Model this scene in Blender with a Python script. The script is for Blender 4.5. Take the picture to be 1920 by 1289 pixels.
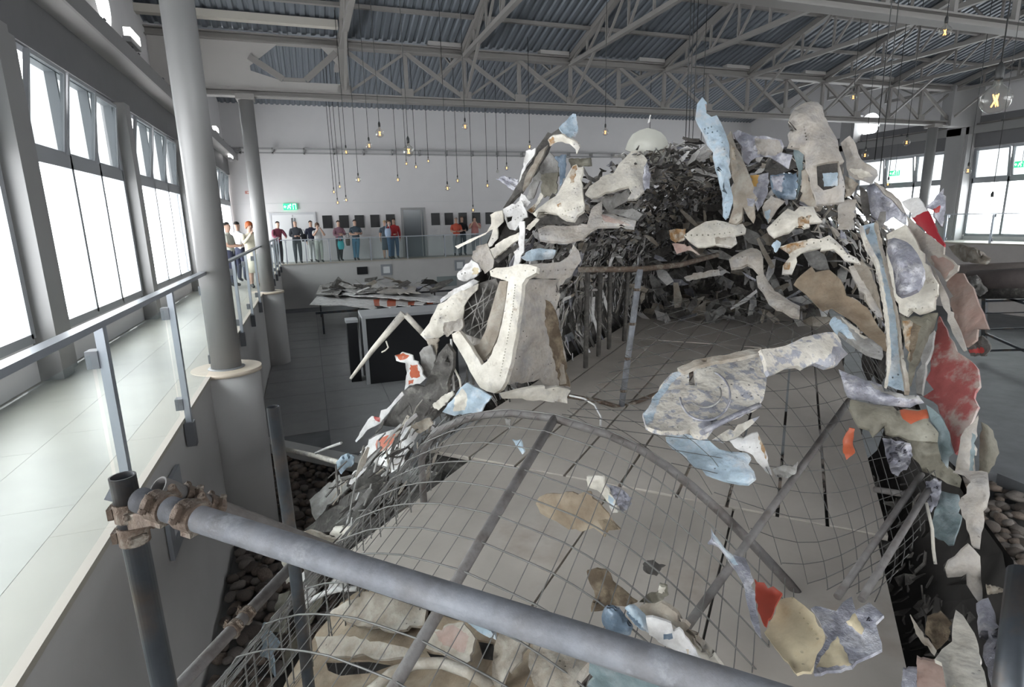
import bpy, bmesh, math, random
from mathutils import Vector, Matrix, noise
from mathutils.geometry import delaunay_2d_cdt
random.seed(7)
S = bpy.context.scene
COL = S.collection
for o in list(bpy.data.objects): bpy.data.objects.remove(o)

# ------------------------------------------------------------------ camera
FPX, CX, CY, EYE = 1066.0, 960.0, 644.5, 1.64
def _axes():
    d = Vector((575 - CX, -(420 - CY), -FPX)).normalized()
    d2 = Vector((1575 - CX, -(395.3 - CY), -FPX))
    up = d2.cross(d).normalized()
    if up.y < 0: up = -up
    return d.cross(up), d, up
AX, AY, AZ = _axes()
RM = Matrix((AX, AY, AZ))            # camera axes -> world axes
CAM = Vector((0, 0, EYE))
cd = bpy.data.cameras.new('camera'); cam = bpy.data.objects.new('camera', cd); COL.objects.link(cam)
cam.matrix_world = Matrix.Translation(CAM) @ RM.to_4x4()
cd.sensor_width = 36.0; cd.lens = FPX / 1920 * 36.0; cd.clip_start = 0.05; cd.clip_end = 300
S.camera = cam

# ------------------------------------------------------------------ daylight
w = bpy.data.worlds.new('overcast_sky'); S.world = w; w.use_nodes = True
nt = w.node_tree; bg = nt.nodes['Background']
bg.inputs[0].default_value = (1.0, 0.985, 0.97, 1); bg.inputs[1].default_value = 8.5
S.view_settings.view_transform = 'Standard'; S.view_settings.look = 'None'
S.view_settings.exposure = 0.45; S.view_settings.gamma = 1.0; S.view_settings.use_curve_mapping = False
def portal(loc, rot, sx, sy):
    l = bpy.data.lights.new('daylight_portal', 'AREA'); l.shape = 'RECTANGLE'; l.size = sx; l.size_y = sy
    l.cycles.is_portal = True
    o = bpy.data.objects.new('daylight_portal', l); COL.objects.link(o); o.location = loc; o.rotation_euler = rot
    return o

# ------------------------------------------------------------------ helpers: rays from the photograph's frame
def ray(x, y): return (RM @ Vector((x - CX, -(y - CY), -FPX))).normalized()
def onplane(x, y, p0, n):
    r = ray(x, y); return CAM + r * ((Vector(p0) - CAM).dot(n) / r.dot(n))
def onX(x, y, X): return onplane(x, y, (X, 0, 0), Vector((1, 0, 0)))
def onY(x, y, Y): return onplane(x, y, (0, Y, 0), Vector((0, 1, 0)))
def onZ(x, y, Z): return onplane(x, y, (0, 0, Z), Vector((0, 0, 1)))
TH = math.radians(45.95)
WA = Vector((math.sin(TH), math.cos(TH), 0)); WR = Vector((math.cos(TH), -math.sin(TH), 0))   # wreck axis, wreck right
def onU(x, y, u): return onplane(x, y, WA * u, WA)
def wk(u, v, z): return WA * u + WR * v + Vector((0, 0, z))

# ------------------------------------------------------------------ helpers: materials
MATS = {}
def mat(name, col, rough=0.6, metal=0.0, var=0.0, vscale=4.0, col2=None, mix=0.0, mscale=6.0, soft=0.06, bump=0.0, bscale=30.0, col3=None, mix3=0.0, m3scale=3.0, spec=0.5, grime=0.0, dots=0.0, dent=0.0):
    """Painted or bare surface: base colour, optional second colour in torn patches, optional stain colour, fine value variation, relief."""
    if name in MATS: return MATS[name]
    m = bpy.data.materials.new(name); m.use_nodes = True; t = m.node_tree; N = t.nodes; L = t.links
    b = N['Principled BSDF']; b.inputs['Roughness'].default_value = rough; b.inputs['Metallic'].default_value = metal
    b.inputs['Specular IOR Level'].default_value = spec
    tc = N.new('ShaderNodeTexCoord'); out = None
    def noi(scale, det=5, rg=0.6):
        n = N.new('ShaderNodeTexNoise'); n.inputs['Scale'].default_value = scale; n.inputs['Detail'].default_value = det; n.inputs['Roughness'].default_value = rg
        L.new(tc.outputs['Object'], n.inputs['Vector']); return n.outputs['Fac']
    def mixc(f, a, c):
        x = N.new('ShaderNodeMix'); x.data_type = 'RGBA'; L.new(f, x.inputs['Factor'])
        if isinstance(a, tuple): x.inputs['A'].default_value = (*a, 1)
        else: L.new(a, x.inputs['A'])
        x.inputs['B'].default_value = (*c, 1); return x.outputs['Result']
    def ramp(f, lo, hi):
        r = N.new('ShaderNodeMapRange'); r.inputs['From Min'].default_value = lo; r.inputs['From Max'].default_value = hi
        L.new(f, r.inputs['Value']); return r.outputs['Result']
    out = col
    if col2 is not None and mix > 0:
        c = 0.5 + (0.5 - mix) * 0.45
        out = mixc(ramp(noi(mscale, 6, 0.62), c - soft, c + soft), out, col2)
    if col3 is not None and mix3 > 0:
        c = 0.5 + (0.5 - mix3) * 0.45
        out = mixc(ramp(noi(m3scale, 5, 0.7), c - 0.08, c + 0.08), out, col3)
    if var > 0:
        dk = tuple(q * (1 - var) for q in col)
        x = N.new('ShaderNodeMix'); x.data_type = 'RGBA'; x.blend_type = 'MULTIPLY'; x.inputs['Factor'].default_value = 1.0
        if isinstance(out, tuple): x.inputs['A'].default_value = (*out, 1)
        else: L.new(out, x.inputs['A'])
        r = N.new('ShaderNodeMapRange'); r.inputs['From Min'].default_value = 0.3; r.inputs['From Max'].default_value = 0.7
        r.inputs['To Min'].default_value = 1 - var; r.inputs['To Max'].default_value = 1.0
        L.new(noi(vscale, 6, 0.65), r.inputs['Value']); L.new(r.outputs['Result'], x.inputs['B']); out = x.outputs['Result']
    if grime > 0:
        for sc_, lo_, hi_, gf in ((3.2, 0.36, 0.60, 1.1), (19.0, 0.30, 0.46, 0.7)):
            x = N.new('ShaderNodeMix'); x.data_type = 'RGBA'; x.blend_type = 'MULTIPLY'; x.inputs['Factor'].default_value = min(1.0, grime * gf)
            if isinstance(out, tuple): x.inputs['A'].default_value = (*out, 1)
            else: L.new(out, x.inputs['A'])
            r = N.new('ShaderNodeMapRange'); r.inputs['From Min'].default_value = lo_; r.inputs['From Max'].default_value = hi_; r.inputs['To Min'].default_value = 0.25
            L.new(noi(sc_, 7, 0.72), r.inputs['Value'])
            g2 = mixc(r.outputs['Result'], (0.36, 0.31, 0.26), (1.0, 1.0, 1.0)); L.new(g2, x.inputs['B']); out = x.outputs['Result']
    if dots > 0:                                                    # rows of small rivet holes, present only in patches
        vo = N.new('ShaderNodeTexVoronoi'); vo.inputs['Scale'].default_value = 26.0; vo.inputs['Randomness'].default_value = 0.35; L.new(tc.outputs['Object'], vo.inputs['Vector'])
        d1_ = ramp(vo.outputs['Distance'], 0.17, 0.11); gate = ramp(noi(4.0, 3, 0.5), 0.52, 0.56)
        mm = N.new('ShaderNodeMath'); mm.operation = 'MULTIPLY'; L.new(d1_, mm.inputs[0]); L.new(gate, mm.inputs[1])
        m2_ = N.new('ShaderNodeMath'); m2_.operation = 'MULTIPLY'; m2_.inputs[1].default_value = dots; L.new(mm.outputs[0], m2_.inputs[0])
        out = mixc(m2_.outputs[0], out, (0.06, 0.05, 0.045))
    if isinstance(out, tuple): b.inputs['Base Color'].default_value = (*out, 1)
    else: L.new(out, b.inputs['Base Color'])
    if bump > 0:
        bp = N.new('ShaderNodeBump'); bp.inputs['Strength'].default_value = bump; bp.inputs['Distance'].default_value = 0.03
        L.new(noi(bscale, 4, 0.6), bp.inputs['Height']); L.new(bp.outputs['Normal'], b.inputs['Normal'])
        if dent > 0:
            b2 = N.new('ShaderNodeBump'); b2.inputs['Strength'].default_value = dent; b2.inputs['Distance'].default_value = 0.06
            L.new(noi(7.0, 3, 0.5), b2.inputs['Height']); L.new(b2.outputs['Normal'], bp.inputs['Normal'])
    m.diffuse_color = (*col, 1)
    MATS[name] = m; return m
def glass(name, tint, amount=0.9, ior=0.35, power=5.0):
    if name in MATS: return MATS[name]
    m = bpy.data.materials.new(name); m.use_nodes = True; t = m.node_tree; N = t.nodes; L = t.links
    for n in list(N): N.remove(n)
    o = N.new('ShaderNodeOutputMaterial'); tr = N.new('ShaderNodeBsdfTransparent'); gl = N.new('ShaderNodeBsdfGlossy'); df = N.new('ShaderNodeBsdfDiffuse')
    tr.inputs[0].default_value = (*tint, 1); gl.inputs['Roughness'].default_value = 0.04; df.inputs[0].default_value = (0.75, 0.85, 0.85, 1)
    lw = N.new('ShaderNodeLayerWeight'); lw.inputs['Blend'].default_value = 0.5
    pw = N.new('ShaderNodeMath'); pw.operation = 'POWER'; pw.inputs[1].default_value = power; L.new(lw.outputs['Facing'], pw.inputs[0])
    fr = N.new('ShaderNodeMath'); fr.operation = 'MULTIPLY'; fr.inputs[1].default_value = ior; L.new(pw.outputs[0], fr.inputs[0])
    m1 = N.new('ShaderNodeMixShader'); m1.inputs[0].default_value = 1 - amount
    m2 = N.new('ShaderNodeMixShader'); L.new(tr.outputs[0], m1.inputs[1]); L.new(df.outputs[0], m1.inputs[2])
    L.new(fr.outputs[0], m2.inputs[0]); L.new(m1.outputs[0], m2.inputs[1]); L.new(gl.outputs[0], m2.inputs[2]); L.new(m2.outputs[0], o.inputs[0])
    MATS[name] = m; return m
def emit(name, col, s):
    if name in MATS: return MATS[name]
    m = bpy.data.materials.new(name); m.use_nodes = True; b = m.node_tree.nodes['Principled BSDF']
    b.inputs['Base Color'].default_value = (*col, 1); b.inputs['Emission Color'].default_value = (*col, 1); b.inputs['Emission Strength'].default_value = s
    MATS[name] = m; return m

# ------------------------------------------------------------------ helpers: meshes
def frame_of(d):
    d = d.normalized(); h = Vector((0, 0, 1)) if abs(d.z) < 0.9 else Vector((1, 0, 0))
    x = d.cross(h).normalized(); return x, x.cross(d).normalized()
class MB:
    def __init__(s): s.v = []; s.f = []; s.m = []; s.sm = []
    def quad(s, pts, mi=0, sm=False):
        k = len(s.v); s.v += [Vector(p) for p in pts]; s.f.append(tuple(range(k, k + len(pts)))); s.m.append(mi); s.sm.append(sm); return s
    def box(s, x0, x1, y0, y1, z0, z1, mi=0):
        k = len(s.v); s.v += [Vector((x, y, z)) for x in (x0, x1) for y in (y0, y1) for z in (z0, z1)]
        for f in ((0, 1, 3, 2), (4, 6, 7, 5), (0, 4, 5, 1), (2, 3, 7, 6), (0, 2, 6, 4), (1, 5, 7, 3)): s.f.append(tuple(k + i for i in f)); s.m.append(mi); s.sm.append(False)
        return s
    def bar(s, a, b, wx, wz, mi=0, up=None):
        a = Vector(a); b = Vector(b); d = (b - a).normalized(); h = Vector(up) if up else (Vector((0, 0, 1)) if abs(d.z) < 0.95 else Vector((0, 1, 0)))
        x = d.cross(h).normalized(); y = x.cross(d).normalized(); k = len(s.v)
        for p in (a, b):
            for sx, sy in ((-1, -1), (1, -1), (1, 1), (-1, 1)): s.v.append(p + x * sx * wx / 2 + y * sy * wz / 2)
        for f in ((0, 3, 2, 1), (4, 5, 6, 7), (0, 1, 5, 4), (1, 2, 6, 5), (2, 3, 7, 6), (3, 0, 4, 7)): s.f.append(tuple(k + i for i in f)); s.m.append(mi); s.sm.append(False)
        return s
    def ibeam(s, a, b, wd, ht, t=0.015, mi=0):
        a = Vector(a); b = Vector(b); d = (b - a).normalized(); x = d.cross(Vector((0, 0, 1))).normalized(); y = x.cross(d).normalized()
        for o in (-1, 1): s.bar(a + y * o * (ht / 2 - t / 2), b + y * o * (ht / 2 - t / 2), wd, t, mi, up=y)
        return s.bar(a, b, t, ht - 2 * t, mi, up=y)
    def tube(s, pts, r, n=10, mi=0, cap=True, r1=None, hollow=0.0):
        pts = [Vector(p) for p in pts]; k = len(s.v); m = len(pts); rs = []
        x, y = frame_of(pts[1] - pts[0])
        for i, p in enumerate(pts):
            d = (pts[min(i + 1, m - 1)] - pts[max(i - 1, 0)]).normalized()
            x = (x - d * x.dot(d)).normalized(); y = d.cross(x)
            rr = r if r1 is None else r + (r1 - r) * i / (m - 1)
            for j in range(n):
                c, q = math.cos(2 * math.pi * j / n), math.sin(2 * math.pi * j / n)
                s.v.append(p + (x * c + y * q) * rr)
        for i in range(m - 1):
            for j in range(n):
                s.f.append((k + i * n + j, k + i * n + (j + 1) % n, k + (i + 1) * n + (j + 1) % n, k + (i + 1) * n + j)); s.m.append(mi); s.sm.append(True)
        if hollow > 0:
            for e, pi, pj in ((0, 0, 1), (m - 1, m - 1, m - 2)):
                dirn = (pts[pj] - pts[pi]).normalized(); q0 = len(s.v)
                for lv in (0, 1):
                    for j in range(n):
                        o = s.v[k + e * n + j] - pts[pi]; s.v.append(pts[pi] + o * hollow + dirn * lv * r * 6)
                for j in range(n):
                    j2 = (j + 1) % n
                    s.f.append((k + e * n + j, k + e * n + j2, q0 + j2, q0 + j)); s.m.append(mi); s.sm.append(False)
                    s.f.append((q0 + j, q0 + j2, q0 + n + j2, q0 + n + j)); s.m.append(mi); s.sm.append(True)
                s.f.append(tuple(q0 + n + j for j in range(n))); s.m.append(mi); s.sm.append(False)
        elif cap:
            s.f.append(tuple(k + j for j in range(n))[::-1]); s.m.append(mi); s.sm.append(False)
            s.f.append(tuple(k + (m - 1) * n + j for j in range(n))); s.m.append(mi); s.sm.append(False)
        return s
    def lathe(s, c, prof, n=16, mi=0):
        c = Vector(c); k = len(s.v)
        for r, z in prof:
            for j in range(n): s.v.append(c + Vector((r * math.cos(2 * math.pi * j / n), r * math.sin(2 * math.pi * j / n), z)))
        for i in range(len(prof) - 1):
            for j in range(n):
                s.f.append((k + i * n + j, k + i * n + (j + 1) % n, k + (i + 1) * n + (j + 1) % n, k + (i + 1) * n + j)); s.m.append(mi); s.sm.append(True)
        s.f.append(tuple(k + j for j in range(n))[::-1]); s.m.append(mi); s.sm.append(False)
        s.f.append(tuple(k + (len(prof) - 1) * n + j for j in range(n))); s.m.append(mi); s.sm.append(False)
        return s
    def prism(s, poly, z0, z1, mi=0):
        k = len(s.v); n = len(poly); s.v += [Vector((p[0], p[1], z0)) for p in poly] + [Vector((p[0], p[1], z1)) for p in poly]
        s.f.append(tuple(k + i for i in range(n))[::-1]); s.f.append(tuple(k + n + i for i in range(n)))
        for i in range(n): s.f.append((k + i, k + (i + 1) % n, k + n + (i + 1) % n, k + n + i))
        s.m += [mi] * (n + 2); s.sm += [False] * (n + 2); return s
    def build(s, name, mats, parent=None, center=True, fixn=False):
        me = bpy.data.meshes.new(name)
        c = Vector((0, 0, 0))
        if center and s.v:
            lo = Vector([min(v[i] for v in s.v) for i in range(3)]); hi = Vector([max(v[i] for v in s.v) for i in range(3)])
            c = Vector(((lo.x + hi.x) / 2, (lo.y + hi.y) / 2, lo.z))
        me.from_pydata([v - c for v in s.v], [], s.f)
        me.polygons.foreach_set('material_index', s.m); me.polygons.foreach_set('use_smooth', s.sm)
        if fixn:
            bm = bmesh.new(); bm.from_mesh(me); bmesh.ops.recalc_face_normals(bm, faces=bm.faces); bm.to_mesh(me); bm.free()
        for q in (mats if isinstance(mats, (list, tuple)) else [mats]): me.materials.append(q)
        o = bpy.data.objects.new(name, me); COL.objects.link(o); o.location = c
        if parent is not None: adopt(o, parent)
        return o
def gpos(o):
    p = Vector(o.location)
    while o.parent: o = o.parent; p = p + Vector(o.location)
    return p
def adopt(o, parent):
    o.location = Vector(o.location) - gpos(parent); o.parent = parent
def tag(o, label=None, cat=None, group=None, kind=None):
    if label: o['label'] = label
    if cat: o['category'] = cat
    if group: o['group'] = group
    if kind: o['kind'] = kind
    return o
def empty(name, loc):
    o = bpy.data.objects.new(name, None); COL.objects.link(o); o.location = loc; o.empty_display_size = 0.1; return o
def struct(o, label=None): return tag(o, label, None, None, 'structure')
ORD = 'first second third fourth fifth sixth seventh eighth ninth tenth eleventh twelfth thirteenth fourteenth fifteenth sixteenth seventeenth eighteenth nineteenth twentieth twenty-first twenty-second twenty-third twenty-fourth twenty-fifth twenty-sixth twenty-seventh twenty-eighth twenty-ninth thirtieth thirty-first thirty-second'.split()

# ------------------------------------------------------------------ room materials
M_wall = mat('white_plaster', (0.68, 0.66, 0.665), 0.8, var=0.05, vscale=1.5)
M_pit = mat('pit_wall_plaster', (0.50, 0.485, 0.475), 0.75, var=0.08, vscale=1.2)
M_stone = mat('walkway_stone', (0.36, 0.345, 0.30), 0.40, var=0.14, vscale=1.3)
M_edge = mat('edging_stone', (0.40, 0.37, 0.315), 0.45, var=0.06, vscale=3)
M_tile = mat('lower_floor_tile', (0.31, 0.305, 0.305), 0.5, var=0.16, vscale=2.5, spec=0.3)
M_joint = mat('floor_bed', (0.26, 0.255, 0.24), 0.9)
M_steel = mat('grey_painted_steel', (0.33, 0.325, 0.325), 0.5, var=0.06, vscale=3)
M_truss = mat('truss_paint', (0.25, 0.235, 0.225), 0.55, var=0.08, vscale=2)
M_col = mat('column_paint', (0.235, 0.23, 0.23), 0.42, var=0.04, vscale=2)
M_fascia = mat('dark_fascia', (0.145, 0.143, 0.15), 0.6, var=0.08)
M_frame = mat('window_frame_grey', (0.30, 0.31, 0.33), 0.45)
M_rail = mat('rail_steel', (0.42, 0.45, 0.50), 0.3, metal=0.6, var=0.05)
M_brkt = mat('bracket_dark', (0.16, 0.165, 0.18), 0.4, metal=0.5)
M_pane = glass('window_pane', (0.96, 0.985, 1.0), 0.95, 0.02)
M_pane2 = glass('tinted_sash_pane', (0.36, 0.378, 0.386), 0.92, 0.02)
M_bal = glass('balustrade_glass', (0.94, 0.965, 0.965), 0.97, 0.12)
M_black = mat('black_panel', (0.012, 0.012, 0.014), 0.35)
def corrugated():
    m = bpy.data.materials.new('corrugated_roof_deck'); m.use_nodes = True; N = m.node_tree.nodes; L = m.node_tree.links; b = N['Principled BSDF']
    b.inputs['Base Color'].default_value = (0.20, 0.22, 0.25, 1); b.inputs['Roughness'].default_value = 0.42; b.inputs['Metallic'].default_value = 0.35
    return m
M_roof = corrugated()

# ------------------------------------------------------------------ lower floor, pebble bed base, walkway
XW, XR, YF, YB, XE = -2.95, 24.0, 27.3, 25.5, -1.17      # window wall, right wall, far wall, far balcony edge, left walkway edge
ZL = -1.85
YN = -7.0                                               # hall end behind the viewer
floor = struct(MB().box(XE - 0.3, 22.0, YN, YB + 0.2, ZL - 0.65, ZL - 0.35).build('floor', M_joint), 'dark base of the sunken hall floor')
# tiled slab: everything except the bed cut out around the near end of the wreck
bed = [wk(5.94, -8.2, 0), wk(5.94, -2.0, 0), wk(9.2, -2.0, 0), wk(9.2, 2.6, 0), wk(4.5, 6.5, 0), wk(-4, 6.5, 0), wk(-4, -8.2, 0)]
def inside(p, poly):
    x, y = p[0], p[1]; r = False; n = len(poly)
    for i in range(n):
        x1, y1 = poly[i][0], poly[i][1]; x2, y2 = poly[(i + 1) % n][0], poly[(i + 1) % n][1]
        if (y1 > y) != (y2 > y) and x < (x2 - x1) * (y - y1) / (y2 - y1) + x1: r = not r
    return r
slab_outer = [(XE, YN), (21.6, YN), (21.6, YB), (XE, YB)]
def poly_slab(outer, hole, z0, z1, name, m, parent):
    co = [Vector(p[:2]) for p in outer] + [Vector((p[0], p[1])) for p in hole]; no = len(outer); nh = len(hole)
    ed = [(i, (i + 1) % no) for i in range(no)] + [(no + i, no + (i + 1) % nh) for i in range(nh)]
    V, E, F, *_ = delaunay_2d_cdt(co, ed, [], 0, 1e-5)
    b = MB()
    for f in F:
        c = sum((V[i] for i in f), Vector((0, 0))) / len(f)
        if inside(c, hole) or not inside(c, outer): continue
        b.quad([(V[i].x, V[i].y, z1) for i in f])
    for i in range(nh):
        p, q = hole[i], hole[(i + 1) % nh]; b.quad([(p[0], p[1], z0), (q[0], q[1], z0), (q[0], q[1], z1), (p[0], p[1], z1)])
    return b.build(name, m, parent, fixn=True)
M_slab = mat('floor_screed', (0.20, 0.205, 0.215), 0.55, var=0.35, vscale=1.6, spec=0.25)
poly_slab(slab_outer, bed, ZL - 0.35, ZL - 0.004, 'floor_screed', M_slab, floor)
# curb along the bed
struct_curb = MB().bar(wk(5.99, -8.2, ZL - 0.02), wk(5.99, -2.2, ZL - 0.02), 0.22, 0.16).build('bed_curb', mat('curb_white', (0.62, 0.61, 0.59), 0.6, var=0.08), floor)
# separate tiles where the photograph shows their joints
tmesh = MB().box(-0.593, 0.593, -0.593, 0.593, -0.01, 0.006).build('tile', M_tile, center=False)
tiles = 0; proto = tmesh.data; COL.objects.unlink(tmesh); bpy.data.objects.remove(tmesh)
for i in range(6):
    for j in range(14):
        c = Vector((XE + 0.6 + i * 1.2, 8.0 + j * 1.2, ZL))
        if c.y > YB - 0.5: continue
        if any(inside((c.x + sx * 0.6, c.y + sy * 0.6), bed) for sx in (-1, 1) for sy in (-1, 1)): continue
        t = bpy.data.objects.new('tile', proto); COL.objects.link(t); t.location = c; adopt(t, floor); tiles += 1
# left walkway: stone slabs plus an edging course
wl = struct(MB().box(XW, XE - 0.06, YN, YF, -0.25, -0.012).build('walkway_floor', M_joint), 'raised walkway slab along the window wall')
for nm, x0, x1, y0, dy, m_ in (('paving_slab', XW, -2.1, YN, 1.5, M_stone), ('paving_slab', -2.1, XE - 0.32, YN, 1.5, M_stone), ('edging_stone', XE - 0.32, XE, YN, 1.5, M_edge)):
    y = y0 + (0.4 if x0 > -2.5 and nm == 'paving_slab' else 0)
    pm = MB().box(x0 + 0.0012, x1 - 0.0012, 0.0012, dy - 0.0012, -0.035, 0.0).build(nm, m_, center=False); pr = pm.data; COL.objects.unlink(pm); bpy.data.objects.remove(pm)
    while y < YF - 0.2:
        if y + dy > 0:
            o = bpy.data.objects.new(nm, pr); COL.objects.link(o); o.location = (0, y, 0); adopt(o, wl)
        y += dy
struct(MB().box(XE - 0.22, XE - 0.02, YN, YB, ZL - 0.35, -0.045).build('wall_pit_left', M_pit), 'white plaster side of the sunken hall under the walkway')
fb = struct(MB().box(XE - 0.02, 22, YB, YF, -0.25, 0.0).build('balcony_floor', M_stone), 'far balcony floor')
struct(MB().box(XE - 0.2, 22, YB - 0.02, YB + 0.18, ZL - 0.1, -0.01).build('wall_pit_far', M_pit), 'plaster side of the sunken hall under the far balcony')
struct(MB().box(XE - 0.02, 22, YB - 0.06, YB + 0.2, -0.012, 0.03).build('trim_1', M_edge), 'pale stone edging of the far balcony')
ZR = 0.42
struct(MB().box(21.79, XR, YN, YF, ZR - 0.25, ZR).build('walkway_floor_right', M_stone), 'raised walkway along the far right windows')
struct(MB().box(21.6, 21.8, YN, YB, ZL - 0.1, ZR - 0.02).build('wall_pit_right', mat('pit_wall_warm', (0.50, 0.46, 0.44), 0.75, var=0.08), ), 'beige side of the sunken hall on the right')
struct(MB().box(21.55, 21.82, YN, YB, ZR - 0.03, ZR + 0.03).build('trim_2', M_edge), 'white stone edging of the right walkway')
# pit wall recessed square lamps
def wall_square(name, p, ux, uz, s, label, lit=False):
    e = empty(name, p); ux = Vector(ux); uz = Vector(uz); nrm = ux.cross(uz)
    def P(a, b, d): return Vector(p) + ux * a + uz * b + nrm * d
    t = s * 0.2; b = MB()
    for (a0, b0, a1, b1) in ((0, t / 2, s, t / 2), (0, s - t / 2, s, s - t / 2)): b.bar(P(a0, b0, 0), P(a1, b1, 0), t, 0.03, up=nrm)
    for a0 in (t / 2, s - t / 2): b.bar(P(a0, t, 0), P(a0, s - t, 0), t, 0.03, up=nrm)
    b.build('frame', M_frame2, e); MB().bar(P(t, s / 2, -0.005), P(s - t, s / 2, -0.005), s - 2 * t, 0.012, up=nrm).build('diffuser', M_diff, e)
    return tag(e, label, 'wall light', 'square wall lights in the pit walls')
M_frame2 = mat('light_frame_grey', (0.27, 0.28, 0.30), 0.5); M_diff = mat('light_diffuser', (0.72, 0.73, 0.74), 0.5)
wall_square('wall_light', (XE + 0.005, 4.4, -0.77), (0, 1, 0), (0, 0, 1), 0.54, 'square grey framed light set into the pit wall just behind the scaffold post')
q = onY(715, 517, YB - 0.04); wall_square('wall_light', (q.x, q.y, q.z), (1, 0, 0), (0, 0, 1), 0.48, 'square framed wall light below the far balcony beside a small dark plate')
q = onY(853, 508, YB - 0.04); wall_square('wall_light', (q.x, q.y, q.z), (1, 0, 0), (0, 0, 1), 0.48, 'square framed wall light below the balcony nearest the wreck')
q = onY(670, 515, YB - 0.04); tag(MB().box(q.x, q.x + 0.45, q.y - 0.03, q.y + 0.02, q.z, q.z + 0.32).build('wall_plate', M_black), 'small dark plate on the pit wall below the far visitors', 'plate')
q = onY(820, 538, YB - 0.04); tag(MB().box(q.x, q.x + 0.9, q.y - 0.03, q.y + 0.02, q.z, q.z + 0.45).build('wall_vent', mat('vent_green', (0.22, 0.25, 0.25), 0.5)), 'grey green vent plate low on the far pit wall', 'vent')

# ------------------------------------------------------------------ window walls
def window(n, side, y0, y1, z0, z1, zt, cols):
    X = XW if side < 0 else XR; s = 1 if side < 0 else -1            # s: towards the room
    e = empty('window_%d' % n, (X, (y0 + y1) / 2, z0)); struct(e, 'tall white-lit window bay with three tilted upper sashes')
    fr = MB(); d0, d1 = X - 0.06, X + 0.06
    for yy in (y0, y1): fr.box(d0, d1, yy - 0.05, yy + 0.05, z0, z1)
    fr.box(d0, d1, y0, y1, z0 - 0.05, z0 + 0.05); fr.box(d0, d1, y0, y1, z1 - 0.06, z1 + 0.02)
    fr.build('window_frame', M_frame, e)
    MB().box(d0, d1, y0, y1, zt - 0.09, zt + 0.09).build('transom', M_frame, e)
    wd = (y1 - y0) / cols
    for c in range(cols):
        a, b_ = y0 + c * wd, y0 + (c + 1) * wd
        if c: MB().box(d0, d1, a - 0.04, a + 0.04, z0, zt).build('mullion', M_frame, e)
        if c: MB().box(d0 - 0.0, d1, a - 0.025, a + 0.025, zt, z1).build('mullion', M_frame, e)
        p = MB().box(X - 0.012, X + 0.012, a + 0.05, b_ - 0.05, z0 + 0.05, zt - 0.09).build('pane', M_pane, e)
        # upper sash, hinged at the foot and leaning into the room
        tilt = 0.16 if c % 3 != 2 else 0.11
        sash = MB(); P0 = Vector((X, a + 0.06, zt + 0.1)); P1 = Vector((X, b_ - 0.06, zt + 0.1)); T = Vector((s * tilt, 0, z1 - zt - 0.17))
        for g, h in ((P0, P1), (P0 + T, P1 + T), (P0, P0 + T), (P1, P1 + T)): sash.bar(g, h, 0.05, 0.05)
        so = sash.build('sash', M_frame, e)
        g = MB(); nrm = Vector((1, 0, 0)) * 0.008
        for k in (-1, 1): g.quad([P0 + nrm * k, P1 + nrm * k, P1 + T + nrm * k, P0 + T + nrm * k])
        po = g.build('pane', M_pane2, so)
    return e
BAYS = [(-5.1, -1.5), (-0.6, 3.0), (3.85, 7.4), (8.3, 11.8), (12.7, 16.5), (17.4, 21.2), (22.3, 26.6)]
ZW0, ZW1, ZT = 0.50, 3.70, 2.52
for i, (a, b_) in enumerate(BAYS): window(i + 1, -1, a, b_, ZW0, ZW1, ZT, 3)
BAYR = [(-5.1, -1.5), (-0.6, 3.0), (3.9, 8.0), (11.6, 15.3), (16.2, 20.2), (21.0, 24.8)]
for i, (a, b_) in enumerate(BAYR): window(i + 8, 1, a, b_, 0.62, 3.80, 2.62, 3)
def side_wall(name, X, bays, z0, z1, s, circles, zc, rc):
    b = MB(); x0, x1 = (X - 0.12, X + 0.0) if s > 0 else (X, X + 0.12)
    b.box(x0, x1, YN, YF, -0.25, z0 - 0.05)
    ys = [YN] + [q for ab in bays for q in ab] + [YF]
    for k in range(0, len(ys), 2): b.box(x0, x1, ys[k] + (0.05 if k else 0), ys[k + 1] - 0.05, z0 - 0.05, z1 + 0.02)
    b.box(x0, x1, YN, YF, z1 + 0.02, zc - rc - 0.15)
    # clerestory with round openings
    n = 24; prev = YN
    for yc in circles:
        b.box(x0, x1, prev, yc - rc - 0.15, zc - rc - 0.15, 8.2)
        b.box(x0, x1, yc - rc - 0.15, yc + rc + 0.15, zc + rc + 0.15, 8.2)
        q = rc + 0.15
        for j in range(n):
            t0, t1 = 2 * math.pi * j / n, 2 * math.pi * (j + 1) / n
            def sq(t):
                c_, s_ = math.cos(t), math.sin(t); m_ = max(abs(c_), abs(s_)); return (yc + q * c_ / m_, zc + q * s_ / m_)
            A, B = (yc + rc * math.cos(t0), zc + rc * math.sin(t0)), (yc + rc * math.cos(t1), zc + rc * math.sin(t1)); C_, D = sq(t1), sq(t0)
            for xx in (x0, x1): b.quad([(xx, *A), (xx, *B), (xx, *C_), (xx, *D)])
            b.quad([(x0, *A), (x0, *B), (x1, *B), (x1, *A)])
        prev = yc + q
    b.box(x0, x1, prev, YF, zc - rc - 0.15, 8.2)
    return struct(b.build(name, M_wall), 'window wall of the hall with round clerestory openings')
CL = [1.6, 7.0, 12.5, 17.9, 23.3]
side_wall('wall_left', XW, BAYS, ZW0, ZW1, 1, CL, 5.45, 0.42)
CR = [2.0, 7.4, 19.9]
side_wall('wall_right', XR, BAYR, 0.62, 3.80, -1, CR, 5.35, 0.48)
for k, yc in enumerate(CL):
    e = struct(empty('window_%d' % (20 + k), (XW, yc, 5.03)), 'round clerestory window above the left window band')
    MB().tube([(XW - 0.06, yc, 5.45), (XW - 0.045, yc, 5.45)], 0.42, 24).build('pane', M_pane, e)
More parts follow.
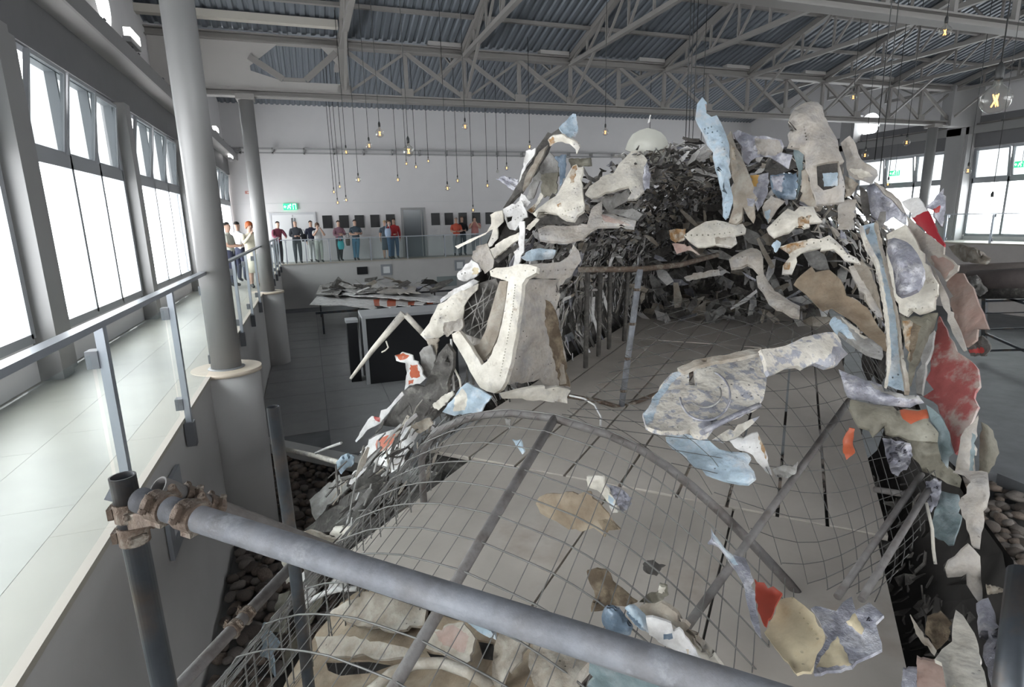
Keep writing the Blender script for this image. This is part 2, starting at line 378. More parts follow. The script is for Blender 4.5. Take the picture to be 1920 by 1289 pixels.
for k, yc in enumerate(CR):
    e = struct(empty('window_%d' % (30 + k), (XR, yc, 4.87)), 'round clerestory window above the right window band')
    MB().tube([(XR + 0.05, yc, 5.35), (XR + 0.065, yc, 5.35)], 0.48, 24).build('pane', M_pane, e)
# portals (they only guide the daylight sampling)
for a, b_ in BAYS: portal((XW - 0.1, (a + b_) / 2, (ZW0 + ZW1) / 2), (0, -math.pi / 2, 0), ZW1 - ZW0, b_ - a)
for a, b_ in BAYR: portal((XR + 0.1, (a + b_) / 2, 2.2), (0, math.pi / 2, 0), 3.2, b_ - a)
# fascias, gutters and cable ducts over the windows
struct(MB().box(XW + 0.0, XW + 0.10, YN, YF, 3.73, 4.34).build('trim_3', M_fascia), 'dark fascia band above the left windows')
struct(MB().box(XR - 0.10, XR, YN, YF, 3.84, 4.42).build('trim_4', M_fascia), 'dark fascia band above the right windows')
def ledge(name, X, s, label):
    e = empty(name, (X, 10, 4.3)); struct(e, label)
    def bx(nm, a, b_, z0, z1, m_): MB().box(min(X + s * a, X + s * b_), max(X + s * a, X + s * b_), YN, YF - 0.05, z0, z1).build(nm, m_, e)
    bx('ledge_slab', 0.0, 0.46, 4.34, 4.46, M_steel); bx('cable_duct', 0.30, 0.44, 4.46, 4.60, M_col); bx('cable_duct', 0.08, 0.24, 4.48, 4.58, M_truss)
    bx('ledge_lip', 0.46, 0.50, 4.30, 4.56, M_col); bx('upper_band', 0.0, 0.06, 4.70, 4.95, M_fascia)
    MB().tube([(X + s * 0.18, YN, 4.66), (X + s * 0.18, YF - 0.1, 4.66)], 0.035, 8).build('conduit', M_truss, e)
    for k in range(18):
        y = YN + 1 + k * 1.85; MB().bar((X + s * 0.02, y, 4.40), (X + s * 0.44, y, 4.66), 0.05, 0.03).build('ledge_bracket', M_fascia, e)
ledge('trim_5', XW, 1, 'ledge with cable ducts running above the left windows')
ledge('trim_6', XR, -1, 'ledge with cable ducts running above the right windows')
# piers between bays
for k, (y0, y1) in enumerate(((3.05, 3.8), (7.45, 8.25), (11.85, 12.65), (16.55, 17.35), (21.25, 22.25))):
    struct(MB().box(XW - 0.02, XW + 0.22, y0 + 0.05, y0 + 0.36, 0, 3.73).box(XW - 0.02, XW + 0.12, y0 + 0.40, y1 - 0.02, 0, 3.73).build('trim_%d' % (10 + k), M_col), 'pale steel pier between two left window bays')
for k, (y0, y1) in enumerate(((8.1, 8.8), (15.35, 16.15), (20.25, 20.95))):
    struct(MB().box(XR - 0.5, XR, y0, y1, ZR, 5.8).box(XR - 0.55, XR - 0.5, y0 + 0.1, y0 + 0.25, ZR, 5.8).build('trim_%d' % (16 + k), M_steel), 'grey steel pier between two right window bays')
# end wall behind the viewer, far wall, doors
BAYN = [(2.6, 6.6), (7.4, 11.4), (12.2, 16.2)]  # unseen windows, added to light the front of the wreck
nb = MB(); nb.box(XW - 0.12, XR + 0.12, YN - 0.12, YN, -2.5, 0.5).box(XW - 0.12, XR + 0.12, YN - 0.12, YN, 4.3, 8.2)
xs_ = [XW - 0.12] + [q for ab in BAYN for q in ab] + [XR + 0.12]
for k in range(0, len(xs_), 2): nb.box(xs_[k], xs_[k + 1], YN - 0.12, YN, 0.5, 4.3)
struct(nb.build('wall_near', M_wall), 'end wall behind the viewer with windows added for light')
for k, (a, b_) in enumerate(BAYN):
    e = struct(empty('window_%d' % (40 + k), ((a + b_) / 2, YN, 0.5)), 'unseen window bay added behind the viewer to light the wreck'); fr = MB()
    for x in (a, a + (b_ - a) / 3, a + 2 * (b_ - a) / 3, b_): fr.box(x - 0.04, x + 0.04, YN - 0.1, YN, 0.5, 4.3)
    for z in (0.5, 2.6, 4.3): fr.box(a, b_, YN - 0.1, YN, z - 0.05, z + 0.05)
    fr.build('window_frame', M_frame, e); MB().box(a, b_, YN - 0.07, YN - 0.05, 0.5, 4.3).build('pane', M_pane, e)
    portal(((a + b_) / 2, YN - 0.14, 2.4), (math.pi / 2, 0, math.pi), b_ - a, 3.8)
struct(MB().box(XW - 0.12, XR + 0.12, YF, YF + 0.15, -0.25, 8.2).build('wall_far', M_wall), 'white far wall of the hall')
def farbox(name, x0, y0, x1, y1, m_, t=0.05, parent=None, off=0.0):
    p, q = onY(x0, y1, YF - off), onY(x1, y0, YF - off)
    return MB().box(p.x, q.x, YF - t - off, YF - off, p.z, q.z).build(name, m_, parent)
d1 = struct(empty('door_1', onY(547, 492, YF)), 'white double door under the green exit sign')
p, q_ = onY(508, 404, YF), onY(588, 404, YF); top = p.z
MB().box(p.x, (p.x + q_.x) / 2 - 0.01, YF - 0.04, YF, 0, top).build('door_leaf', mat('door_white', (0.68, 0.68, 0.69), 0.5), d1)
MB().box((p.x + q_.x) / 2 + 0.01, q_.x, YF - 0.04, YF, 0, top).build('door_leaf', mat('door_white', (0.68, 0.68, 0.69), 0.5), d1)
MB().box(p.x - 0.08, q_.x + 0.08, YF - 0.06, YF, top, top + 0.1).box(p.x - 0.08, p.x, YF - 0.06, YF, 0, top).box(q_.x, q_.x + 0.08, YF - 0.06, YF, 0, top).build('door_frame', mat('door_frame_grey', (0.55, 0.55, 0.57), 0.5), d1)
for sx in (-1, 1): MB().box((p.x + q_.x) / 2 + sx * 0.06 - 0.012, (p.x + q_.x) / 2 + sx * 0.06 + 0.012, YF - 0.1, YF - 0.04, 1.0, 1.9).build('door_bar', M_brkt, d1)
d2 = struct(empty('door_2', onY(774, 485, YF)), 'grey glazed door with steel frame on the far wall')
p, q_ = onY(755, 394, YF), onY(793, 394, YF); top = p.z
MB().box(p.x - 0.1, q_.x + 0.1, YF - 0.06, YF, top, top + 0.1).box(p.x - 0.1, p.x, YF - 0.06, YF, 0, top).box(q_.x, q_.x + 0.1, YF - 0.06, YF, 0, top).box(q_.x - 0.13, q_.x - 0.09, YF - 0.07, YF, 0, top).build('door_frame', M_steel, d2)
MB().box(p.x, q_.x, YF - 0.03, YF, 0, top).build('pane', mat('dark_door_glass', (0.15, 0.165, 0.18), 0.15), d2)
# exit sign above the door
def exit_sign(name, p, ux, s, label):
    e = empty(name, p); ux = Vector(ux); up = Vector((0, 0, 1)); n = ux.cross(up)
    P = lambda a, b, d: Vector(p) + ux * a * s + up * b * s + n * d
    MB().bar(P(-0.5, 0, 0.02), P(0.5, 0, 0.02), 0.04, 0.5 * s, up=up).build('sign_body', emit('exit_green', (0.03, 0.55, 0.25), 0.9), e)
    b = MB()                                                        # running figure, door and arrow
    for a0, b0, a1, b1, t in ((-0.12, 0.02, -0.02, 0.12, 0.07), (-0.02, 0.12, 0.08, 0.06, 0.05), (-0.12, 0.02, -0.2, -0.16, 0.06), (-0.10, 0.0, 0.02, -0.06, 0.06), (0.02, -0.06, 0.0, -0.18, 0.05), (-0.03, 0.1, -0.16, 0.08, 0.04),
                               (0.22, -0.2, 0.22, 0.2, 0.04), (0.42, -0.2, 0.42, 0.2, 0.04), (0.22, 0.2, 0.42, 0.2, 0.04), (-0.44, 0, -0.28, 0, 0.05), (-0.44, 0, -0.36, 0.1, 0.04), (-0.44, 0, -0.36, -0.1, 0.04)):
        b.bar(P(a0, b0, 0.045), P(a1, b1, 0.045), t * s, 0.01, up=n)
    b.tube([P(0.03, 0.17, 0.04), P(0.03, 0.17, 0.052)], 0.045 * s, 8)
    b.build('pictogram', emit('exit_white', (0.9, 1.0, 0.93), 1.2), e)
    return tag(e, label, 'exit sign', 'green exit signs')
exit_sign('exit_sign', onY(544, 388, YF - 0.06), (1, 0, 0), 0.55, 'green lit exit sign with a running figure over the white double door')
p = onX(1678, 325, XR - 0.35); exit_sign('exit_sign', p, (0, -1, 0), 0.42, 'small green exit sign seen against the far right windows beside the wreck')
p = onX(1916, 308, XR - 0.35); exit_sign('exit_sign', p, (0, -1, 0), 0.42, 'green exit sign at the right edge against the bright window')
for o_ in bpy.data.objects:
    if o_.name.startswith('exit_sign') and o_.location.x > 20:
        y_ = o_.location.y; MB().bar((XR - 0.35, y_, o_.location.z + 0.1), (XR - 0.35, y_, 4.4), 0.012, 0.012).build('hanger_rod', M_brkt, o_)
p = onY(470, 361, YF - 0.03); tag(MB().box(p.x - 0.22, p.x + 0.22, YF - 0.03, YF, p.z - 0.06, p.z + 0.06).box(p.x - 0.14, p.x + 0.14, YF - 0.04, YF - 0.03, p.z - 0.03, p.z + 0.03, 1).build('wall_notice', [mat('notice_red', (0.55, 0.25, 0.22), 0.6), mat('notice_pale', (0.7, 0.6, 0.58), 0.6)]), 'small red notice high on the far wall beside the column', 'sign')
# black mirrors on the far wall
for k, (xc, yt) in enumerate(((615, 406), (646, 405.5), (675, 405), (704, 404), (733, 403), (817, 400), (842, 399.5), (868, 399), (893, 398.5), (918, 398))):
    p = onY(xc, yt + 22.5, YF)
    lab = '%s black square plaque on the far wall counted from the white double door' % ORD[k]
    e = tag(empty('black_plaque', p), lab, 'plaque', 'black plaques along the far wall')
    MB().box(p.x - 0.205, p.x + 0.205, YF - 0.05, YF - 0.01, p.z, p.z + 0.565).build('plaque_body', M_black, e)
    MB().box(p.x - 0.12, p.x + 0.12, YF - 0.012, YF, p.z + 0.1, p.z + 0.46).build('plaque_mount', M_fascia, e)
# cable tray on the far wall
e = struct(empty('trim_20', (4, YF, 4.6)), 'grey ladder cable tray fixed along the far wall')
for z in (4.60, 4.78): MB().box(XW, 16, YF - 0.30, YF - 0.26, z - 0.03, z + 0.03).build('tray_rail', M_steel, e)
for k in range(15): MB().box(XW + 0.6 + k * 1.25, XW + 0.66 + k * 1.25, YF - 0.30, YF, 4.57, 4.81).build('tray_rung', M_steel, e)
struct(MB().box(XW, XR, YF - 0.015, YF, 2.52, 2.54).build('trim_21', mat('seam_grey', (0.6, 0.6, 0.6), 0.7)), 'thin horizontal seam across the far wall')

# ------------------------------------------------------------------ columns
YT = 15.5
def column(n, x, y, zb, zt_, pier=None, label=''):
    e = struct(empty('column_%d' % n, (x, y, zb)), label)
    MB().tube([(x, y, zb), (x, y, zt_ - 0.12)], 0.165, 28).build('shaft', M_col, e)
    MB().box(x - 0.2, x + 0.2, y - 0.2, y + 0.2, zt_ - 0.12, zt_).build('capital', M_truss, e)
    MB().lathe((x, y, zb), [(0.20, 0), (0.20, 0.012), (0.17, 0.02)], 28).build('base_plate', M_col, e)
    if pier:
        MB().lathe((x, y, ZL - 0.35), [(0.36, 0), (0.36, -ZL + 0.35 - 0.04)], 32).build('pier', M_pit, e)
        MB().lathe((x, y, -0.04), [(0.38, 0), (0.38, 0.045)], 32).build('pier_cap', mat('pier_cap_wood', (0.62, 0.52, 0.42), 0.5), e)
column(1, -1.05, 7.27, 0.0, 7.0, True, 'round grey steel column standing beside the glass railing')
column(2, -1.08, YT, 0.0, 4.62, True, 'slim round column under the end of the main truss')
column(3, 21.8, YT, ZR, 4.62, False, 'round grey column at the right end of the main truss')
column(4, 21.8, 7.27, ZR, 7.0, False, 'round grey column out of view on the right')

# ------------------------------------------------------------------ roof
ZB, ZTOP = 4.66, 5.86
RX0, DXJ = 1.2, 3.05
def truss_main(n, Y):
    e = struct(empty('roof_truss_%d' % n, (10, Y, ZB)), 'main steel lattice truss spanning the hall')
    MB().ibeam((XW, Y, ZB), (XR, Y, ZB), 0.26, 0.16, 0.03).build('bottom_chord', M_truss, e)
    MB().ibeam((XW, Y, ZTOP), (XR, Y, ZTOP), 0.26, 0.18, 0.03).build('top_chord', M_truss, e)
    k = 0
    while RX0 + k * DXJ / 2 < XR - 0.2:
        x = RX0 + k * DXJ / 2
        MB().bar((x, Y, ZB + 0.08), (x, Y, ZTOP - 0.09), 0.09, 0.08).build('web_post', M_truss, e)
        x2 = min(x + DXJ / 2, XR - 0.3)
        if Y > 9:
            MB().bar((x, Y - 0.04, ZTOP - 0.09), (x2, Y - 0.04, ZB + 0.08), 0.1, 0.06, up=(0, 1, 0)).build('web_diagonal', M_truss, e)
            MB().bar((x, Y + 0.04, ZB + 0.08), (x2, Y + 0.04, ZTOP - 0.09), 0.06, 0.05, up=(0, 1, 0)).build('web_diagonal', M_truss, e)
            MB().bar((x - 0.15, Y - 0.085, ZB + 0.16), (x + 0.15, Y - 0.085, ZB + 0.16), 0.02, 0.2).build('gusset', M_truss, e)
        k += 1
    return e
T1 = truss_main(1, YT)
truss_main(2, 7.27)
# solid haunch plates at the left end of the truss, as in the photograph
M_hau = mat('haunch_paint', (0.42, 0.40, 0.385), 0.55, var=0.05, vscale=2)
for (xa, xb, za, zb_) in ((XW + 0.02, -0.9, ZB + 0.08, ZTOP - 0.09),):
    MB().box(xa, xb, YT - 0.03, YT + 0.03, za, zb_).build('haunch_plate', M_hau, T1)
MB().quad([(-0.9, YT - 0.03, ZTOP - 0.09), (-0.25, YT - 0.03, ZTOP - 0.09), (-0.9, YT - 0.03, ZTOP - 0.6)]).quad([(-0.9, YT - 0.03, ZB + 0.08), (-0.9, YT - 0.03, ZB + 0.5), (-0.2, YT - 0.03, ZB + 0.3), (1.1, YT - 0.03, ZB + 0.3), (1.1, YT - 0.03, ZB + 0.08)]).quad([(0.7, YT - 0.03, ZTOP - 0.09), (1.1, YT - 0.03, ZTOP - 0.09), (1.1, YT - 0.03, ZTOP - 0.5)]).build('haunch_gusset', M_hau, T1)
MB().bar((-0.9, YT - 0.05, ZTOP - 0.4), (-0.2, YT - 0.05, ZB + 0.34), 0.14, 0.05, up=(0, 1, 0)).build('haunch_stiffener', M_truss, T1)
MB().bar((1.05, YT - 0.05, ZTOP - 0.2), (0.3, YT - 0.05, ZB + 0.34), 0.14, 0.05, up=(0, 1, 0)).build('haunch_stiffener', M_truss, T1)
MB().bar((-0.2, YT - 0.05, ZB + 0.34), (0.3, YT - 0.05, ZB + 0.34), 0.08, 0.05, up=(0, 1, 0)).build('haunch_stiffener', M_truss, T1)
MB().box(1.12, 1.30, YT - 0.14, YT + 0.14, ZB + 0.08, 6.6).build('end_post', M_truss, T1)
MB().box(XW, 1.1, YT - 0.75, YT - 0.55, 6.02, 6.18).build('purlin_beam', mat('purlin_cream', (0.50, 0.47, 0.42), 0.5), T1)
MB().box(XR - 1.6, XR - 0.02, YT - 0.2, YT + 0.2, ZB - 0.1, ZTOP + 0.1).build('end_box', M_steel, T1)
# gable roof: ridge half way between two main trusses
def zroof(y):
    pitch = 0.27
    for (a, b_) in ((-0.96, 7.27), (7.27, YT), (YT, YF + 2.0)):
        if a <= y <= b_: return 6.02 + pitch * min(y - a, b_ - y)
    return 6.02
def roof_plane(name, y0, y1):
    b = MB(); n = int((XR - XW + 0.3) / 0.21)
    x = XW - 0.1
    for i in range(n):                                             # corrugation: ribs run up the slope
        xa = x + i * 0.21; z0, z1 = zroof(y0), zroof(y1)
        for (p_, q_, da, db) in ((0, 0.09, 0, 0), (0.09, 0.12, 0, 0.04), (0.12, 0.18, 0.04, 0.04), (0.18, 0.21, 0.04, 0)):
            b.quad([(xa + p_, y0, z0 + da), (xa + q_, y0, z0 + db), (xa + q_, y1, z1 + db), (xa + p_, y1, z1 + da)])
    return struct(b.build(name, M_roof), 'corrugated steel roof deck')
ym1, ym2, ym3 = (-0.96 + 7.27) / 2, (7.27 + YT) / 2, (YT + YF + 2.0) / 2
zs = [(YN - 0.1, -0.96), (-0.96, ym1), (ym1, 7.27), (7.27, ym2), (ym2, YT), (YT, ym3), (ym3, YF + 0.15)]
for i, (a, b_) in enumerate(zs): roof_plane('ceiling_%d' % (i + 1), a + 1e-4, b_ - 1e-4)
struct(MB().box(XW - 0.2, XR + 0.2, YN - 0.2, YF + 0.3, 8.2, 8.3).build('ceiling_cap', M_fascia), 'flat cover over the roof')
def joist(k, x, y0, y1, name, brace):
    e = struct(empty(name, (x, y0, ZTOP)), 'pitched roof joist running from the main truss')
    ym = (y0 + y1) / 2; zb = ZTOP - 0.08
    MB().bar((x, y0, zb), (x, y1, zb), 0.12, 0.10).build('bottom_chord', M_truss, e)
    MB().bar((x, y0, zroof(y0) - 0.10), (x, ym, zroof(ym) - 0.10), 0.14, 0.14).build('top_chord', M_truss, e)
    MB().bar((x, ym, zroof(ym) - 0.10), (x, y1, zroof(y1) - 0.10), 0.14, 0.14).build('top_chord', M_truss, e)
    n = 8
    for j in range(n):
        a, b_ = y0 + (y1 - y0) * j / n, y0 + (y1 - y0) * (j + 1) / n
        lo, hi = (a, b_) if j < n / 2 else (b_, a)
        MB().bar((x, lo, zb), (x, hi, zroof(hi) - 0.12), 0.05, 0.05).build('web_diagonal', M_truss, e)
        if 0 < j: MB().bar((x, a, zb), (x, a, zroof(a) - 0.12), 0.05, 0.05).build('web_post', M_truss, e)
    if brace: MB().bar((x, YT - 1.5, zb), (x, YT, ZB + 0.08), 0.06, 0.06).build('knee_brace', M_truss, e)
for k in range(8):
    x = RX0 + k * DXJ
    joist(k, x, YT, 7.27, 'roof_joist_%d' % (k + 1), True)
for k in range(8):
    x = RX0 + k * DXJ; e = struct(empty('roof_joist_%d' % (k + 21), (x, 21, ZTOP)), 'pitched roof joist beyond the main truss')
    zb = ZTOP + 0.02
    MB().bar((x, YT, zb), (x, YT + 2.6, zb), 0.12, 0.10).build('bottom_chord', M_truss, e)
    MB().bar((x, YT, zroof(YT) - 0.1), (x, ym3, zroof(ym3) - 0.1), 0.14, 0.14).build('top_chord', M_truss, e)
    for j in range(2):
        a, b_ = YT + j * 1.3, YT + (j + 1) * 1.3
        MB().bar((x, a, zb), (x, b_, zroof(b_) - 0.12), 0.05, 0.05).build('web_diagonal', M_truss, e)
        MB().bar((x, b_, zb), (x, b_, zroof(b_) - 0.12), 0.05, 0.05).build('web_post', M_truss, e)
# connection flats (slotted plates) on the top chord between joists
for k in range(1, 7):
    x = RX0 + k * DXJ
    MB().box(x - 0.95, x - 0.1, YT - 0.16, YT + 0.05, ZTOP + 0.10, ZTOP + 0.20).build('bearing_plate', M_hau, T1)
# purlins under the roof deck
for j, y in enumerate((8.6, 10.0, 11.38, 12.8, 14.2)):
    struct(MB().box(XW, XR, y - 0.05, y + 0.05, zroof(y) - 0.02 - 0.08, zroof(y) - 0.02).build('purlin_%d' % (j + 1), M_truss), 'thin purlin under the roof deck')

# ------------------------------------------------------------------ railings
def railing(name, axis, fixed, posts, z, label, h=1.13, endpts=None, side=1):
    p0 = (fixed, posts[0], z) if axis == 'y' else (posts[0], fixed, z)
    e = tag(empty(name, p0), label, 'railing')
    def P(t, off, zz): return Vector((fixed + off * side, t, z + zz)) if axis == 'y' else Vector((t, fixed - off * side, z + zz))
    a, b_ = endpts or (posts[0], posts[-1])
    MB().bar(P(a, 0, h), P(b_, 0, h), 0.07, 0.035).build('handrail', M_rail, e)
    for t in posts:
        po = MB().bar(P(t, 0, -0.22), P(t, 0, h - 0.02), 0.045, 0.06).build('post', M_rail, e)
        MB().bar(P(t, 0.0, -0.26), P(t, 0.0, -0.04), 0.075, 0.085).build('foot_bracket', M_brkt, po)
        for zz in (0.08, 0.88): MB().bar(P(t, -0.05, zz), P(t, -0.05, zz + 0.10), 0.06, 0.09).build('glass_clamp', M_brkt, po)
    ts = ([a] if abs(a - posts[0]) > 0.2 else []) + list(posts) + ([b_] if abs(b_ - posts[-1]) > 0.2 else [])
    for t0, t1 in zip(ts, ts[1:]):
        MB().bar(P(t0 + 0.05, -0.06, 0.50), P(t1 - 0.05, -0.06, 0.50), 0.014, 0.92, up=(0, 0, 1)).build('glass_panel', M_bal, e)
    return e
railing('glass_railing', 'y', XE + 0.03, [1.9, 3.7, 5.45, 7.25, 9.9, 11.8, 13.7, 15.9, 17.7, 19.5, 21.3, 23.1, 24.9], 0, 'long glass railing with steel posts along the left walkway edge', endpts=(-1, 25.4))
railing('glass_railing', 'x', YB + 0.03, [-0.9, -0.13, 0.81, 2.51, 4.08, 5.78, 7.5, 9.2, 10.9], 0, 'glass railing along the far balcony in front of the visitors', h=1.0, endpts=(-1.1, 12))
railing('glass_railing', 'y', 21.68, [11.5, 13.0, 14.5, 16.0, 17.5, 19.0], ZR, 'glass railing on the right walkway against the windows', h=1.0, endpts=(6, 22), side=-1)

# ================================================================== foreground scaffold
M_galv = mat('galvanised_tube', (0.29, 0.30, 0.335), 0.6, metal=0.1, var=0.45, vscale=11, col2=(0.22, 0.215, 0.225), mix=0.45, mscale=9, soft=0.12, col3=(0.40, 0.41, 0.44), mix3=0.2, m3scale=14, bump=0.1, bscale=60)
M_dark = mat('dark_tube', (0.10, 0.11, 0.125), 0.4, metal=0.6, var=0.4, vscale=8, col2=(0.15, 0.12, 0.10), mix=0.35, mscale=6, soft=0.1)
M_rust = mat('rusty_iron', (0.17, 0.12, 0.09), 0.7, metal=0.3, var=0.5, vscale=20, col2=(0.30, 0.27, 0.23), mix=0.35, mscale=18, soft=0.08, bump=0.4, bscale=80)
M_dusty = mat('dusty_tube', (0.20, 0.185, 0.18), 0.65, var=0.35, vscale=10, col2=(0.12, 0.10, 0.09), mix=0.4, mscale=9, soft=0.12, bump=0.15, bscale=60)
sc = tag(empty('scaffold', CAM + ray(268, 1100) * 1.9 - Vector((0, 0, 2.3))), 'scaffold of steel tubes with rusty couplers crossing in front of the wreck', 'scaffold')
R48 = 0.0242
def at(x, y, d): return CAM + ray(x, y) * d
va = at(229, 893, 1.42); vb = Vector((va.x, va.y, ZL - 0.3))
# upright tube: vertical through its open top
MB().tube([va, Vector((va.x + 0.012, va.y, 0.2)), vb], R48, 20, hollow=0.86).build('upright_tube', M_dark, sc)
h0, h1 = at(262, 938, 1.34), at(1460, 1320, 0.93)
dh = (h1 - h0).normalized()
MB().tube([h0 - dh * 0.0, h0 + dh * 0.6, h1, h1 + dh * 0.5], R48, 20, hollow=0.86).build('ledger_tube', M_galv, sc)
b0, b1 = at(296, 914, 1.47), at(690, 1062, 1.95)
db = (b1 - b0).normalized()
MB().tube([b0, b1], R48, 20, hollow=0.86).build('ledger_tube', M_dusty, sc)
p0_, p1_ = at(512, 763, 2.35), at(546, 1010, 2.55)
MB().tube([p0_, p1_, p1_ + Vector((0, 0, -1.9)) - Vector((0, 0, 0))], R48, 16, hollow=0.86).build('upright_tube', M_dark, sc)
l0, l1 = at(330, 1295, 2.45), at(547, 1062, 2.95); dl = (l1 - l0).normalized()
MB().tube([l0 - dl * 0.6, l0, l1], R48, 14).build('brace_tube', M_dusty, sc)
q0_, q1_ = at(1920, 1075, 2.1), at(1896, 1300, 1.95)
MB().tube([q0_, q1_, q1_ + Vector((0, 0, -1.5))], 0.036, 14).build('upright_tube', M_dark, sc)
MB().bar(at(205, 918, 1.5), at(232, 925, 1.5), 0.03, 0.035).build('tube_stub', M_rail, sc)
def coupler(p, d, name='coupler', r=R48, rot=0.6):
    """right angle coupler: hinged band, lugs, bolt and nut"""
    d = d.normalized(); x, y = frame_of(d); b = MB()
    b.tube([p - d * 0.020, p - d * 0.017, p + d * 0.017, p + d * 0.020], r + 0.0045, 18)
    for t in (rot, rot + 2.1):
        n = x * math.cos(t) + y * math.sin(t); q = d.cross(n)
        b.bar(p + n * (r + 0.001), p + n * (r + 0.016), 0.024, 0.010, up=d)
        b.tube([p + n * (r + 0.011) - q * 0.019, p + n * (r + 0.011) + q * 0.019], 0.0038, 8)
        for sg in (-1, 1):
            c = p + n * (r + 0.011) + q * 0.013 * sg
            b.tube([c - q * 0.004, c + q * 0.004], 0.0075, 6)
    n = x * math.cos(rot + 1.0) + y * math.sin(rot + 1.0)
    b.bar(p - n * (r + 0.002), p - n * (r + 0.012), 0.028, 0.024, up=d)
    return b.build(name, M_rust, sc)
vu = Vector((0, 0, 1))
coupler(va + Vector((0.002, 0, -0.075)), vu); coupler(va + Vector((0.002, 0, -0.128)), vu)
coupler(h0 + dh * 0.055, dh); coupler(h0 + dh * 0.13, dh)
coupler(b0 + db * 0.075, db); coupler(b0 + db * 0.14, db)
lm = l0.lerp(l1, 0.42); coupler(lm, dl); coupler(lm + dl * 0.08, dl)
MB().bar(va + Vector((0.0, 0, -0.1)), h0 + dh * 0.09, 0.03, 0.03).bar(h0 + dh * 0.09, b0 + db * 0.1, 0.03, 0.022).build('coupler_link', M_rust, sc)

# ================================================================== hanging bulbs
M_cord = mat('black_cord', (0.02, 0.02, 0.02), 0.5)
M_clear = glass('bulb_glass', (0.90, 0.89, 0.87), 0.97, 0.55, 1.8)
M_fil = emit('filament', (1.0, 0.46, 0.11), 4.0); M_filoff = mat('filament_off', (0.4, 0.36, 0.3), 0.4)
BULB = [(626, 360, 3.5, 1), (633, 380, 3.6, 1), (637, 350, 3.4, 1), (649, 285, 5, 1), (649, 375, 3.7, 1), (672, 337, 5, 1), (692, 273, 6, 1), (712, 250, 8, 1), (746, 337, 4, 1), (762, 307, 3.2, 1), (766, 283, 10, 1), (780, 313, 3.4, 1),
        (803, 302, 3.2, 1), (839, 353, 5, 1), (858, 339, 4, 1), (872, 237, 6, 1), (887, 394, 4, 1), (914, 348, 4, 1), (933, 322, 2.8, 0), (950, 315, 4.2, 1), (993, 275, 4.4, 1), (1135, 248, 6, 1), (1215, 378, 3.2, 1),
        (1600, 182, 6.5, 1), (1622, 291, 6, 1), (1665, 345, 5, 1), (1700, 267, 6, 1), (1772, 60, 11, 1), (1815, 320, 6, 1), (1858, 383, 9, 0), (1867, 187, 25, 1)]
prof = [(0.002, -0.062)] + [(0.0625 * math.sin(math.pi * k / 12), -0.0625 * math.cos(math.pi * k / 12)) for k in range(1, 11)] + [(0.020, 0.066), (0.0145, 0.088)]
g_ = MB().lathe((0, 0, 0), prof, 18).build('glass_globe', M_clear, center=False)
s_ = MB().lathe((0, 0, 0.088), [(0.0165, 0), (0.0175, 0.012), (0.0175, 0.05), (0.012, 0.06), (0.006, 0.075)], 14).build('socket', M_cord, center=False)
f = MB(); pts = []
for k in range(7): pts.append(Vector((0.013 * math.cos(k * 2.2), 0.013 * math.sin(k * 2.2), -0.03 if k % 2 else 0.022)))
f.tube(pts, 0.0030, 6); f_ = f.build('filament', M_fil, center=False)
f2_ = MB().tube(pts, 0.002, 5).build('filament', M_filoff, center=False)
st_ = MB().lathe((0, 0, 0.02), [(0.004, 0), (0.009, 0.05), (0.012, 0.066)], 10).build('stem', M_clear, center=False)
protoB = [(o.name.split('.')[0], o.data) for o in (g_, s_, f_, f2_, st_)]
for o in (g_, s_, f_, f2_, st_): bpy.data.objects.remove(o)
for k, (x, y, r, lit) in enumerate(BULB):
    d = 0.0625 * FPX / r; rr = ray(x, y); fw = RM @ Vector((0, 0, -1))
    p = CAM + rr * (d / rr.dot(fw))
    e = empty('hanging_bulb', p)
    word = 'glowing' if lit else 'unlit'
    lab = '%s clear globe bulb on a black cord, %s hanging bulb counted from the left' % (word, ORD[k])
    if r >= 20: lab = 'large glowing globe bulb on a black cord close by, top right of the wreck'
    tag(e, lab, 'light bulb', 'globe bulbs hung over the hall')
    for nm, me in (protoB[0], protoB[1], protoB[2] if lit else protoB[3], protoB[4]):
        c = bpy.data.objects.new(nm, me); COL.objects.link(c); c.parent = e
    zc = zroof(p.y) if p.x < XR else 6.0
    c = MB().tube([(p.x, p.y, p.z + 0.155), (p.x, p.y, zc - 0.02)], max(0.0035, 0.0011 * d / 2.2), 5).build('cord', M_cord, e)
# a few cords whose bulbs are hidden behind the wreck
for k, (x, y, d) in enumerate(((1284, 300, 9), (1290, 300, 10), (1297, 300, 11), (1313, 300, 12), (1640, 300, 8), (1648, 340, 9))):
    rr = ray(x, y); p = CAM + rr * d
    tag(MB().tube([(p.x, p.y, p.z), (p.x, p.y, zroof(p.y) - 0.02)], 0.006, 5).build('hanging_wire', M_cord), '%s bare black wire hanging behind the top of the wreck, counted from the left' % ORD[k], 'wire', 'wires hanging behind the wreck')

# ================================================================== uplights on the ledge of the window wall
for k, (x, y, lb_) in enumerate(((247, 69, 'white-glowing uplight on the window ledge left of the big column'), (404, 243, 'white-glowing uplight on the window ledge between the two columns'), (432, 293, 'small white-glowing uplight at the far end of the window ledge'))):
    p = onX(x, y, XW + 0.40); e = tag(empty('ledge_uplight', p), lb_, 'lamp', 'uplights on the window ledge')
    MB().box(p.x - 0.07, p.x + 0.05, p.y - 0.32, p.y + 0.32, p.z - 0.16, p.z - 0.07).build('housing', M_steel, e)
    MB().box(p.x - 0.05, p.x + 0.06, p.y - 0.30, p.y + 0.30, p.z - 0.07, p.z + 0.07).build('diffuser', emit('uplight_white', (1.0, 0.98, 0.95), 3.0), e)
    MB().bar((p.x - 0.02, p.y, 4.5), (p.x - 0.02, p.y, p.z - 0.16), 0.05, 0.05).build('bracket', M_brkt, e)

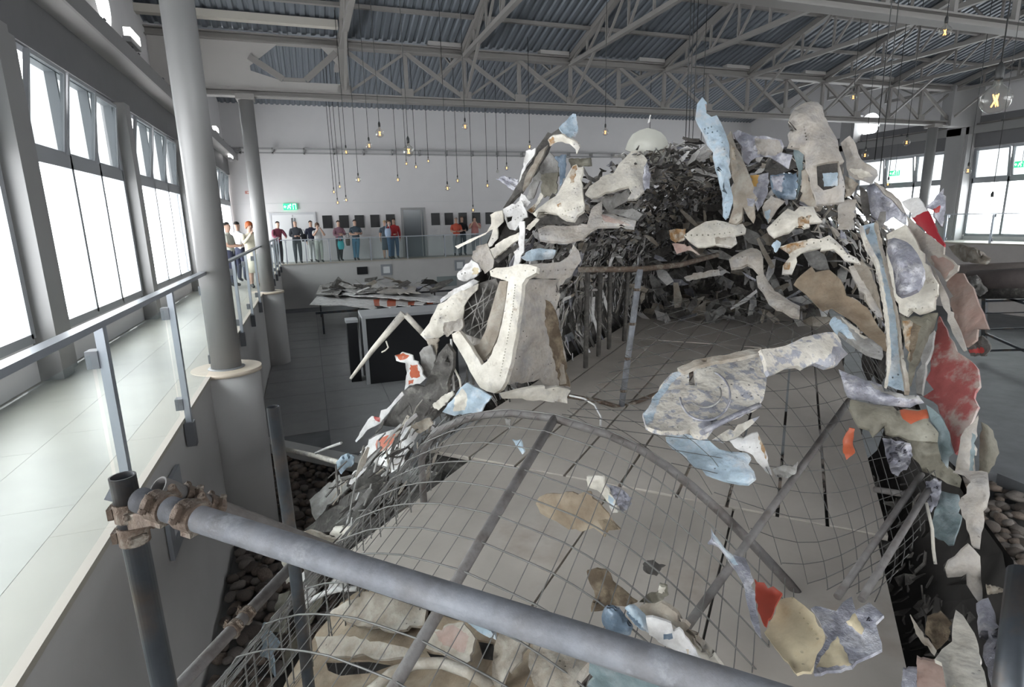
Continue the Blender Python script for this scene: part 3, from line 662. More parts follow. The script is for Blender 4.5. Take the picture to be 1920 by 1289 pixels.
# ================================================================== people
SKIN = mat('skin', (0.52, 0.33, 0.25), 0.55); SKIN2 = mat('skin_tan', (0.45, 0.27, 0.19), 0.55)
def cloth(name, c): return mat('cloth_' + name, c, 0.85, var=0.15, vscale=14)
HAIR = {'dark': mat('hair_dark', (0.025, 0.02, 0.018), 0.6), 'red': mat('hair_red', (0.42, 0.10, 0.025), 0.5), 'brown': mat('hair_brown', (0.10, 0.055, 0.035), 0.6), 'blond': mat('hair_blond', (0.42, 0.30, 0.16), 0.55), 'grey': mat('hair_grey', (0.30, 0.28, 0.27), 0.6)}
SHOE = mat('shoe_dark', (0.03, 0.028, 0.028), 0.5)
M_eye = mat('eye_dark', (0.02, 0.015, 0.012), 0.3); M_lip = mat('lip', (0.35, 0.12, 0.11), 0.5)
def person(x, y, z, face, H, top, bottom, hair, label, pose='stand', skin=SKIN, sleeve='short', skirt=False, longhair=False, lean=0.0):
    """one continuous skinned body; face = heading of the front (radians, 0 looks towards -Y)"""
    s = H / 1.75; V = {}; rad = {}; E = []
    def J(n, p, r): V[n] = Vector(p) * s; rad[n] = (r if isinstance(r, tuple) else (r, r)); kk = 1.12 if n in ('neck', 'jaw', 'skull', 'crown', 'neckb') or n[:2] in ('wr', 'hd', 'to') else 1.30; rad[n] = (rad[n][0] * s * kk, rad[n][1] * s * kk)
    ln = lean
    J('pelvis', (0, 0, 0.96), (0.155, 0.115)); J('waist', (0, -0.3 * ln, 1.12), (0.135, 0.10)); J('chest', (0, -0.7 * ln, 1.33), (0.165, 0.115)); J('neckb', (0, -0.95 * ln, 1.46), (0.075, 0.07)); J('neck', (0, -1.05 * ln - 0.005, 1.52), (0.052, 0.055))
    J('jaw', (0, -1.15 * ln - 0.02, 1.585), (0.062, 0.078)); J('skull', (0, -1.2 * ln - 0.01, 1.67), (0.072, 0.092)); J('crown', (0, -1.2 * ln, 1.715), (0.05, 0.06))
    E += [('pelvis', 'waist'), ('waist', 'chest'), ('chest', 'neckb'), ('neckb', 'neck'), ('neck', 'jaw'), ('jaw', 'skull'), ('skull', 'crown')]
    for sd, k in ((-1, 'l'), (1, 'r')):
        J('sh' + k, (sd * 0.185, -0.8 * ln, 1.40), 0.062)
        el, wr, hd = {'stand': ((sd * 0.235, 0.02, 1.12), (sd * 0.235, -0.06, 0.88), (sd * 0.225, -0.09, 0.80)),
                      'folded': ((sd * 0.25, -0.05, 1.14), (sd * 0.03, -0.22, 1.16 + 0.03 * sd), (-sd * 0.08, -0.23, 1.17 + 0.03 * sd)),
                      'front': ((sd * 0.24, -0.04, 1.13), (sd * 0.09, -0.26, 1.12), (sd * 0.03, -0.31, 1.13)),
                      'photo': ((sd * 0.25, -0.16, 1.20), (sd * 0.09, -0.27, 1.44), (sd * 0.05, -0.28, 1.52)),
                      'rail': ((sd * 0.27, -0.22, 1.16), (sd * 0.16, -0.42, 1.10), (sd * 0.13, -0.48, 1.09))}[pose]
        J('el' + k, el, 0.044); J('wr' + k, wr, 0.03); J('hd' + k, hd, (0.036, 0.022))
        E += [('chest', 'sh' + k), ('sh' + k, 'el' + k), ('el' + k, 'wr' + k), ('wr' + k, 'hd' + k)]
        fx = 0.06 if pose == 'folded' and sd > 0 else 0.0
        J('hp' + k, (sd * 0.09, 0, 0.88), 0.09); J('kn' + k, (sd * (0.10 - fx), -0.03, 0.50), 0.062); J('an' + k, (sd * (0.10 - fx * 1.4), 0.02, 0.09), 0.042); J('to' + k, (sd * (0.115 - fx), -0.15, 0.035), (0.042, 0.03))
        E += [('pelvis', 'hp' + k), ('hp' + k, 'kn' + k), ('kn' + k, 'an' + k), ('an' + k, 'to' + k)]
    names = list(V); idx = {n: i for i, n in enumerate(names)}
    me = bpy.data.meshes.new('person'); me.from_pydata([V[n] for n in names], [(idx[a], idx[b]) for a, b in E], [])
    o = bpy.data.objects.new('person', me); COL.objects.link(o)
    m = o.modifiers.new('skin', 'SKIN'); m.branch_smoothing = 0.6
    for n in names:
        sv = me.skin_vertices[0].data[idx[n]]; sv.radius = rad[n]; sv.use_root = (n == 'pelvis')
    o.modifiers.new('sub', 'SUBSURF').levels = 1
    dg = bpy.context.evaluated_depsgraph_get(); dg.update()
    body = bpy.data.meshes.new_from_object(o.evaluated_get(dg))
    o.modifiers.clear(); o.data = body; bpy.data.meshes.remove(me)
    # clothing and skin by the nearest bone
    mats_ = [skin, top, bottom, SHOE]; body.materials.clear()
    for q in mats_: body.materials.append(q)
    def bone_mat(a, b, t):
        if b in ('neck', 'jaw', 'skull', 'crown'): return 0
        if b.startswith('hd'): return 0
        if b.startswith('wr'): return 1 if sleeve == 'long' else 0
        if b.startswith('el'): return 1 if sleeve == 'long' or t < 0.75 else 0
        if b.startswith('to'): return 3
        if b.startswith('an'): return 0 if skirt and t > 0.0 else (3 if t > 0.9 else 2)
        if b.startswith('kn'): return 2
        if b.startswith('hp'): return 2
        if b in ('waist',): return 1 if t > 0.15 else 2
        return 1
    for pl in body.polygons:
        c = pl.center; best = (9, 0)
        for a, b in E:
            A, B = V[a], V[b]; ab = B - A; t = max(0, min(1, (c - A).dot(ab) / ab.length_squared)); dd = (c - (A + ab * t)).length - rad[b][0] * 0.5
            if dd < best[0]: best = (dd, bone_mat(a, b, t))
        pl.material_index = best[1]; pl.use_smooth = True
    o.location = (x, y, z); o.rotation_euler = (0, 0, face); tag(o, label, 'person', 'visitors on the walkways')
    def part(mb, nm, m_):
        c = mb.build(nm, m_, center=False); c.parent = o; return c
    hc = V['skull']; bh = MB()
    if hair:
        rows = []
        for i in range(7):
            t = i / 6 * (1.9 if longhair else 1.45)
            for j in range(14):
                a = 2 * math.pi * j / 14; fr = max(0, -math.sin(a))
                tt = t * (1 - (0.42 if i > 2 else 0.2) * fr * (i / 6))
                r0 = (0.088 if not longhair else 0.10) * s
                rows.append(hc + Vector((r0 * math.sin(tt) * math.cos(a), r0 * 1.22 * math.sin(tt) * math.sin(a) + 0.012 * s, r0 * 1.12 * math.cos(tt) - (0.05 * s * (t - 1.5) / 0.4 if longhair and t > 1.5 else 0))))
        k0 = len(bh.v); bh.v += rows
        for i in range(6):
            for j in range(14): bh.f.append((k0 + i * 14 + j, k0 + i * 14 + (j + 1) % 14, k0 + (i + 1) * 14 + (j + 1) % 14, k0 + (i + 1) * 14 + j)); bh.m.append(0); bh.sm.append(True)
        part(bh, 'hair', HAIR[hair])
    fb_ = MB(); fy = hc.y - 0.086 * s
    for sd in (-1, 1): fb_.tube([(sd * 0.03 * s, fy + 0.006, hc.z - 0.01), (sd * 0.03 * s, fy - 0.004, hc.z - 0.01)], 0.009 * s, 6, 0)
    fb_.bar((-0.022 * s, fy + 0.004, hc.z - 0.085 * s), (0.022 * s, fy + 0.004, hc.z - 0.085 * s), 0.012 * s, 0.01 * s, 1)
    fb_.v += [Vector((-0.012 * s, fy + 0.004, hc.z - 0.05 * s)), Vector((0.012 * s, fy + 0.004, hc.z - 0.05 * s)), Vector((0, fy - 0.022 * s, hc.z - 0.048 * s)), Vector((0, fy + 0.002, hc.z))]
    k0 = len(fb_.v) - 4
    for q in ((0, 1, 2), (0, 2, 3), (2, 1, 3)): fb_.f.append(tuple(k0 + i for i in q)); fb_.m.append(2); fb_.sm.append(False)
    part(fb_, 'face', [M_eye, M_lip, skin])
    for k in 'lr':                                                    # fingers close past the palm
        hd, wr = V['hd' + k], V['wr' + k]; d = (hd - wr).normalized(); sx, sy = frame_of(d); b = MB()
        for j, (off, ln_) in enumerate(((-0.022, 0.05), (-0.008, 0.058), (0.007, 0.055), (0.021, 0.042))):
            p = hd + sx * off * s; b.tube([p, p + d * ln_ * 0.55 * s, p + (d * 0.9 + sy * 0.35) * ln_ * s], 0.008 * s, 6, r1=0.006 * s)
        p = wr.lerp(hd, 0.6) + sx * 0.03 * s; b.tube([p, p + (d * 0.5 + sx * 0.6) * 0.03 * s, p + (d + sx * 0.5) * 0.045 * s], 0.0095 * s, 6, r1=0.007 * s)
        part(b, 'hand', skin)
    if skirt:
        b = MB(); b.lathe((0, 0, 0.42 * s), [(0.19 * s, 0), (0.175 * s, 0.25 * s), (0.165 * s, 0.55 * s)], 16); part(b, 'skirt', bottom)
    return o
def stand(px, Y, **k):
    p = onY(px, 420, Y); return person(p.x, Y, k.pop('z', 0.0), **k)
cream = cloth('cream', (0.66, 0.62, 0.50)); white = cloth('white', (0.70, 0.70, 0.70)); offw = cloth('offwhite', (0.55, 0.56, 0.50)); navy = cloth('navy', (0.035, 0.04, 0.075)); black = cloth('black', (0.02, 0.02, 0.024)); suit = cloth('charcoal', (0.045, 0.05, 0.062))
jeans = cloth('jeans', (0.06, 0.13, 0.24)); jeans2 = cloth('blue_jeans', (0.07, 0.22, 0.34)); red_ = cloth('red', (0.42, 0.03, 0.035)); orange = cloth('orange_red', (0.50, 0.09, 0.05)); maroon = cloth('maroon', (0.16, 0.035, 0.06)); plaid = cloth('plaid', (0.30, 0.16, 0.20)); slate = cloth('slate', (0.06, 0.085, 0.11)); pink = cloth('salmon', (0.50, 0.22, 0.20)); grey = cloth('grey', (0.25, 0.26, 0.28))
PI = math.pi
stand(412, 19.5, face=0.9, H=1.74, top=pink, bottom=navy, hair=None, label='bald visitor almost hidden behind the big column', pose='stand')
stand(424, 17.2, face=1.3, H=1.72, top=offw, bottom=navy, hair='dark', label='dark-haired visitor in a cream t-shirt with shoulder strap beside the column', pose='front')
stand(443, 18.6, face=2.6, H=1.74, top=white, bottom=navy, hair='dark', label='visitor in a white shirt seen between two others on the walkway', pose='stand')
stand(466, 16.6, face=0.5, H=1.72, top=cream, bottom=cream, hair='red', label='red-haired woman in a long cream coat at the glass railing', pose='photo', sleeve='long', longhair=True, skirt=True)
stand(479, 18.2, face=0.6, H=1.74, top=black, bottom=black, hair='dark', label='dark-haired visitor in black just behind the red-haired woman', pose='stand', sleeve='long')
stand(517, 25.85, face=0.5, H=1.76, top=maroon, bottom=black, hair='dark', label='visitor in dark maroon leaning on the railing beside the slim column', pose='rail', sleeve='long', lean=0.12)
stand(553, 25.95, face=0.15, H=1.79, top=suit, bottom=suit, hair=None, label='bald man in a dark suit standing before the white double door', pose='front', sleeve='long')
stand(582, 26.5, face=0.2, H=1.76, top=navy, bottom=white, hair='dark', label='visitor in navy half hidden behind the woman in white', pose='stand', sleeve='long')
stand(594, 26.0, face=0.3, H=1.66, top=white, bottom=offw, hair='brown', label='long-haired woman dressed in white at the far railing', pose='photo', longhair=True)
stand(634, 26.3, face=0.3, H=1.74, top=plaid, bottom=black, hair='dark', label='visitor in a plaid shirt holding a turquoise bag', pose='folded', sleeve='long')
stand(665, 26.3, face=0.1, H=1.76, top=slate, bottom=jeans2, hair='dark', label='visitor in a dark t-shirt and blue jeans with arms folded', pose='folded')
stand(721, 26.4, face=2.9, H=1.70, top=slate, bottom=slate, hair='blond', label='blond visitor in a dark dress seen from behind', pose='stand', skirt=True)
stand(729, 26.1, face=0.9, H=1.70, top=red_, bottom=jeans, hair='brown', label='visitor in red with a pale bag in front of the far wall', pose='front', sleeve='long')
stand(738, 26.4, face=0.0, H=1.78, top=red_, bottom=jeans, hair='dark', label='dark-haired man in a red top and jeans nearest the grey door', pose='stand', sleeve='long')
stand(855, 26.3, face=-0.2, H=1.76, top=orange, bottom=grey, hair='grey', label='man in an orange-red polo shirt beyond the wreck', pose='front')
stand(866, 26.5, face=0.0, H=1.80, top=black, bottom=slate, hair='brown', label='visitor in a black top beside the man in orange', pose='front', sleeve='long')
stand(890, 26.4, face=-0.3, H=1.80, top=pink, bottom=grey, hair='dark', label='bushy-haired visitor in salmon photographing close to the wreck', pose='photo', longhair=True)
def bag(px, py, Y, wd, ht, dp, m_, label, strap=True):
    p = onY(px, py, Y); e = tag(empty('bag', p), label, 'bag')
    n = 14; b = MB(); prof_ = []
    for i in range(6):
        t = i / 5; q = 0.6 + 0.4 * math.sin(math.pi * (0.15 + 0.75 * (1 - t))); prof_.append((q, ht * t))
    k0 = len(b.v)
    for q, zz in prof_:
        for j in range(n): b.v.append(p + Vector((wd / 2 * q * math.cos(2 * PI * j / n), dp / 2 * q * math.sin(2 * PI * j / n), zz)))
    for i in range(5):
        for j in range(n): b.f.append((k0 + i * n + j, k0 + i * n + (j + 1) % n, k0 + (i + 1) * n + (j + 1) % n, k0 + (i + 1) * n + j)); b.m.append(0); b.sm.append(True)
    b.f.append(tuple(k0 + j for j in range(n))[::-1]); b.m.append(0); b.sm.append(False); b.f.append(tuple(k0 + 5 * n + j for j in range(n))); b.m.append(0); b.sm.append(False)
    b.build('bag_body', m_, e)
    if strap: MB().tube([p + Vector((-wd * 0.35, 0, ht * 0.95)), p + Vector((-wd * 0.2, 0, ht * 1.5)), p + Vector((wd * 0.2, 0, ht * 1.5)), p + Vector((wd * 0.35, 0, ht * 0.95))], 0.012, 6).build('strap', m_, e)
bag(640, 468, 25.9, 0.28, 0.36, 0.14, cloth('turquoise', (0.03, 0.38, 0.42)), 'turquoise bag hanging from the arm of the plaid-shirted visitor')
bag(653, 461, 26.2, 0.2, 0.36, 0.14, cloth('brown_bag', (0.09, 0.07, 0.055)), 'brown shoulder bag at the hip of the visitor in blue jeans')
bag(570, 453, 25.95, 0.2, 0.32, 0.14, black, 'black shoulder bag beside the man in the dark suit')
bag(728, 445, 25.85, 0.28, 0.38, 0.16, cloth('pale_blue_bag', (0.42, 0.52, 0.68)), 'pale blue backpack held by the visitor in red')

# ================================================================== table wreckage, crates and rack behind
M_bare = mat('bare_dusty_metal', (0.46, 0.44, 0.42), 0.55, metal=0.2, var=0.3, vscale=6, col2=(0.62, 0.60, 0.57), mix=0.5, mscale=4, soft=0.1)
bx = tag(empty('display_crate', (1.9, 13.6, ZL)), 'tall black crate with grey edge trims behind the wreck', 'crate')
x0, x1, y0, y1, zt = 0.92, 3.0, 12.4, 13.3, -0.32
MB().box(x0 + 0.08, x1, y0 + 0.02, y1, ZL, zt - 0.06).build('crate_body', M_black, bx)
M_trim = mat('crate_trim', (0.40, 0.40, 0.41), 0.5)
MB().box(x0, x1 + 0.03, y0 - 0.03, y1 + 0.03, zt - 0.06, zt).build('crate_top', M_trim, bx)
for (a, b_) in ((x0, y0), (x0, y1 - 0.08)): MB().box(a, a + 0.08, b_, b_ + 0.08, ZL, zt - 0.06).build('edge_trim', M_trim, bx)
cr2 = tag(empty('display_crate', (0.75, 12.9, ZL)), 'narrow black crate tucked behind the tall black crate', 'crate')
MB().box(0.62, 0.84, 12.75, 13.1, ZL, -0.5).build('crate_body', M_black, cr2); MB().box(0.60, 0.86, 12.72, 13.12, -0.5, -0.44).build('crate_top', M_trim, cr2)
# wing panel pieces lying on a low stand
stn = tag(empty('low_stand', (2.6, 21, ZL)), 'low dark stand carrying wing panels in the sunken hall', 'stand')
for xx in (0.2, 1.6, 3.0, 4.6):
    for yy in (19.0, 22.6): MB().bar((xx, yy, ZL), (xx, yy, -1.12), 0.06, 0.06).build('leg', M_dark, stn)
for yy in (19.0, 22.6): MB().bar((0.0, yy, -1.15), (5.6, yy, -1.15), 0.08, 0.07).build('stand_beam', M_dark, stn)

# ================================================================== wreck: materials of the torn aircraft skin
CR = mat('cream_paint', (0.82, 0.77, 0.68), 0.5, var=0.16, vscale=7, col2=(0.50, 0.47, 0.45), mix=0.30, mscale=5, soft=0.1, col3=(0.33, 0.25, 0.18), mix3=0.12, m3scale=9, bump=0.15, bscale=25, grime=0.48, dots=0.9, dent=0.5)
WH = mat('white_paint', (0.82, 0.80, 0.79), 0.45, var=0.14, vscale=7, col2=(0.52, 0.52, 0.56), mix=0.28, mscale=6, soft=0.08, col3=(0.28, 0.23, 0.19), mix3=0.10, m3scale=11, bump=0.15, bscale=25, grime=0.48, dots=0.9, dent=0.5)
PL = mat('peeling_paint', (0.83, 0.78, 0.70), 0.5, var=0.12, vscale=9, col2=(0.44, 0.44, 0.49), mix=0.44, mscale=13, soft=0.03, col3=(0.12, 0.12, 0.15), mix3=0.12, m3scale=22, bump=0.25, bscale=20, grime=0.48, dots=0.9, dent=0.5)
BL = mat('pale_blue_primer', (0.50, 0.62, 0.73), 0.5, var=0.18, vscale=8, col2=(0.66, 0.70, 0.74), mix=0.38, mscale=7, soft=0.06, col3=(0.17, 0.24, 0.33), mix3=0.12, m3scale=10, bump=0.20, bscale=25, grime=0.50, dots=0.9, dent=0.5)
LV = mat('lavender_alloy', (0.43, 0.43, 0.50), 0.42, metal=0.25, var=0.3, vscale=14, col2=(0.60, 0.59, 0.63), mix=0.42, mscale=12, soft=0.05, col3=(0.20, 0.19, 0.21), mix3=0.15, m3scale=16, bump=0.40, bscale=35, grime=0.50, dots=0.5, dent=0.6)
TN = mat('tan_dusty', (0.47, 0.405, 0.335), 0.8, var=0.3, vscale=6, col2=(0.56, 0.52, 0.46), mix=0.45, mscale=7, soft=0.1, bump=0.25, bscale=25, grime=0.50, dots=0.9, dent=0.5)
GY = mat('grey_dusty', (0.37, 0.355, 0.34), 0.7, var=0.3, vscale=6, col2=(0.50, 0.485, 0.47), mix=0.4, mscale=6, soft=0.1, bump=0.25, bscale=25, grime=0.50, dots=0.5, dent=0.6)
BG = mat('beige_skin', (0.60, 0.545, 0.485), 0.7, var=0.25, vscale=5, col2=(0.36, 0.345, 0.34), mix=0.42, mscale=5, soft=0.12, bump=0.30, bscale=28, grime=0.55, dots=0.9, dent=0.5)
OL = mat('olive_primer', (0.255, 0.235, 0.185), 0.65, var=0.25, vscale=7, col2=(0.36, 0.34, 0.28), mix=0.35, mscale=5, soft=0.1, bump=0.20, grime=0.40, dots=0.5, dent=0.6)
DK = mat('dark_debris', (0.115, 0.105, 0.097), 0.8, var=0.5, vscale=12, col2=(0.24, 0.22, 0.20), mix=0.3, mscale=10, soft=0.08, bump=0.5, bscale=25)
MU = mat('mud_brown', (0.17, 0.125, 0.085), 0.9, var=0.4, vscale=10, col2=(0.34, 0.27, 0.19), mix=0.42, mscale=9, soft=0.08, bump=0.4, bscale=30)
RU = mat('rust_orange', (0.44, 0.25, 0.11), 0.8, var=0.35, vscale=12, col2=(0.66, 0.58, 0.48), mix=0.5, mscale=16, soft=0.08, bump=0.30, grime=0.40)
RD = mat('red_livery', (0.46, 0.055, 0.05), 0.45, var=0.25, vscale=8, col2=(0.55, 0.42, 0.38), mix=0.16, mscale=10, soft=0.05, grime=0.40)
PK = mat('faded_red_livery', (0.46, 0.12, 0.115), 0.4, var=0.25, vscale=6, col2=(0.50, 0.40, 0.36), mix=0.45, mscale=6, soft=0.05, bump=0.12, grime=0.40)
DP = mat('dusty_pink_skin', (0.44, 0.29, 0.25), 0.7, var=0.2, vscale=5, col2=(0.43, 0.37, 0.33), mix=0.42, mscale=4, soft=0.15, bump=0.15, grime=0.40, dots=0.5, dent=0.6)
OR = mat('orange_red_livery', (0.56, 0.13, 0.06), 0.5, var=0.2, vscale=10, col2=(0.6, 0.5, 0.46), mix=0.18, mscale=14, soft=0.04, grime=0.40)
YL = mat('yellow_cream', (0.68, 0.58, 0.40), 0.55, var=0.18, vscale=7, col2=(0.52, 0.40, 0.24), mix=0.25, mscale=7, soft=0.1, grime=0.40, dots=0.5, dent=0.6)
SB = mat('slate_blue', (0.20, 0.27, 0.36), 0.45, metal=0.2, var=0.3, vscale=8, col2=(0.40, 0.46, 0.54), mix=0.35, mscale=8, soft=0.08, bump=0.20, grime=0.40, dots=0.5, dent=0.6)
TE = mat('teal_grey', (0.22, 0.29, 0.31), 0.6, var=0.3, vscale=7, col2=(0.36, 0.40, 0.42), mix=0.4, mscale=6, soft=0.1, bump=0.30, grime=0.40, dots=0.5, dent=0.6)
FR = mat('frosted_plastic', (0.55, 0.54, 0.48), 0.35, var=0.08, vscale=4)
PLY = mat('plywood_grey', (0.52, 0.47, 0.42), 0.75, var=0.14, vscale=1.6, col2=(0.60, 0.545, 0.49), mix=0.45, mscale=1.7, soft=0.18, col3=(0.43, 0.36, 0.30), mix3=0.2, m3scale=1.2)
BC = mat('brown_cloth', (0.36, 0.275, 0.195), 0.85, var=0.3, vscale=6, col2=(0.46, 0.38, 0.29), mix=0.4, mscale=5, soft=0.12, bump=0.2, grime=0.3)
WIRE2 = mat('dull_wire', (0.12, 0.115, 0.11), 0.6, metal=0.3)
WIRE = mat('galvanised_wire', (0.25, 0.24, 0.23), 0.5, metal=0.4, var=0.3, vscale=10)

def resample(poly, step, jag, rnd):
    out = []
    n = len(poly)
    for i in range(n):
        p, q = Vector(poly[i][:2]), Vector(poly[(i + 1) % n][:2]); L_ = (q - p).length; k = max(1, int(L_ / step))
        for j in range(k):
            c = p.lerp(q, j / k)
            if j and jag: c = c + Vector((rnd.uniform(-jag, jag), rnd.uniform(-jag, jag)))
            out.append(c)
    return out
def seg_dist(p, poly):
    best = 1e9; n = len(poly)
    for i in range(n):
        a, b = poly[i], poly[(i + 1) % n]; ab = b - a; t = max(0, min(1, (p - a).dot(ab) / max(1e-9, ab.length_squared)))
        best = min(best, (p - (a + ab * t)).length)
    return best
FRN = [0]
def frag(name, label, pts, u, m, gx=0.0, gy=0.0, bulge=0.0, thick=0.02, crumple=0.012, freq=7.0, jag=0.8, step=None, holes=(), patches=(), rivets=(), place=onU, cat='wreckage', group=None, parent=None, fold=1.0, curl=1.0, tear=True):
    """a torn sheet: outline on its own plane at depth u (gx, gy tilt the plane), dished, crumpled and given real thickness"""
    thick = max(0.010, thick * 0.42)
    FRN[0] += 1; rnd = random.Random(FRN[0] * 13 + 5)
    P2 = [Vector(p[:2]) for p in pts]
    xs = [p.x for p in P2]; ys = [p.y for p in P2]; cx, cy = sum(xs) / len(xs), sum(ys) / len(ys)
    size = max(max(xs) - min(xs), max(ys) - min(ys)); step = step or max(3.2, min(11, size / 11))
    bd = resample(P2, step, jag * 1.4, rnd)
    if jag >= 0.5 and size > 34 and tear:
        cen = Vector((cx, cy))
        for _ in range(max(2, int(size / 16))):                      # torn notches along the edge
            i = rnd.randrange(len(bd)); d_ = cen - bd[i]
            if d_.length > 1: bd[i] = bd[i] + d_.normalized() * rnd.uniform(0.02, 0.07) * min(size, 120)
    co = list(bd); ed = [(i, (i + 1) % len(bd)) for i in range(len(bd))]
    def addloop(L2):
        k = len(co); co.extend(L2); ed.extend((k + i, k + (i + 1) % len(L2)) for i in range(len(L2)))
    hl = [resample([Vector(q) for q in h], step, jag * 0.7, rnd) for h in holes]
    for (x0, y0, x1, y1, n, r) in rivets:
        for i in range(n):
            t = i / max(1, n - 1); c = Vector((x0 + (x1 - x0) * t, y0 + (y1 - y0) * t))
            hl.append([c + Vector((r * math.cos(a), r * math.sin(a))) for a in (0.3, 1.57, 2.8, 4.0, 5.2)])
    pl = [(pm, [Vector(q) for q in pp]) for pm, pp in patches]
    for h in hl: addloop(h)
    pl = [(pm, resample(pp, max(2.2, step * 0.6), min(2.6, jag * 2.6), rnd)) for pm, pp in pl]
    for pm, pp in pl: addloop(pp)
    y = min(ys) + step * 0.5; row = 0
    while y < max(ys):
        x = min(xs) + (step * 0.5 if row % 2 else 0)
        while x < max(xs):
            p = Vector((x + rnd.uniform(-0.2, 0.2) * step, y + rnd.uniform(-0.2, 0.2) * step))
            if inside(p, bd) and seg_dist(p, bd) > step * 0.45: co.append(p)
            x += step
        y += step * 0.9; row += 1
    V, E_, F, *_ = delaunay_2d_cdt(co, ed, [], 1, 1e-4)
    # keep faces inside the outline and outside the holes
    keep = []
    for f in F:
        c = sum((V[i] for i in f), Vector((0, 0))) / len(f)
        if not inside(c, bd) or any(inside(c, h) for h in hl): continue
        mi = 0
        for k, (pm, pp) in enumerate(pl):
            if inside(c, pp): mi = k + 1
        keep.append((f, mi))
    dmax = max((seg_dist(p, bd) for p in V), default=1) or 1
    P3 = []
    szm = size * (place(cx, cy, u) - CAM).length / FPX
    folds = []
    for _ in range(2 if size > 40 else 1):
        an = rnd.uniform(0, 6.28); folds.append((Vector((math.cos(an), math.sin(an))), rnd.uniform(-0.25, 0.25) * size, rnd.uniform(-0.32, 0.32) * fold))
    seed = Vector((FRN[0] * 3.1, FRN[0] * 1.7, 0))
    for p in V:
        uu = u + gx * (p.x - cx) / 100 + gy * (p.y - cy) / 100
        b = place(p.x, p.y, uu); dn = min(1, seg_dist(p, bd) / dmax)
        tow = (CAM - b).normalized()
        k = 0.45 * bulge * (1 - (1 - dn) ** 2)
        nv = 1.3 * noise.noise(b * freq + seed) + 0.9 * (0.5 - abs(noise.noise(b * freq * 1.9 + seed))) + 0.4 * noise.noise(b * freq * 4.5 + seed)
        for fd, fo, fa in folds: k += fa * szm * max(0.0, (p - Vector((cx, cy))).dot(fd) - fo) / size
        k += 0.16 * szm * curl * noise.noise(b * 2.6 + seed) * max(0.0, 1 - dn / 0.3) ** 2
        P3.append(b + tow * (k + 1.4 * crumple * nv))
    nrm = Vector((0, 0, 0))
    for f, mi in keep:
        n = (P3[f[1]] - P3[f[0]]).cross(P3[f[2]] - P3[f[0]])
        if n.dot(CAM - P3[f[0]]) < 0: n = -n
        nrm += n
    nrm = nrm.normalized() if nrm.length > 0 else Vector((0, 0, 1))
    B = MB(); N_ = len(P3); B.v = P3 + [p - nrm * thick for p in P3]; cnt = {}
    for f, mi in keep:
        if (P3[f[1]] - P3[f[0]]).cross(P3[f[2]] - P3[f[0]]).dot(nrm) < 0: f = list(reversed(f))
        B.f.append(tuple(f)); B.m.append(mi); B.sm.append(True)
        B.f.append(tuple(N_ + i for i in reversed(f))); B.m.append(mi); B.sm.append(True)
        for i in range(len(f)):
            a, b = f[i], f[(i + 1) % len(f)]; cnt.setdefault((min(a, b), max(a, b)), []).append((a, b, mi))
    for k, v in cnt.items():
        if len(v) == 1:
            a, b, mi = v[0]; k2 = len(B.v); B.v += [B.v[b], B.v[a], B.v[N_ + a], B.v[N_ + b]]; B.f.append((k2, k2 + 1, k2 + 2, k2 + 3)); B.m.append(mi); B.sm.append(False)
    used = sorted({i for f in B.f for i in f}); rm = {o: i for i, o in enumerate(used)}
    B.v = [B.v[i] for i in used]; B.f = [tuple(rm[i] for i in f) for f in B.f]
    o = B.build(name, [m] + [pm for pm, _ in pl], parent)
    if parent is None: tag(o, label, cat, group)
    return o
def rod(name, label, pts, r, m, group=None, n=8, r1=None, parent=None):
    o = MB().tube([onU(x, y, u) for x, y, u in pts], r, n, r1=r1).build(name, m, parent)
    return tag(o, label, 'wreckage', group) if parent is None else o

# ------------------------------------------------------------------ deck of boards under the wreck
ZD = -0.10
deck = tag(empty('fuselage_deck', wk(7, -0.95, ZD - 0.06)), 'grey board floor inside the wreck cage', 'floor')
vs = [-2.47, -2.1, -1.72, -1.34, -0.95, -0.58, -0.28, 0.0, 0.26, 0.56]
rnd = random.Random(3)
def board(u0, u1, v0, v1, dz, name='plank'):
    g = 0.010 if name == 'plank' else 0.006
    c = [wk(u0 + g, v0 + g, ZD + dz), wk(u1 - g, v0 + g, ZD + dz), wk(u1 - g, v1 - g, ZD + dz), wk(u0 + g, v1 - g, ZD + dz)]
    b = MB(); lo = [p - Vector((0, 0, 0.03)) for p in c]
    b.quad(c[::-1]).quad(lo)
    for i in range(4): b.quad([c[i], c[(i + 1) % 4], lo[(i + 1) % 4], lo[i]])
    return b.build(name, PLY, deck, fixn=True)
for i in range(9):
    board(3.4, 8.0, vs[i], vs[i + 1], rnd.uniform(-0.004, 0.004)); board(8.0, 12.4, vs[i], vs[i + 1], rnd.uniform(-0.004, 0.004)); board(12.4, 17.0, vs[i], vs[i + 1], rnd.uniform(-0.004, 0.004))
for (u0, u1, v0, v1) in ((2.02, 3.4, -2.08, -0.98), (2.02, 3.4, -0.98, -0.24), (2.02, 3.4, -0.24, 0.50)): board(u0, u1, v0, v1, -0.006, 'deck_panel')
for uu in (2.1, 3.4, 5.5, 8, 11): MB().bar(wk(uu, -2.5, ZD - 0.10), wk(uu, 0.6, ZD - 0.10), 0.09, 0.10).build('joist', DK, deck)
MB().bar(wk(2.0, -2.0, ZD - 0.07), wk(2.0, 0.5, ZD - 0.07), 0.05, 0.10).build('edge_beam', DK, deck)
for vv in (-2.3, 0.4): MB().bar(wk(2.0, vv, ZD - 0.2), wk(16, vv, ZD - 0.2), 0.1, 0.1).build('girder', DK, deck)
for uu in (2.3, 5, 8, 11, 14):
    for vv in (-2.3, 0.4): MB().bar(wk(uu, vv, ZL - 0.35), wk(uu, vv, ZD - 0.25), 0.09, 0.09).build('support_post', DK, deck)

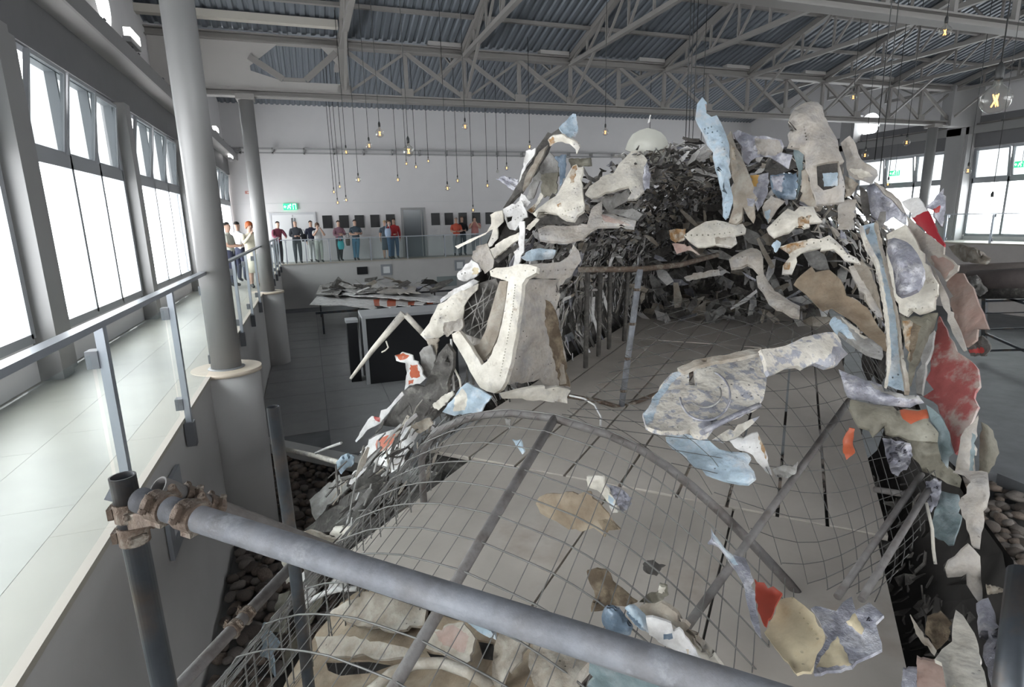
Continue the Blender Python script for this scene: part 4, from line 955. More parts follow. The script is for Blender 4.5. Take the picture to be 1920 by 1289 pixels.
# ------------------------------------------------------------------ cage: hoops, runners, wire mesh
cage = tag(empty('support_cage', wk(2.7, -1.1, ZD)), 'cage of bent tubes and wire mesh over the near end of the wreck', 'cage')
hoop_px = [(790, 868), (797, 838), (815, 812), (860, 790), (905, 779), (960, 775), (1040, 785), (1140, 815), (1200, 843), (1250, 875), (1300, 915), (1350, 960), (1420, 1030), (1480, 1095), (1512, 1135)]
UH = 2.7
hoop = [onU(x, y, UH) for x, y in hoop_px]
MB().tube([hoop[0] + Vector((0, 0, -0.9))] + [hoop[0] + Vector((0, 0, -0.35))] + hoop, R48 * 0.92, 14).build('hoop_tube', M_dusty, cage)
crown0, crown1 = onU(1040, 785, UH), onU(740, 1289, 1.22)
D = crown1 - crown0
MB().tube([crown0, crown0 + D * 0.5 + Vector((0, 0, 0.01)), crown0 + D * 1.35], R48 * 0.95, 14).build('runner_tube', M_dusty, cage)
r2a, r2b = onU(1592, 752, 3.75), onU(1285, 1180, 2.05)
MB().tube([r2a, r2b], 0.018, 14).build('runner_tube', M_dusty, cage)
MB().tube([onU(1728, 890, 3.25), onU(1570, 1120, 2.35)], 0.015, 12).build('runner_tube', M_dusty, cage)
MB().tube([onU(1752, 900, 3.2), onU(1615, 1125, 2.35)], 0.015, 12).build('runner_tube', M_dusty, cage)
MB().tube([onU(1640, 918, 3.35), onU(1700, 928, 3.25)], 0.016, 10).build('cross_tube', M_dusty, cage)
# portal frame standing on the boards
pa, pb = onU(1165, 765, 5.0), onU(1200, 505, 5.05)
MB().tube([pa, pb], 0.028, 14).build('portal_post', M_galv, cage)
for t in (0.13, 0.37, 0.62, 0.86): c = pa.lerp(pb, t); MB().tube([c - Vector((0, 0, 0.012)), c + Vector((0, 0, 0.012))], 0.033, 14).build('clip_ring', M_rust, cage)
MB().tube([onU(1085, 506, 5.0), pb, onU(1275, 497, 5.6), onU(1345, 478, 6.3)], 0.026, 12).build('portal_beam', M_rust, cage)
MB().tube([onU(1060, 742, 4.2), onU(1120, 752, 4.8), pa, onU(1235, 738, 5.3), onU(1300, 700, 5.8)], 0.022, 10).build('sill_tube', M_rust, cage)
for x0, y0, x1, y1, uu in ((1098, 690, 1102, 500, 5.6), (1122, 668, 1126, 500, 6.1), (1142, 655, 1144, 505, 6.6), (1170, 640, 1178, 500, 7.2)): MB().tube([onU(x0, y0, uu), onU(x1, y1, uu)], 0.028, 8).build('cage_stud', DK, cage)
# mesh over the hoop section: the hoop profile carried along the crown runner
def along(pts, s):
    f = s * (len(pts) - 1); i = min(int(f), len(pts) - 2); return pts[i].lerp(pts[i + 1], f - i)
def smooth_along(P, s):
    f = max(0.0, min(1.0, s)) * (len(P) - 1); i = min(int(f), len(P) - 2); t = f - i
    p0, p1, p2, p3 = P[max(i - 1, 0)], P[i], P[i + 1], P[min(i + 2, len(P) - 1)]
    return (p1 * 2 + (p2 - p0) * t + (p0 * 2 - p1 * 5 + p2 * 4 - p3) * t * t + (p1 * 3 - p0 - p2 * 3 + p3) * t * t * t) * 0.5
def wires(b, surf, ns, nt_, r, s_rng=(0, 1), t_rng=(0, 1), seg=14, wob=0.006):
    for k in range(ns + 1):
        s = s_rng[0] + (s_rng[1] - s_rng[0]) * k / ns
        b.tube([surf(s, t_rng[0] + (t_rng[1] - t_rng[0]) * j / seg) + Vector((noise.noise(Vector((k * 1.3, j * 0.4, 1))), noise.noise(Vector((k * 1.3, j * 0.4, 5))), noise.noise(Vector((k * 1.3, j * 0.4, 9))))) * wob for j in range(seg + 1)], r, 4, cap=False)
    for k in range(nt_ + 1):
        t = t_rng[0] + (t_rng[1] - t_rng[0]) * k / nt_
        b.tube([surf(s_rng[0] + (s_rng[1] - s_rng[0]) * j / (seg * 2), t) + Vector((0, 0, 0.004)) for j in range(seg * 2 + 1)], r * 1.7, 4, cap=False)
prof_h = [hoop[0] + Vector((0.02, 0, -0.8)), hoop[0] + Vector((0.01, 0, -0.4))] + hoop
wm = MB(); wires(wm, lambda s, t: along(prof_h, s) + D * t + Vector((0, 0, 0.02)), 42, 13, 0.0022, (0, 1.0), (0, 1.3))
# left flank, seen nearly edge on: a second layer of bent wire
flank = [hoop[0] + WR * -0.05 + Vector((0, 0, -0.5)), hoop[0] + WR * -0.03, hoop[1] + WR * -0.02, hoop[2]]
wires(wm, lambda s, t: along(flank, s) + D * t + Vector((0, 0, 0.01)), 12, 16, 0.0022, (0, 1), (-0.1, 1.25), wob=0.02)
o = wm.build('wire_mesh', WIRE, cage); o['kind'] = 'stuff'
rows = [[onU(1040, 785, 2.7), onU(1150, 690, 3.5), onU(1260, 560, 5.2)], [onU(1290, 905, 2.72), onU(1420, 720, 3.6), onU(1450, 545, 5.2)], [onU(1480, 1095, 2.7), onU(1600, 800, 3.5), onU(1560, 560, 5.0)], [onU(1585, 1120, 2.5), onU(1690, 900, 3.2), onU(1660, 700, 4.2)], [onU(1640, 1130, 2.4), onU(1750, 930, 3.1), onU(1740, 800, 3.8)]]
def surf2(s, t):
    t = max(0, min(1, t)); s = max(0, min(1, s))
    A = [(r_[0] * (1 - t) ** 2 + (r_[1] * 2 - (r_[0] + r_[2]) * 0.5) * 2 * t * (1 - t) + r_[2] * t * t) for r_ in rows]
    return smooth_along(A, s)
wm = MB()
for k in range(-11, 13):                                            # diamond lattice: two crossing diagonals
    for sg in (1, -1):
        pts_ = []
        for j in range(25):
            s = j / 24; t = k / 13 + (s * 0.9 if sg > 0 else (0.9 - s * 0.9)); 
            if 0 <= t <= 1: pts_.append(surf2(s, t) + Vector((0, 0, 0.012 * noise.noise(Vector((k * 0.7, j * 0.3, sg))))))
        if len(pts_) > 2: wm.tube(pts_, 0.0021, 4, cap=False)
o = wm.build('wire_mesh', WIRE2, cage); o['kind'] = 'stuff'

# ------------------------------------------------------------------ tangled mass: shredded lining and stringers along the left flank and the roof
def shards(name, n, gen, label, seed, scale=(0.05, 0.22), mats_=None, aspect=0.35, thick=0.006, spread=0.35):
    rnd = random.Random(seed); b = MB(); mats_ = mats_ or [DK, GY, TN, WH, LV]
    wts = [0.34, 0.28, 0.16, 0.14, 0.08]
    for i in range(n):
        p, ax, nr = gen(rnd); L_ = rnd.uniform(*scale); W_ = L_ * aspect * rnd.uniform(0.3, 1.3)
        ax = (ax + Vector((rnd.gauss(0, spread), rnd.gauss(0, spread), rnd.gauss(0, spread)))).normalized(); nr = (nr + Vector((rnd.gauss(0, 0.45), rnd.gauss(0, 0.45), rnd.gauss(0, 0.45))))
        sd = ax.cross(nr).normalized(); nr = sd.cross(ax).normalized(); bend = rnd.uniform(-0.3, 0.3) * L_
        mi = rnd.choices(range(len(mats_)), wts[:len(mats_)])[0]; k = len(b.v)
        for t, wd in ((-1, rnd.uniform(0.2, 1)), (0, 1), (1, rnd.uniform(0.0, 0.8))):
            c = p + ax * t * L_ + nr * bend * t * t
            for sg in (-1, 1):
                for q in (0, 1): b.v.append(c + sd * sg * W_ * wd * rnd.uniform(0.7, 1.2) - nr * q * thick)
        for s0 in (0, 1):
            A = k + s0 * 4; C2 = k + (s0 + 1) * 4
            for f in ((A, A + 2, C2 + 2, C2), (A + 1, C2 + 1, C2 + 3, A + 3), (A, C2, C2 + 1, A + 1), (A + 2, A + 3, C2 + 3, C2 + 2)): b.f.append(f); b.m.append(mi); b.sm.append(False)
        b.f.append((k, k + 1, k + 3, k + 2)); b.m.append(mi); b.sm.append(False); b.f.append((k + 8, k + 10, k + 11, k + 9)); b.m.append(mi); b.sm.append(False)
    return tag(b.build(name, mats_), label, 'debris', None, 'stuff')
VD = mat('shade_black', (0.045, 0.04, 0.037), 0.85, var=0.4, vscale=8)  # near-black colour stands for the deep shade under the wreck
VC, ZC, RF = -0.95, 0.45, 1.67
def shell(u0, u1, a0, a1, jr=0.12, along_axis=True):
    def g(rnd):
        u = u0 + (u1 - u0) * rnd.random() ** 1.3; a = math.radians(rnd.uniform(a0, a1)); r = RF + rnd.uniform(-jr, jr)
        p = wk(u, VC + r * math.cos(a), ZC + r * math.sin(a)); n = WR * -math.cos(a) + Vector((0, 0, -math.sin(a)))
        t = WR * -math.sin(a) + Vector((0, 0, math.cos(a)))
        return p, (WA if along_axis else t) * 1.0, n
    return g
shards('shredded_lining', 3600, shell(5.2, 15, 92, 172, 0.16), 'mass of shredded grey and dark lining strips along the inner flank of the wreck', 11, (0.04, 0.17), aspect=0.24, spread=0.22)
shards('hanging_shreds', 760, shell(4.7, 12, 148, 203, 0.14, False), 'shreds and broken uprights hanging behind the portal frame', 12, (0.05, 0.20), [GY, DK, WH, BG, LV], aspect=0.2, spread=0.25)
shards('roof_scraps', 330, shell(5.5, 15, 40, 95, 0.15), 'torn scraps lying over the roof line of the wreck', 13, (0.06, 0.22))
# dark backing added behind the shreds, interior shade put in its colour
def lining(name, u0, u1, a0, a1, r, m, label, cut=0.34):
    b = MB(); nu, na = 22, 16; k = len(b.v)
    for i in range(nu + 1):
        for j in range(na + 1):
            u = u0 + (u1 - u0) * i / nu; a = math.radians(a0 + (a1 - a0) * j / na); rr = r + 0.06 * noise.noise(Vector((i * 0.9, j * 0.7, 3)))
            b.v.append(wk(u, VC + rr * math.cos(a), ZC + rr * math.sin(a)))
    off = len(b.v)
    for i in range(nu + 1):
        for j in range(na + 1):
            u = u0 + (u1 - u0) * i / nu; a = math.radians(a0 + (a1 - a0) * j / na); b.v.append(wk(u, VC + (r + 0.1) * math.cos(a), ZC + (r + 0.1) * math.sin(a)))
    for i in range(nu):
        for j in range(na):
            q = (i * (na + 1) + j, i * (na + 1) + j + 1, (i + 1) * (na + 1) + j + 1, (i + 1) * (na + 1) + j)
            if noise.noise(Vector((i * 0.8 + u0, j * 0.8, 7))) > cut: continue
            b.f.append(q); b.m.append(0); b.sm.append(False); b.f.append(tuple(off + x for x in reversed(q))); b.m.append(0); b.sm.append(False)
    return tag(b.build(name, m), label, 'wreckage')
lining('shade_backing', 6.3, 15, 62, 140, RF + 0.16, DK, 'added dark backing, coloured as interior shade, curving over the deck', -0.05)
lining('shade_backing', 4.8, 15, 140, 204, RF + 0.2, DK, 'added dark backing, coloured as interior shade, closing the left flank above the boards')
lining('shade_backing', 6.5, 15, -20, 62, RF + 0.16, DK, 'added dark backing, coloured as interior shade, on the far right flank of the deck', 0.05)

b = MB(); n_ = 28; k = 0  # dark disc added to hide the bright windows beyond the far end
for off in (0.0, 0.05):
    k = len(b.v)
    for j in range(n_): a = 2 * math.pi * j / n_; rr = RF + 0.1 + 0.12 * noise.noise(Vector((j * 0.8, 2, 1))); b.v.append(wk(13.2 + off, VC + rr * math.cos(a), ZC + rr * math.sin(a)))
    b.f.append(tuple(range(k, k + n_))); b.m.append(0); b.sm.append(False)
tag(b.build('backdrop', DK), 'added shade-dark bulkhead closing the far end of the wreck', 'wreckage')
def endgen(rnd):
    a = rnd.uniform(0, 6.28); r = RF * math.sqrt(rnd.random()); return wk(rnd.uniform(9.5, 12.9), VC + r * math.cos(a), max(ZD + 0.05, ZC + r * math.sin(a))), Vector((rnd.gauss(0, 1), rnd.gauss(0, 1), rnd.gauss(0, 1))), WA * -1
shards('end_debris', 420, endgen, 'dim heap of torn metal filling the far end of the wreck', 41, (0.08, 0.3))

# ================================================================== wreck: the torn pieces, one by one
# --- upper left crest
frag('skin_scrap', 'pale blue torn tip at the top of the long leaning stringer', [(1048, 239), (1062, 226), (1074, 213), (1080, 214), (1081, 225), (1084, 242), (1081, 250), (1070, 258), (1056, 250)], 5.0, BL, gy=-0.3, bulge=0.04, thick=0.05)
frag('rib_fragment', 'curved cream hook hanging from the top of the leaning stringer', [(1027, 263), (1037, 254), (1052, 252), (1068, 258), (1081, 267), (1087, 277), (1086, 284), (1081, 290), (1079, 280), (1068, 270), (1054, 266), (1039, 269), (1031, 275)], 4.85, CR, gy=0.2, bulge=0.03, thick=0.05, patches=[(RU, [(1027, 263), (1036, 256), (1042, 266), (1031, 275)])])
frag('stringer', 'long leaning dark stringer at the upper left edge of the wreck', [(1048, 241), (1027, 248), (1014, 267), (985, 317), (960, 365), (943, 391), (951, 388), (959, 377), (977, 360), (993, 342), (1010, 313), (1026, 283), (1033, 264), (1054, 249)], 4.95, DK, gy=-0.5, thick=0.09, crumple=0.02)
frag('stringer', 'lighter grooved strip along the leaning stringer', [(1012, 280), (1027, 272), (1010, 305), (989, 346), (978, 360), (984, 335)], 4.84, TN, gy=-0.5, thick=0.05, crumple=0.02)
frag('skin_scrap', 'narrow white torn strip against the outer edge of the leaning stringer', [(986, 283), (1004, 277), (1004, 288), (988, 308), (983, 323), (973, 344), (976, 329), (981, 308)], 5.0, WH, thick=0.03)
for k, (pp, lb) in enumerate((([(929, 335), (941, 333), (968, 352), (963, 357)], 'lower'), ([(936, 331), (946, 330), (972, 343), (968, 350)], 'middle'), ([(950, 332), (972, 337), (970, 342)], 'upper'))):
    frag('metal_sliver', '%s silver sliver sticking out over the far wall from the wreck' % lb, pp, 5.0, LV, thick=0.015)
frag('skin_scrap', 'white riveted plate with a cut-out at the left shoulder of the wreck', [(943, 392), (960, 382), (977, 375), (985, 392), (989, 407), (975, 418), (966, 432), (955, 430), (950, 420), (946, 410)], 4.5, WH, gy=-0.2, thick=0.05, holes=[[(949, 407), (961, 405), (959, 414), (951, 418)]], rivets=[(952, 396, 972, 386, 5, 1.1), (966, 412, 982, 402, 4, 1.1)])
frag('skin_scrap', 'small white folded plate above the riveted plate', [(973, 376), (977, 363), (985, 367), (995, 381), (987, 391)], 4.6, WH, bulge=0.03, thick=0.03)
frag('rib_fragment', 'large cream bone-shaped rib with rust streaks on the crest', [(999, 401), (1010, 390), (1030, 375), (1043, 367), (1050, 355), (1056, 344), (1064, 328), (1074, 311), (1082, 306), (1089, 304), (1093, 313), (1091, 333), (1091, 354), (1095, 383), (1093, 396), (1076, 414), (1060, 412), (1043, 401), (1027, 398), (1004, 408)], 4.55, CR, gy=-0.25, bulge=0.10, thick=0.07, patches=[(RU, [(1068, 325), (1074, 312), (1081, 309), (1077, 342), (1069, 344)]), (RU, [(1044, 384), (1052, 380), (1053, 387), (1046, 389)])], rivets=[(1060, 396, 1088, 388, 6, 1.1), (1055, 402, 1075, 408, 4, 1.1)])
frag('skin_scrap', 'small rust-edged tan scrap beside the bone-shaped rib', [(987, 395), (997, 387), (1006, 379), (1014, 361), (1019, 367), (1010, 382), (998, 401)], 4.65, CR, thick=0.03, patches=[(RU, [(990, 395), (1003, 384), (1004, 390), (997, 400)])])
frag('metal_sliver', 'thin cream strip running down below the bone-shaped rib', [(985, 429), (996, 417), (1005, 409), (1011, 412), (1002, 424), (993, 433)], 4.5, CR, thick=0.03)
frag('fuselage_sheet', 'big pale cream blade-shaped panel in the middle of the crest', [(1097, 363), (1106, 349), (1116, 338), (1145, 323), (1160, 308), (1172, 296), (1185, 283), (1193, 281), (1202, 279), (1209, 288), (1214, 300), (1207, 317), (1205, 333), (1208, 358), (1193, 373), (1177, 373), (1185, 360), (1179, 350), (1160, 354), (1131, 364), (1104, 375)], 5.0, CR, gx=0.15, gy=-0.35, bulge=0.10, thick=0.06)
frag('skin_scrap', 'shade-grey rough flank plate at the right edge of the blade-shaped panel', [(1213, 303), (1218, 318), (1220, 333), (1218, 354), (1208, 359), (1205, 335), (1207, 318)], 4.95, LV, thick=0.08, crumple=0.03)  # grey colour carries the shade on the blade's right flank
frag('cover_panel', 'rounded frosted beige panel standing behind the blade-shaped panel', [(1172, 281), (1178, 264), (1186, 252), (1200, 244), (1214, 240), (1228, 243), (1239, 248), (1248, 257), (1253, 270), (1257, 290), (1256, 302), (1240, 307), (1222, 309), (1212, 298), (1202, 283), (1186, 286)], 5.6, FR, bulge=0.16, crumple=0.005, jag=0.2, thick=0.05)
frag('fuselage_sheet', 'grey Y-shaped plate lying below the crest', [(1118, 375), (1129, 377), (1137, 396), (1165, 405), (1193, 414), (1189, 427), (1160, 424), (1139, 425), (1120, 425), (1108, 432), (1093, 446), (1058, 454), (1030, 452), (1012, 449), (1008, 430), (1018, 423), (1050, 424), (1077, 425), (1102, 414), (1108, 394)], 4.4, BG, gy=-0.3, bulge=0.05, thick=0.06, rivets=[(1016, 440, 1030, 441, 3, 1.2)], patches=[(DP, [(1128, 402), (1150, 410), (1185, 422), (1150, 419), (1130, 412)])])
frag('skin_scrap', 'dark olive plate behind the hooked rib', [(1014, 327), (1030, 325), (1047, 323), (1043, 362), (1020, 371), (1014, 358)], 5.2, OL, thick=0.04)
frag('skin_scrap', 'dark olive pad under the cream hook', [(1066, 298), (1106, 296), (1108, 312), (1070, 315)], 5.3, OL, bulge=0.05, thick=0.08)
frag('metal_sliver', 'bright blue torn strips between the stringer and the bone-shaped rib', [(1037, 292), (1048, 294), (1053, 290), (1062, 290), (1061, 315), (1060, 333), (1050, 350), (1049, 325), (1047, 304)], 5.1, SB, thick=0.03, crumple=0.03)
frag('skin_scrap', 'grey crumpled sheet behind the leaning stringer', [(1012, 300), (1030, 285), (1045, 296), (1048, 330), (1010, 345), (1000, 372), (985, 378), (992, 350)], 5.3, GY, thick=0.03, crumple=0.04)
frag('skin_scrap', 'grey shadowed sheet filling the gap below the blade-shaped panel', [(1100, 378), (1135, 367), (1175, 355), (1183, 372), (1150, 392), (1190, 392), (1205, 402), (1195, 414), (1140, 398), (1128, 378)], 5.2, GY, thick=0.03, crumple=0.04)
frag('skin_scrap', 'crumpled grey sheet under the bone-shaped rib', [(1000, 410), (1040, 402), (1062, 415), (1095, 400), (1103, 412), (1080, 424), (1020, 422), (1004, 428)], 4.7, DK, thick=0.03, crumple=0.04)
frag('metal_sliver', 'thin white sliver pointing up beside the frosted panel', [(1214, 231), (1219, 215), (1221, 216), (1217, 230)], 5.6, WH, thick=0.01)
# --- left flank
frag('rib_fragment', 'cream curved A-shaped rib reaching left over the far balcony', [(920, 398), (930, 394), (941, 395), (943, 417), (932, 428), (933, 448), (922, 462), (912, 465), (919, 447), (924, 430), (910, 440), (897, 446), (880, 456), (858, 467), (853, 462), (880, 449), (908, 438), (921, 421)], 4.35, CR, thick=0.05, bulge=0.02)
frag('stringer', 'long white strip leaning along the left shoulder of the wreck', [(913, 471), (940, 452), (972, 436), (974, 449), (950, 465), (927, 485), (921, 480)], 4.2, CR, thick=0.06)
frag('stringer', 'dark strip just below the white leaning strip', [(928, 488), (950, 470), (973, 455), (975, 462), (950, 480), (934, 494)], 4.25, DK, thick=0.06)
frag('metal_sliver', 'upright lavender strip rising above the T-shaped frame', [(974, 416), (983, 415), (983, 445), (982, 473), (977, 482), (971, 498), (962, 498), (963, 473), (968, 470), (972, 470)], 4.0, WH, thick=0.03)
frag('skin_scrap', 'tilted grey plate left of the T-shaped frame', [(888, 466), (900, 460), (913, 457), (920, 473), (926, 489), (924, 503), (909, 514), (899, 499), (884, 483)], 4.05, BG, thick=0.04, bulge=0.03)
frag('skin_scrap', 'white and yellow perforated scrap below the tilted grey plate', [(857, 514), (870, 500), (884, 487), (897, 497), (900, 510), (892, 520), (870, 528), (859, 524)], 4.05, WH, thick=0.05, crumple=0.03, patches=[(YL, [(888, 500), (897, 502), (898, 512), (886, 516)])], rivets=[(866, 514, 872, 512, 2, 1.6)])
frag('skin_scrap', 'rolled grey-white tube of sheet above the white spoon-shaped panel', [(823, 563), (840, 549), (865, 536), (888, 524), (897, 528), (892, 535), (870, 545), (849, 554), (826, 569)], 3.95, WH, thick=0.06, bulge=0.05, crumple=0.01)
frag('fuselage_sheet', 'white spoon-shaped panel at the left edge of the wreck', [(788, 628), (800, 608), (815, 585), (821, 571), (845, 556), (863, 546), (897, 532), (899, 540), (886, 552), (877, 563), (870, 582), (868, 597), (870, 612), (863, 622), (852, 612), (838, 606), (832, 628), (822, 635), (800, 640)], 3.9, CR, bulge=0.06, thick=0.04, gx=0.1, rivets=[(828, 580, 850, 570, 3, 1.0), (816, 600, 836, 592, 3, 1.0)])
frag('skin_scrap', 'grey shaded flap under the spoon-shaped panel', [(832, 606), (850, 603), (867, 598), (869, 612), (862, 624), (850, 622), (840, 632), (830, 628)], 3.82, BG, thick=0.03)
frag('skin_scrap', 'tan bracket hanging below the spoon-shaped panel', [(798, 636), (822, 635), (820, 652), (815, 672), (811, 655), (803, 648)], 3.8, TN, thick=0.04)
frag('skin_scrap', 'rounded grey plate beside the red and white scrap', [(786, 662), (794, 652), (807, 647), (815, 660), (817, 675), (812, 692), (807, 708), (793, 707), (790, 685)], 3.75, GY, bulge=0.04, thick=0.04)
frag('skin_scrap', 'red and white bent scrap in front of the black crate', [(740, 667), (747, 660), (773, 667), (787, 683), (792, 696), (798, 710), (787, 720), (767, 723), (758, 733), (763, 700), (760, 681), (743, 677)], 3.7, WH, thick=0.03, crumple=0.02, patches=[(OR, [(741, 667), (748, 662), (768, 667), (760, 674), (750, 676)]), (OR, [(769, 684), (783, 684), (788, 706), (772, 710), (768, 700)]), (OR, [(766, 714), (776, 712), (774, 720), (766, 722)])])
rod('strut', 'cream tapered strut pointing down left across the black crate', [(757, 588, 3.9), (700, 655, 3.75), (657, 711, 3.6)], 0.034, CR, r1=0.012)
rod('strut', 'short pale tube joining the strut tip to the spoon-shaped panel', [(760, 590, 3.9), (776, 607, 3.95), (794, 626, 4.0)], 0.026, CR)
rod('strut', 'curled thin wire under the cream strut', [(724, 640, 3.72), (728, 652, 3.7), (722, 658, 3.7), (716, 661, 3.7)], 0.007, CR, n=6)
frag('fuselage_sheet', 'dark wire-tangled sheet between the spoon-shaped panel and the T-shaped frame', [(872, 560), (884, 545), (900, 531), (930, 522), (945, 528), (938, 575), (925, 615), (905, 645), (880, 648), (866, 625), (869, 590)], 4.05, DK, thick=0.03, crumple=0.07, freq=12)
for k, (x0, y0, x1, y1) in enumerate(((878, 565, 905, 640), (890, 545, 915, 625), (905, 540, 900, 640), (915, 532, 880, 630), (925, 535, 895, 600), (870, 600, 925, 560), (868, 585, 930, 545), (876, 622, 920, 600), (886, 635, 930, 580))):
    rod('strut', '%s bent wire in the tangle beside the T-shaped frame counted from the spoon-shaped panel' % ORD[k], [(x0, y0, 3.95), ((x0 + x1) / 2 + (-1) ** k * 5, (y0 + y1) / 2, 3.88), (x1, y1, 3.95)], 0.005, GY, n=5, group='bent wires beside the T-shaped frame')
T = empty('window_frame_fragment', onU(925, 737, 3.55)); tag(T, 'big cream T-shaped window frame standing at the left of the wreck', 'wreckage')
frag('frame_bar', None, [(918, 508), (930, 502), (953, 501), (974, 495), (990, 496), (1007, 501), (1005, 512), (986, 522), (979, 533), (977, 560), (973, 587), (960, 670), (947, 717), (938, 732), (927, 738), (912, 734), (900, 727), (888, 708), (870, 673), (850, 640), (847, 627), (860, 620), (882, 650), (903, 685), (913, 678), (922, 664), (935, 630), (943, 595), (949, 560), (953, 528), (938, 523), (920, 518)], 3.55, CR, gy=-0.12, bulge=0.04, thick=0.12, crumple=0.006, fold=0.25, curl=0.2, tear=False, parent=T, rivets=[(966, 535, 962, 575, 9, 1.1), (961, 585, 950, 645, 12, 1.1), (948, 655, 938, 705, 10, 1.1), (985, 508, 1000, 507, 2, 1.2)])
frag('inner_flange', None, [(937, 527), (952, 527), (948, 560), (942, 595), (934, 628), (920, 660), (905, 676), (893, 668), (882, 650), (898, 645), (912, 615), (924, 570), (931, 545)], 3.66, TN, gy=-0.12, thick=0.10, crumple=0.006, fold=0.2, curl=0.2, tear=False, parent=T)
frag('lower_arm', None, [(862, 622), (885, 632), (908, 640), (920, 655), (905, 676), (893, 668), (875, 645)], 3.7, BG, thick=0.04, parent=T)
frag('fuselage_sheet', 'tall grey and mud-brown panel beside the T-shaped frame', [(982, 528), (1000, 524), (1051, 524), (1049, 578), (1048, 607), (1055, 640), (1060, 662), (1064, 690), (1070, 728), (1033, 723), (1000, 716), (955, 722), (960, 680), (972, 600)], 4.05, BG, gx=0.55, gy=-0.05, thick=0.04, crumple=0.015, patches=[(MU, [(1022, 562), (1036, 572), (1044, 590), (1048, 612), (1055, 645), (1064, 692), (1069, 726), (1048, 725), (1046, 700), (1036, 670), (1030, 640), (1022, 610)]), (TN, [(1050, 680), (1058, 685), (1062, 720), (1050, 722)])])
frag('skin_scrap', 'pale grey strip with rivets reaching right from the T-shaped frame', [(976, 497), (1015, 494), (1051, 492), (1066, 482), (1074, 472), (1079, 456), (1086, 472), (1090, 489), (1084, 505), (1070, 520), (1057, 538), (1047, 537), (1050, 524), (1010, 522), (988, 523), (1007, 504)], 4.05, BG, gx=0.3, thick=0.04, rivets=[(1018, 509, 1060, 506, 4, 1.5)], bulge=0.02)
frag('skin_scrap', 'crumpled pale blue sheet behind the T-shaped frame', [(976, 483), (985, 474), (997, 468), (1020, 466), (1042, 470), (1036, 485), (1016, 488), (997, 490), (980, 489)], 4.3, BL, thick=0.05, crumple=0.05, bulge=0.06)
frag('stringer', 'cream bar lying at the foot of the grey and brown panel', [(938, 741), (970, 733), (1000, 727), (1033, 723), (1070, 733), (1064, 757), (1030, 754), (1000, 752), (973, 749), (942, 748)], 3.45, CR, gx=0.25, thick=0.08, bulge=0.03)
rod('strut', 'thin upright rod below the spoon-shaped panel', [(846, 636, 3.6), (848, 690, 3.55), (851, 733, 3.5)], 0.010, WH, n=6)
rod('strut', 'short bent rod beside the thin upright rod', [(851, 690, 3.5), (862, 712, 3.48), (868, 755, 3.45)], 0.009, CR, n=6)
frag('skin_scrap', 'dark crumpled tangle on the lower left flank', [(758, 732), (778, 722), (798, 719), (812, 690), (822, 664), (838, 645), (850, 662), (848, 705), (838, 745), (812, 787), (788, 792), (758, 803), (717, 798), (726, 780), (738, 762)], 3.5, DK, bulge=0.10, thick=0.08, crumple=0.06, freq=10)
frag('skin_scrap', 'white torn edge strip with a red corner on the lower left flank', [(663, 830), (680, 803), (702, 773), (725, 767), (740, 750), (754, 734), (757, 741), (742, 757), (729, 774), (713, 794), (688, 807), (679, 819), (668, 830)], 3.4, WH, thick=0.03, patches=[(RD, [(701, 776), (710, 779), (712, 792), (704, 789)])])
frag('fuselage_sheet', 'white panel with faded red lettering paint on the lower left flank', [(675, 848), (683, 835), (692, 823), (717, 813), (736, 806), (754, 802), (772, 795), (787, 790), (790, 807), (781, 823), (768, 840), (754, 855), (733, 863), (725, 875), (694, 869), (681, 861)], 3.2, WH, gy=-0.3, thick=0.04, bulge=0.03, patches=[(OR, [(704, 834), (712, 822), (725, 817), (752, 811), (748, 820), (744, 827), (730, 838), (721, 846), (706, 850)])])
frag('skin_scrap', 'white ragged tongue under the red-painted panel', [(725, 874), (742, 862), (758, 855), (757, 868), (745, 880), (733, 887)], 3.05, WH, thick=0.03)
frag('skin_scrap', 'white curled strip below the red-painted panel', [(650, 908), (656, 895), (662, 886), (676, 876), (690, 869), (684, 884), (672, 898), (660, 909)], 3.05, WH, thick=0.03, bulge=0.03)
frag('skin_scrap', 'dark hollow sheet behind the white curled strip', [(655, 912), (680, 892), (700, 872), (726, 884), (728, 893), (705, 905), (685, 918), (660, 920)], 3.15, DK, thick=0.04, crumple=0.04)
frag('skin_scrap', 'cream pointed plate at the left end of the hoop', [(811, 759), (828, 744), (848, 733), (851, 740), (836, 757), (822, 770), (814, 766)], 3.2, CR, thick=0.03)
frag('skin_scrap', 'pale blue and white crumpled sheet beneath the T-shaped frame', [(829, 773), (840, 757), (852, 745), (863, 728), (875, 718), (888, 726), (900, 731), (921, 744), (911, 760), (902, 774), (875, 776), (850, 784), (836, 781)], 3.15, BL, thick=0.05, bulge=0.05, crumple=0.05, patches=[(CR, [(852, 746), (866, 728), (876, 745), (872, 770), (850, 772)])])
frag('skin_scrap', 'tan crumpled sheet near the left end of the hoop', [(770, 800), (790, 788), (806, 786), (812, 795), (800, 806), (785, 815)], 3.1, TN, thick=0.03, crumple=0.04)
frag('skin_scrap', 'small blue clip caught on the mesh below the hoop', [(960, 825), (968, 827), (975, 825), (979, 838), (983, 848), (979, 853), (971, 840)], 2.65, BL, thick=0.015, step=3)
frag('skin_scrap', 'small grey scrap hanging from the hoop', [(946, 785), (958, 787), (956, 806), (950, 798)], 2.68, GY, thick=0.01, step=3)
frag('fuselage_sheet', 'dark plank-like panel leaning at the left of the cage', [(580, 938), (605, 915), (636, 890), (648, 903), (653, 916), (620, 945), (592, 977), (584, 962)], 3.4, GY, gy=-0.4, thick=0.05)
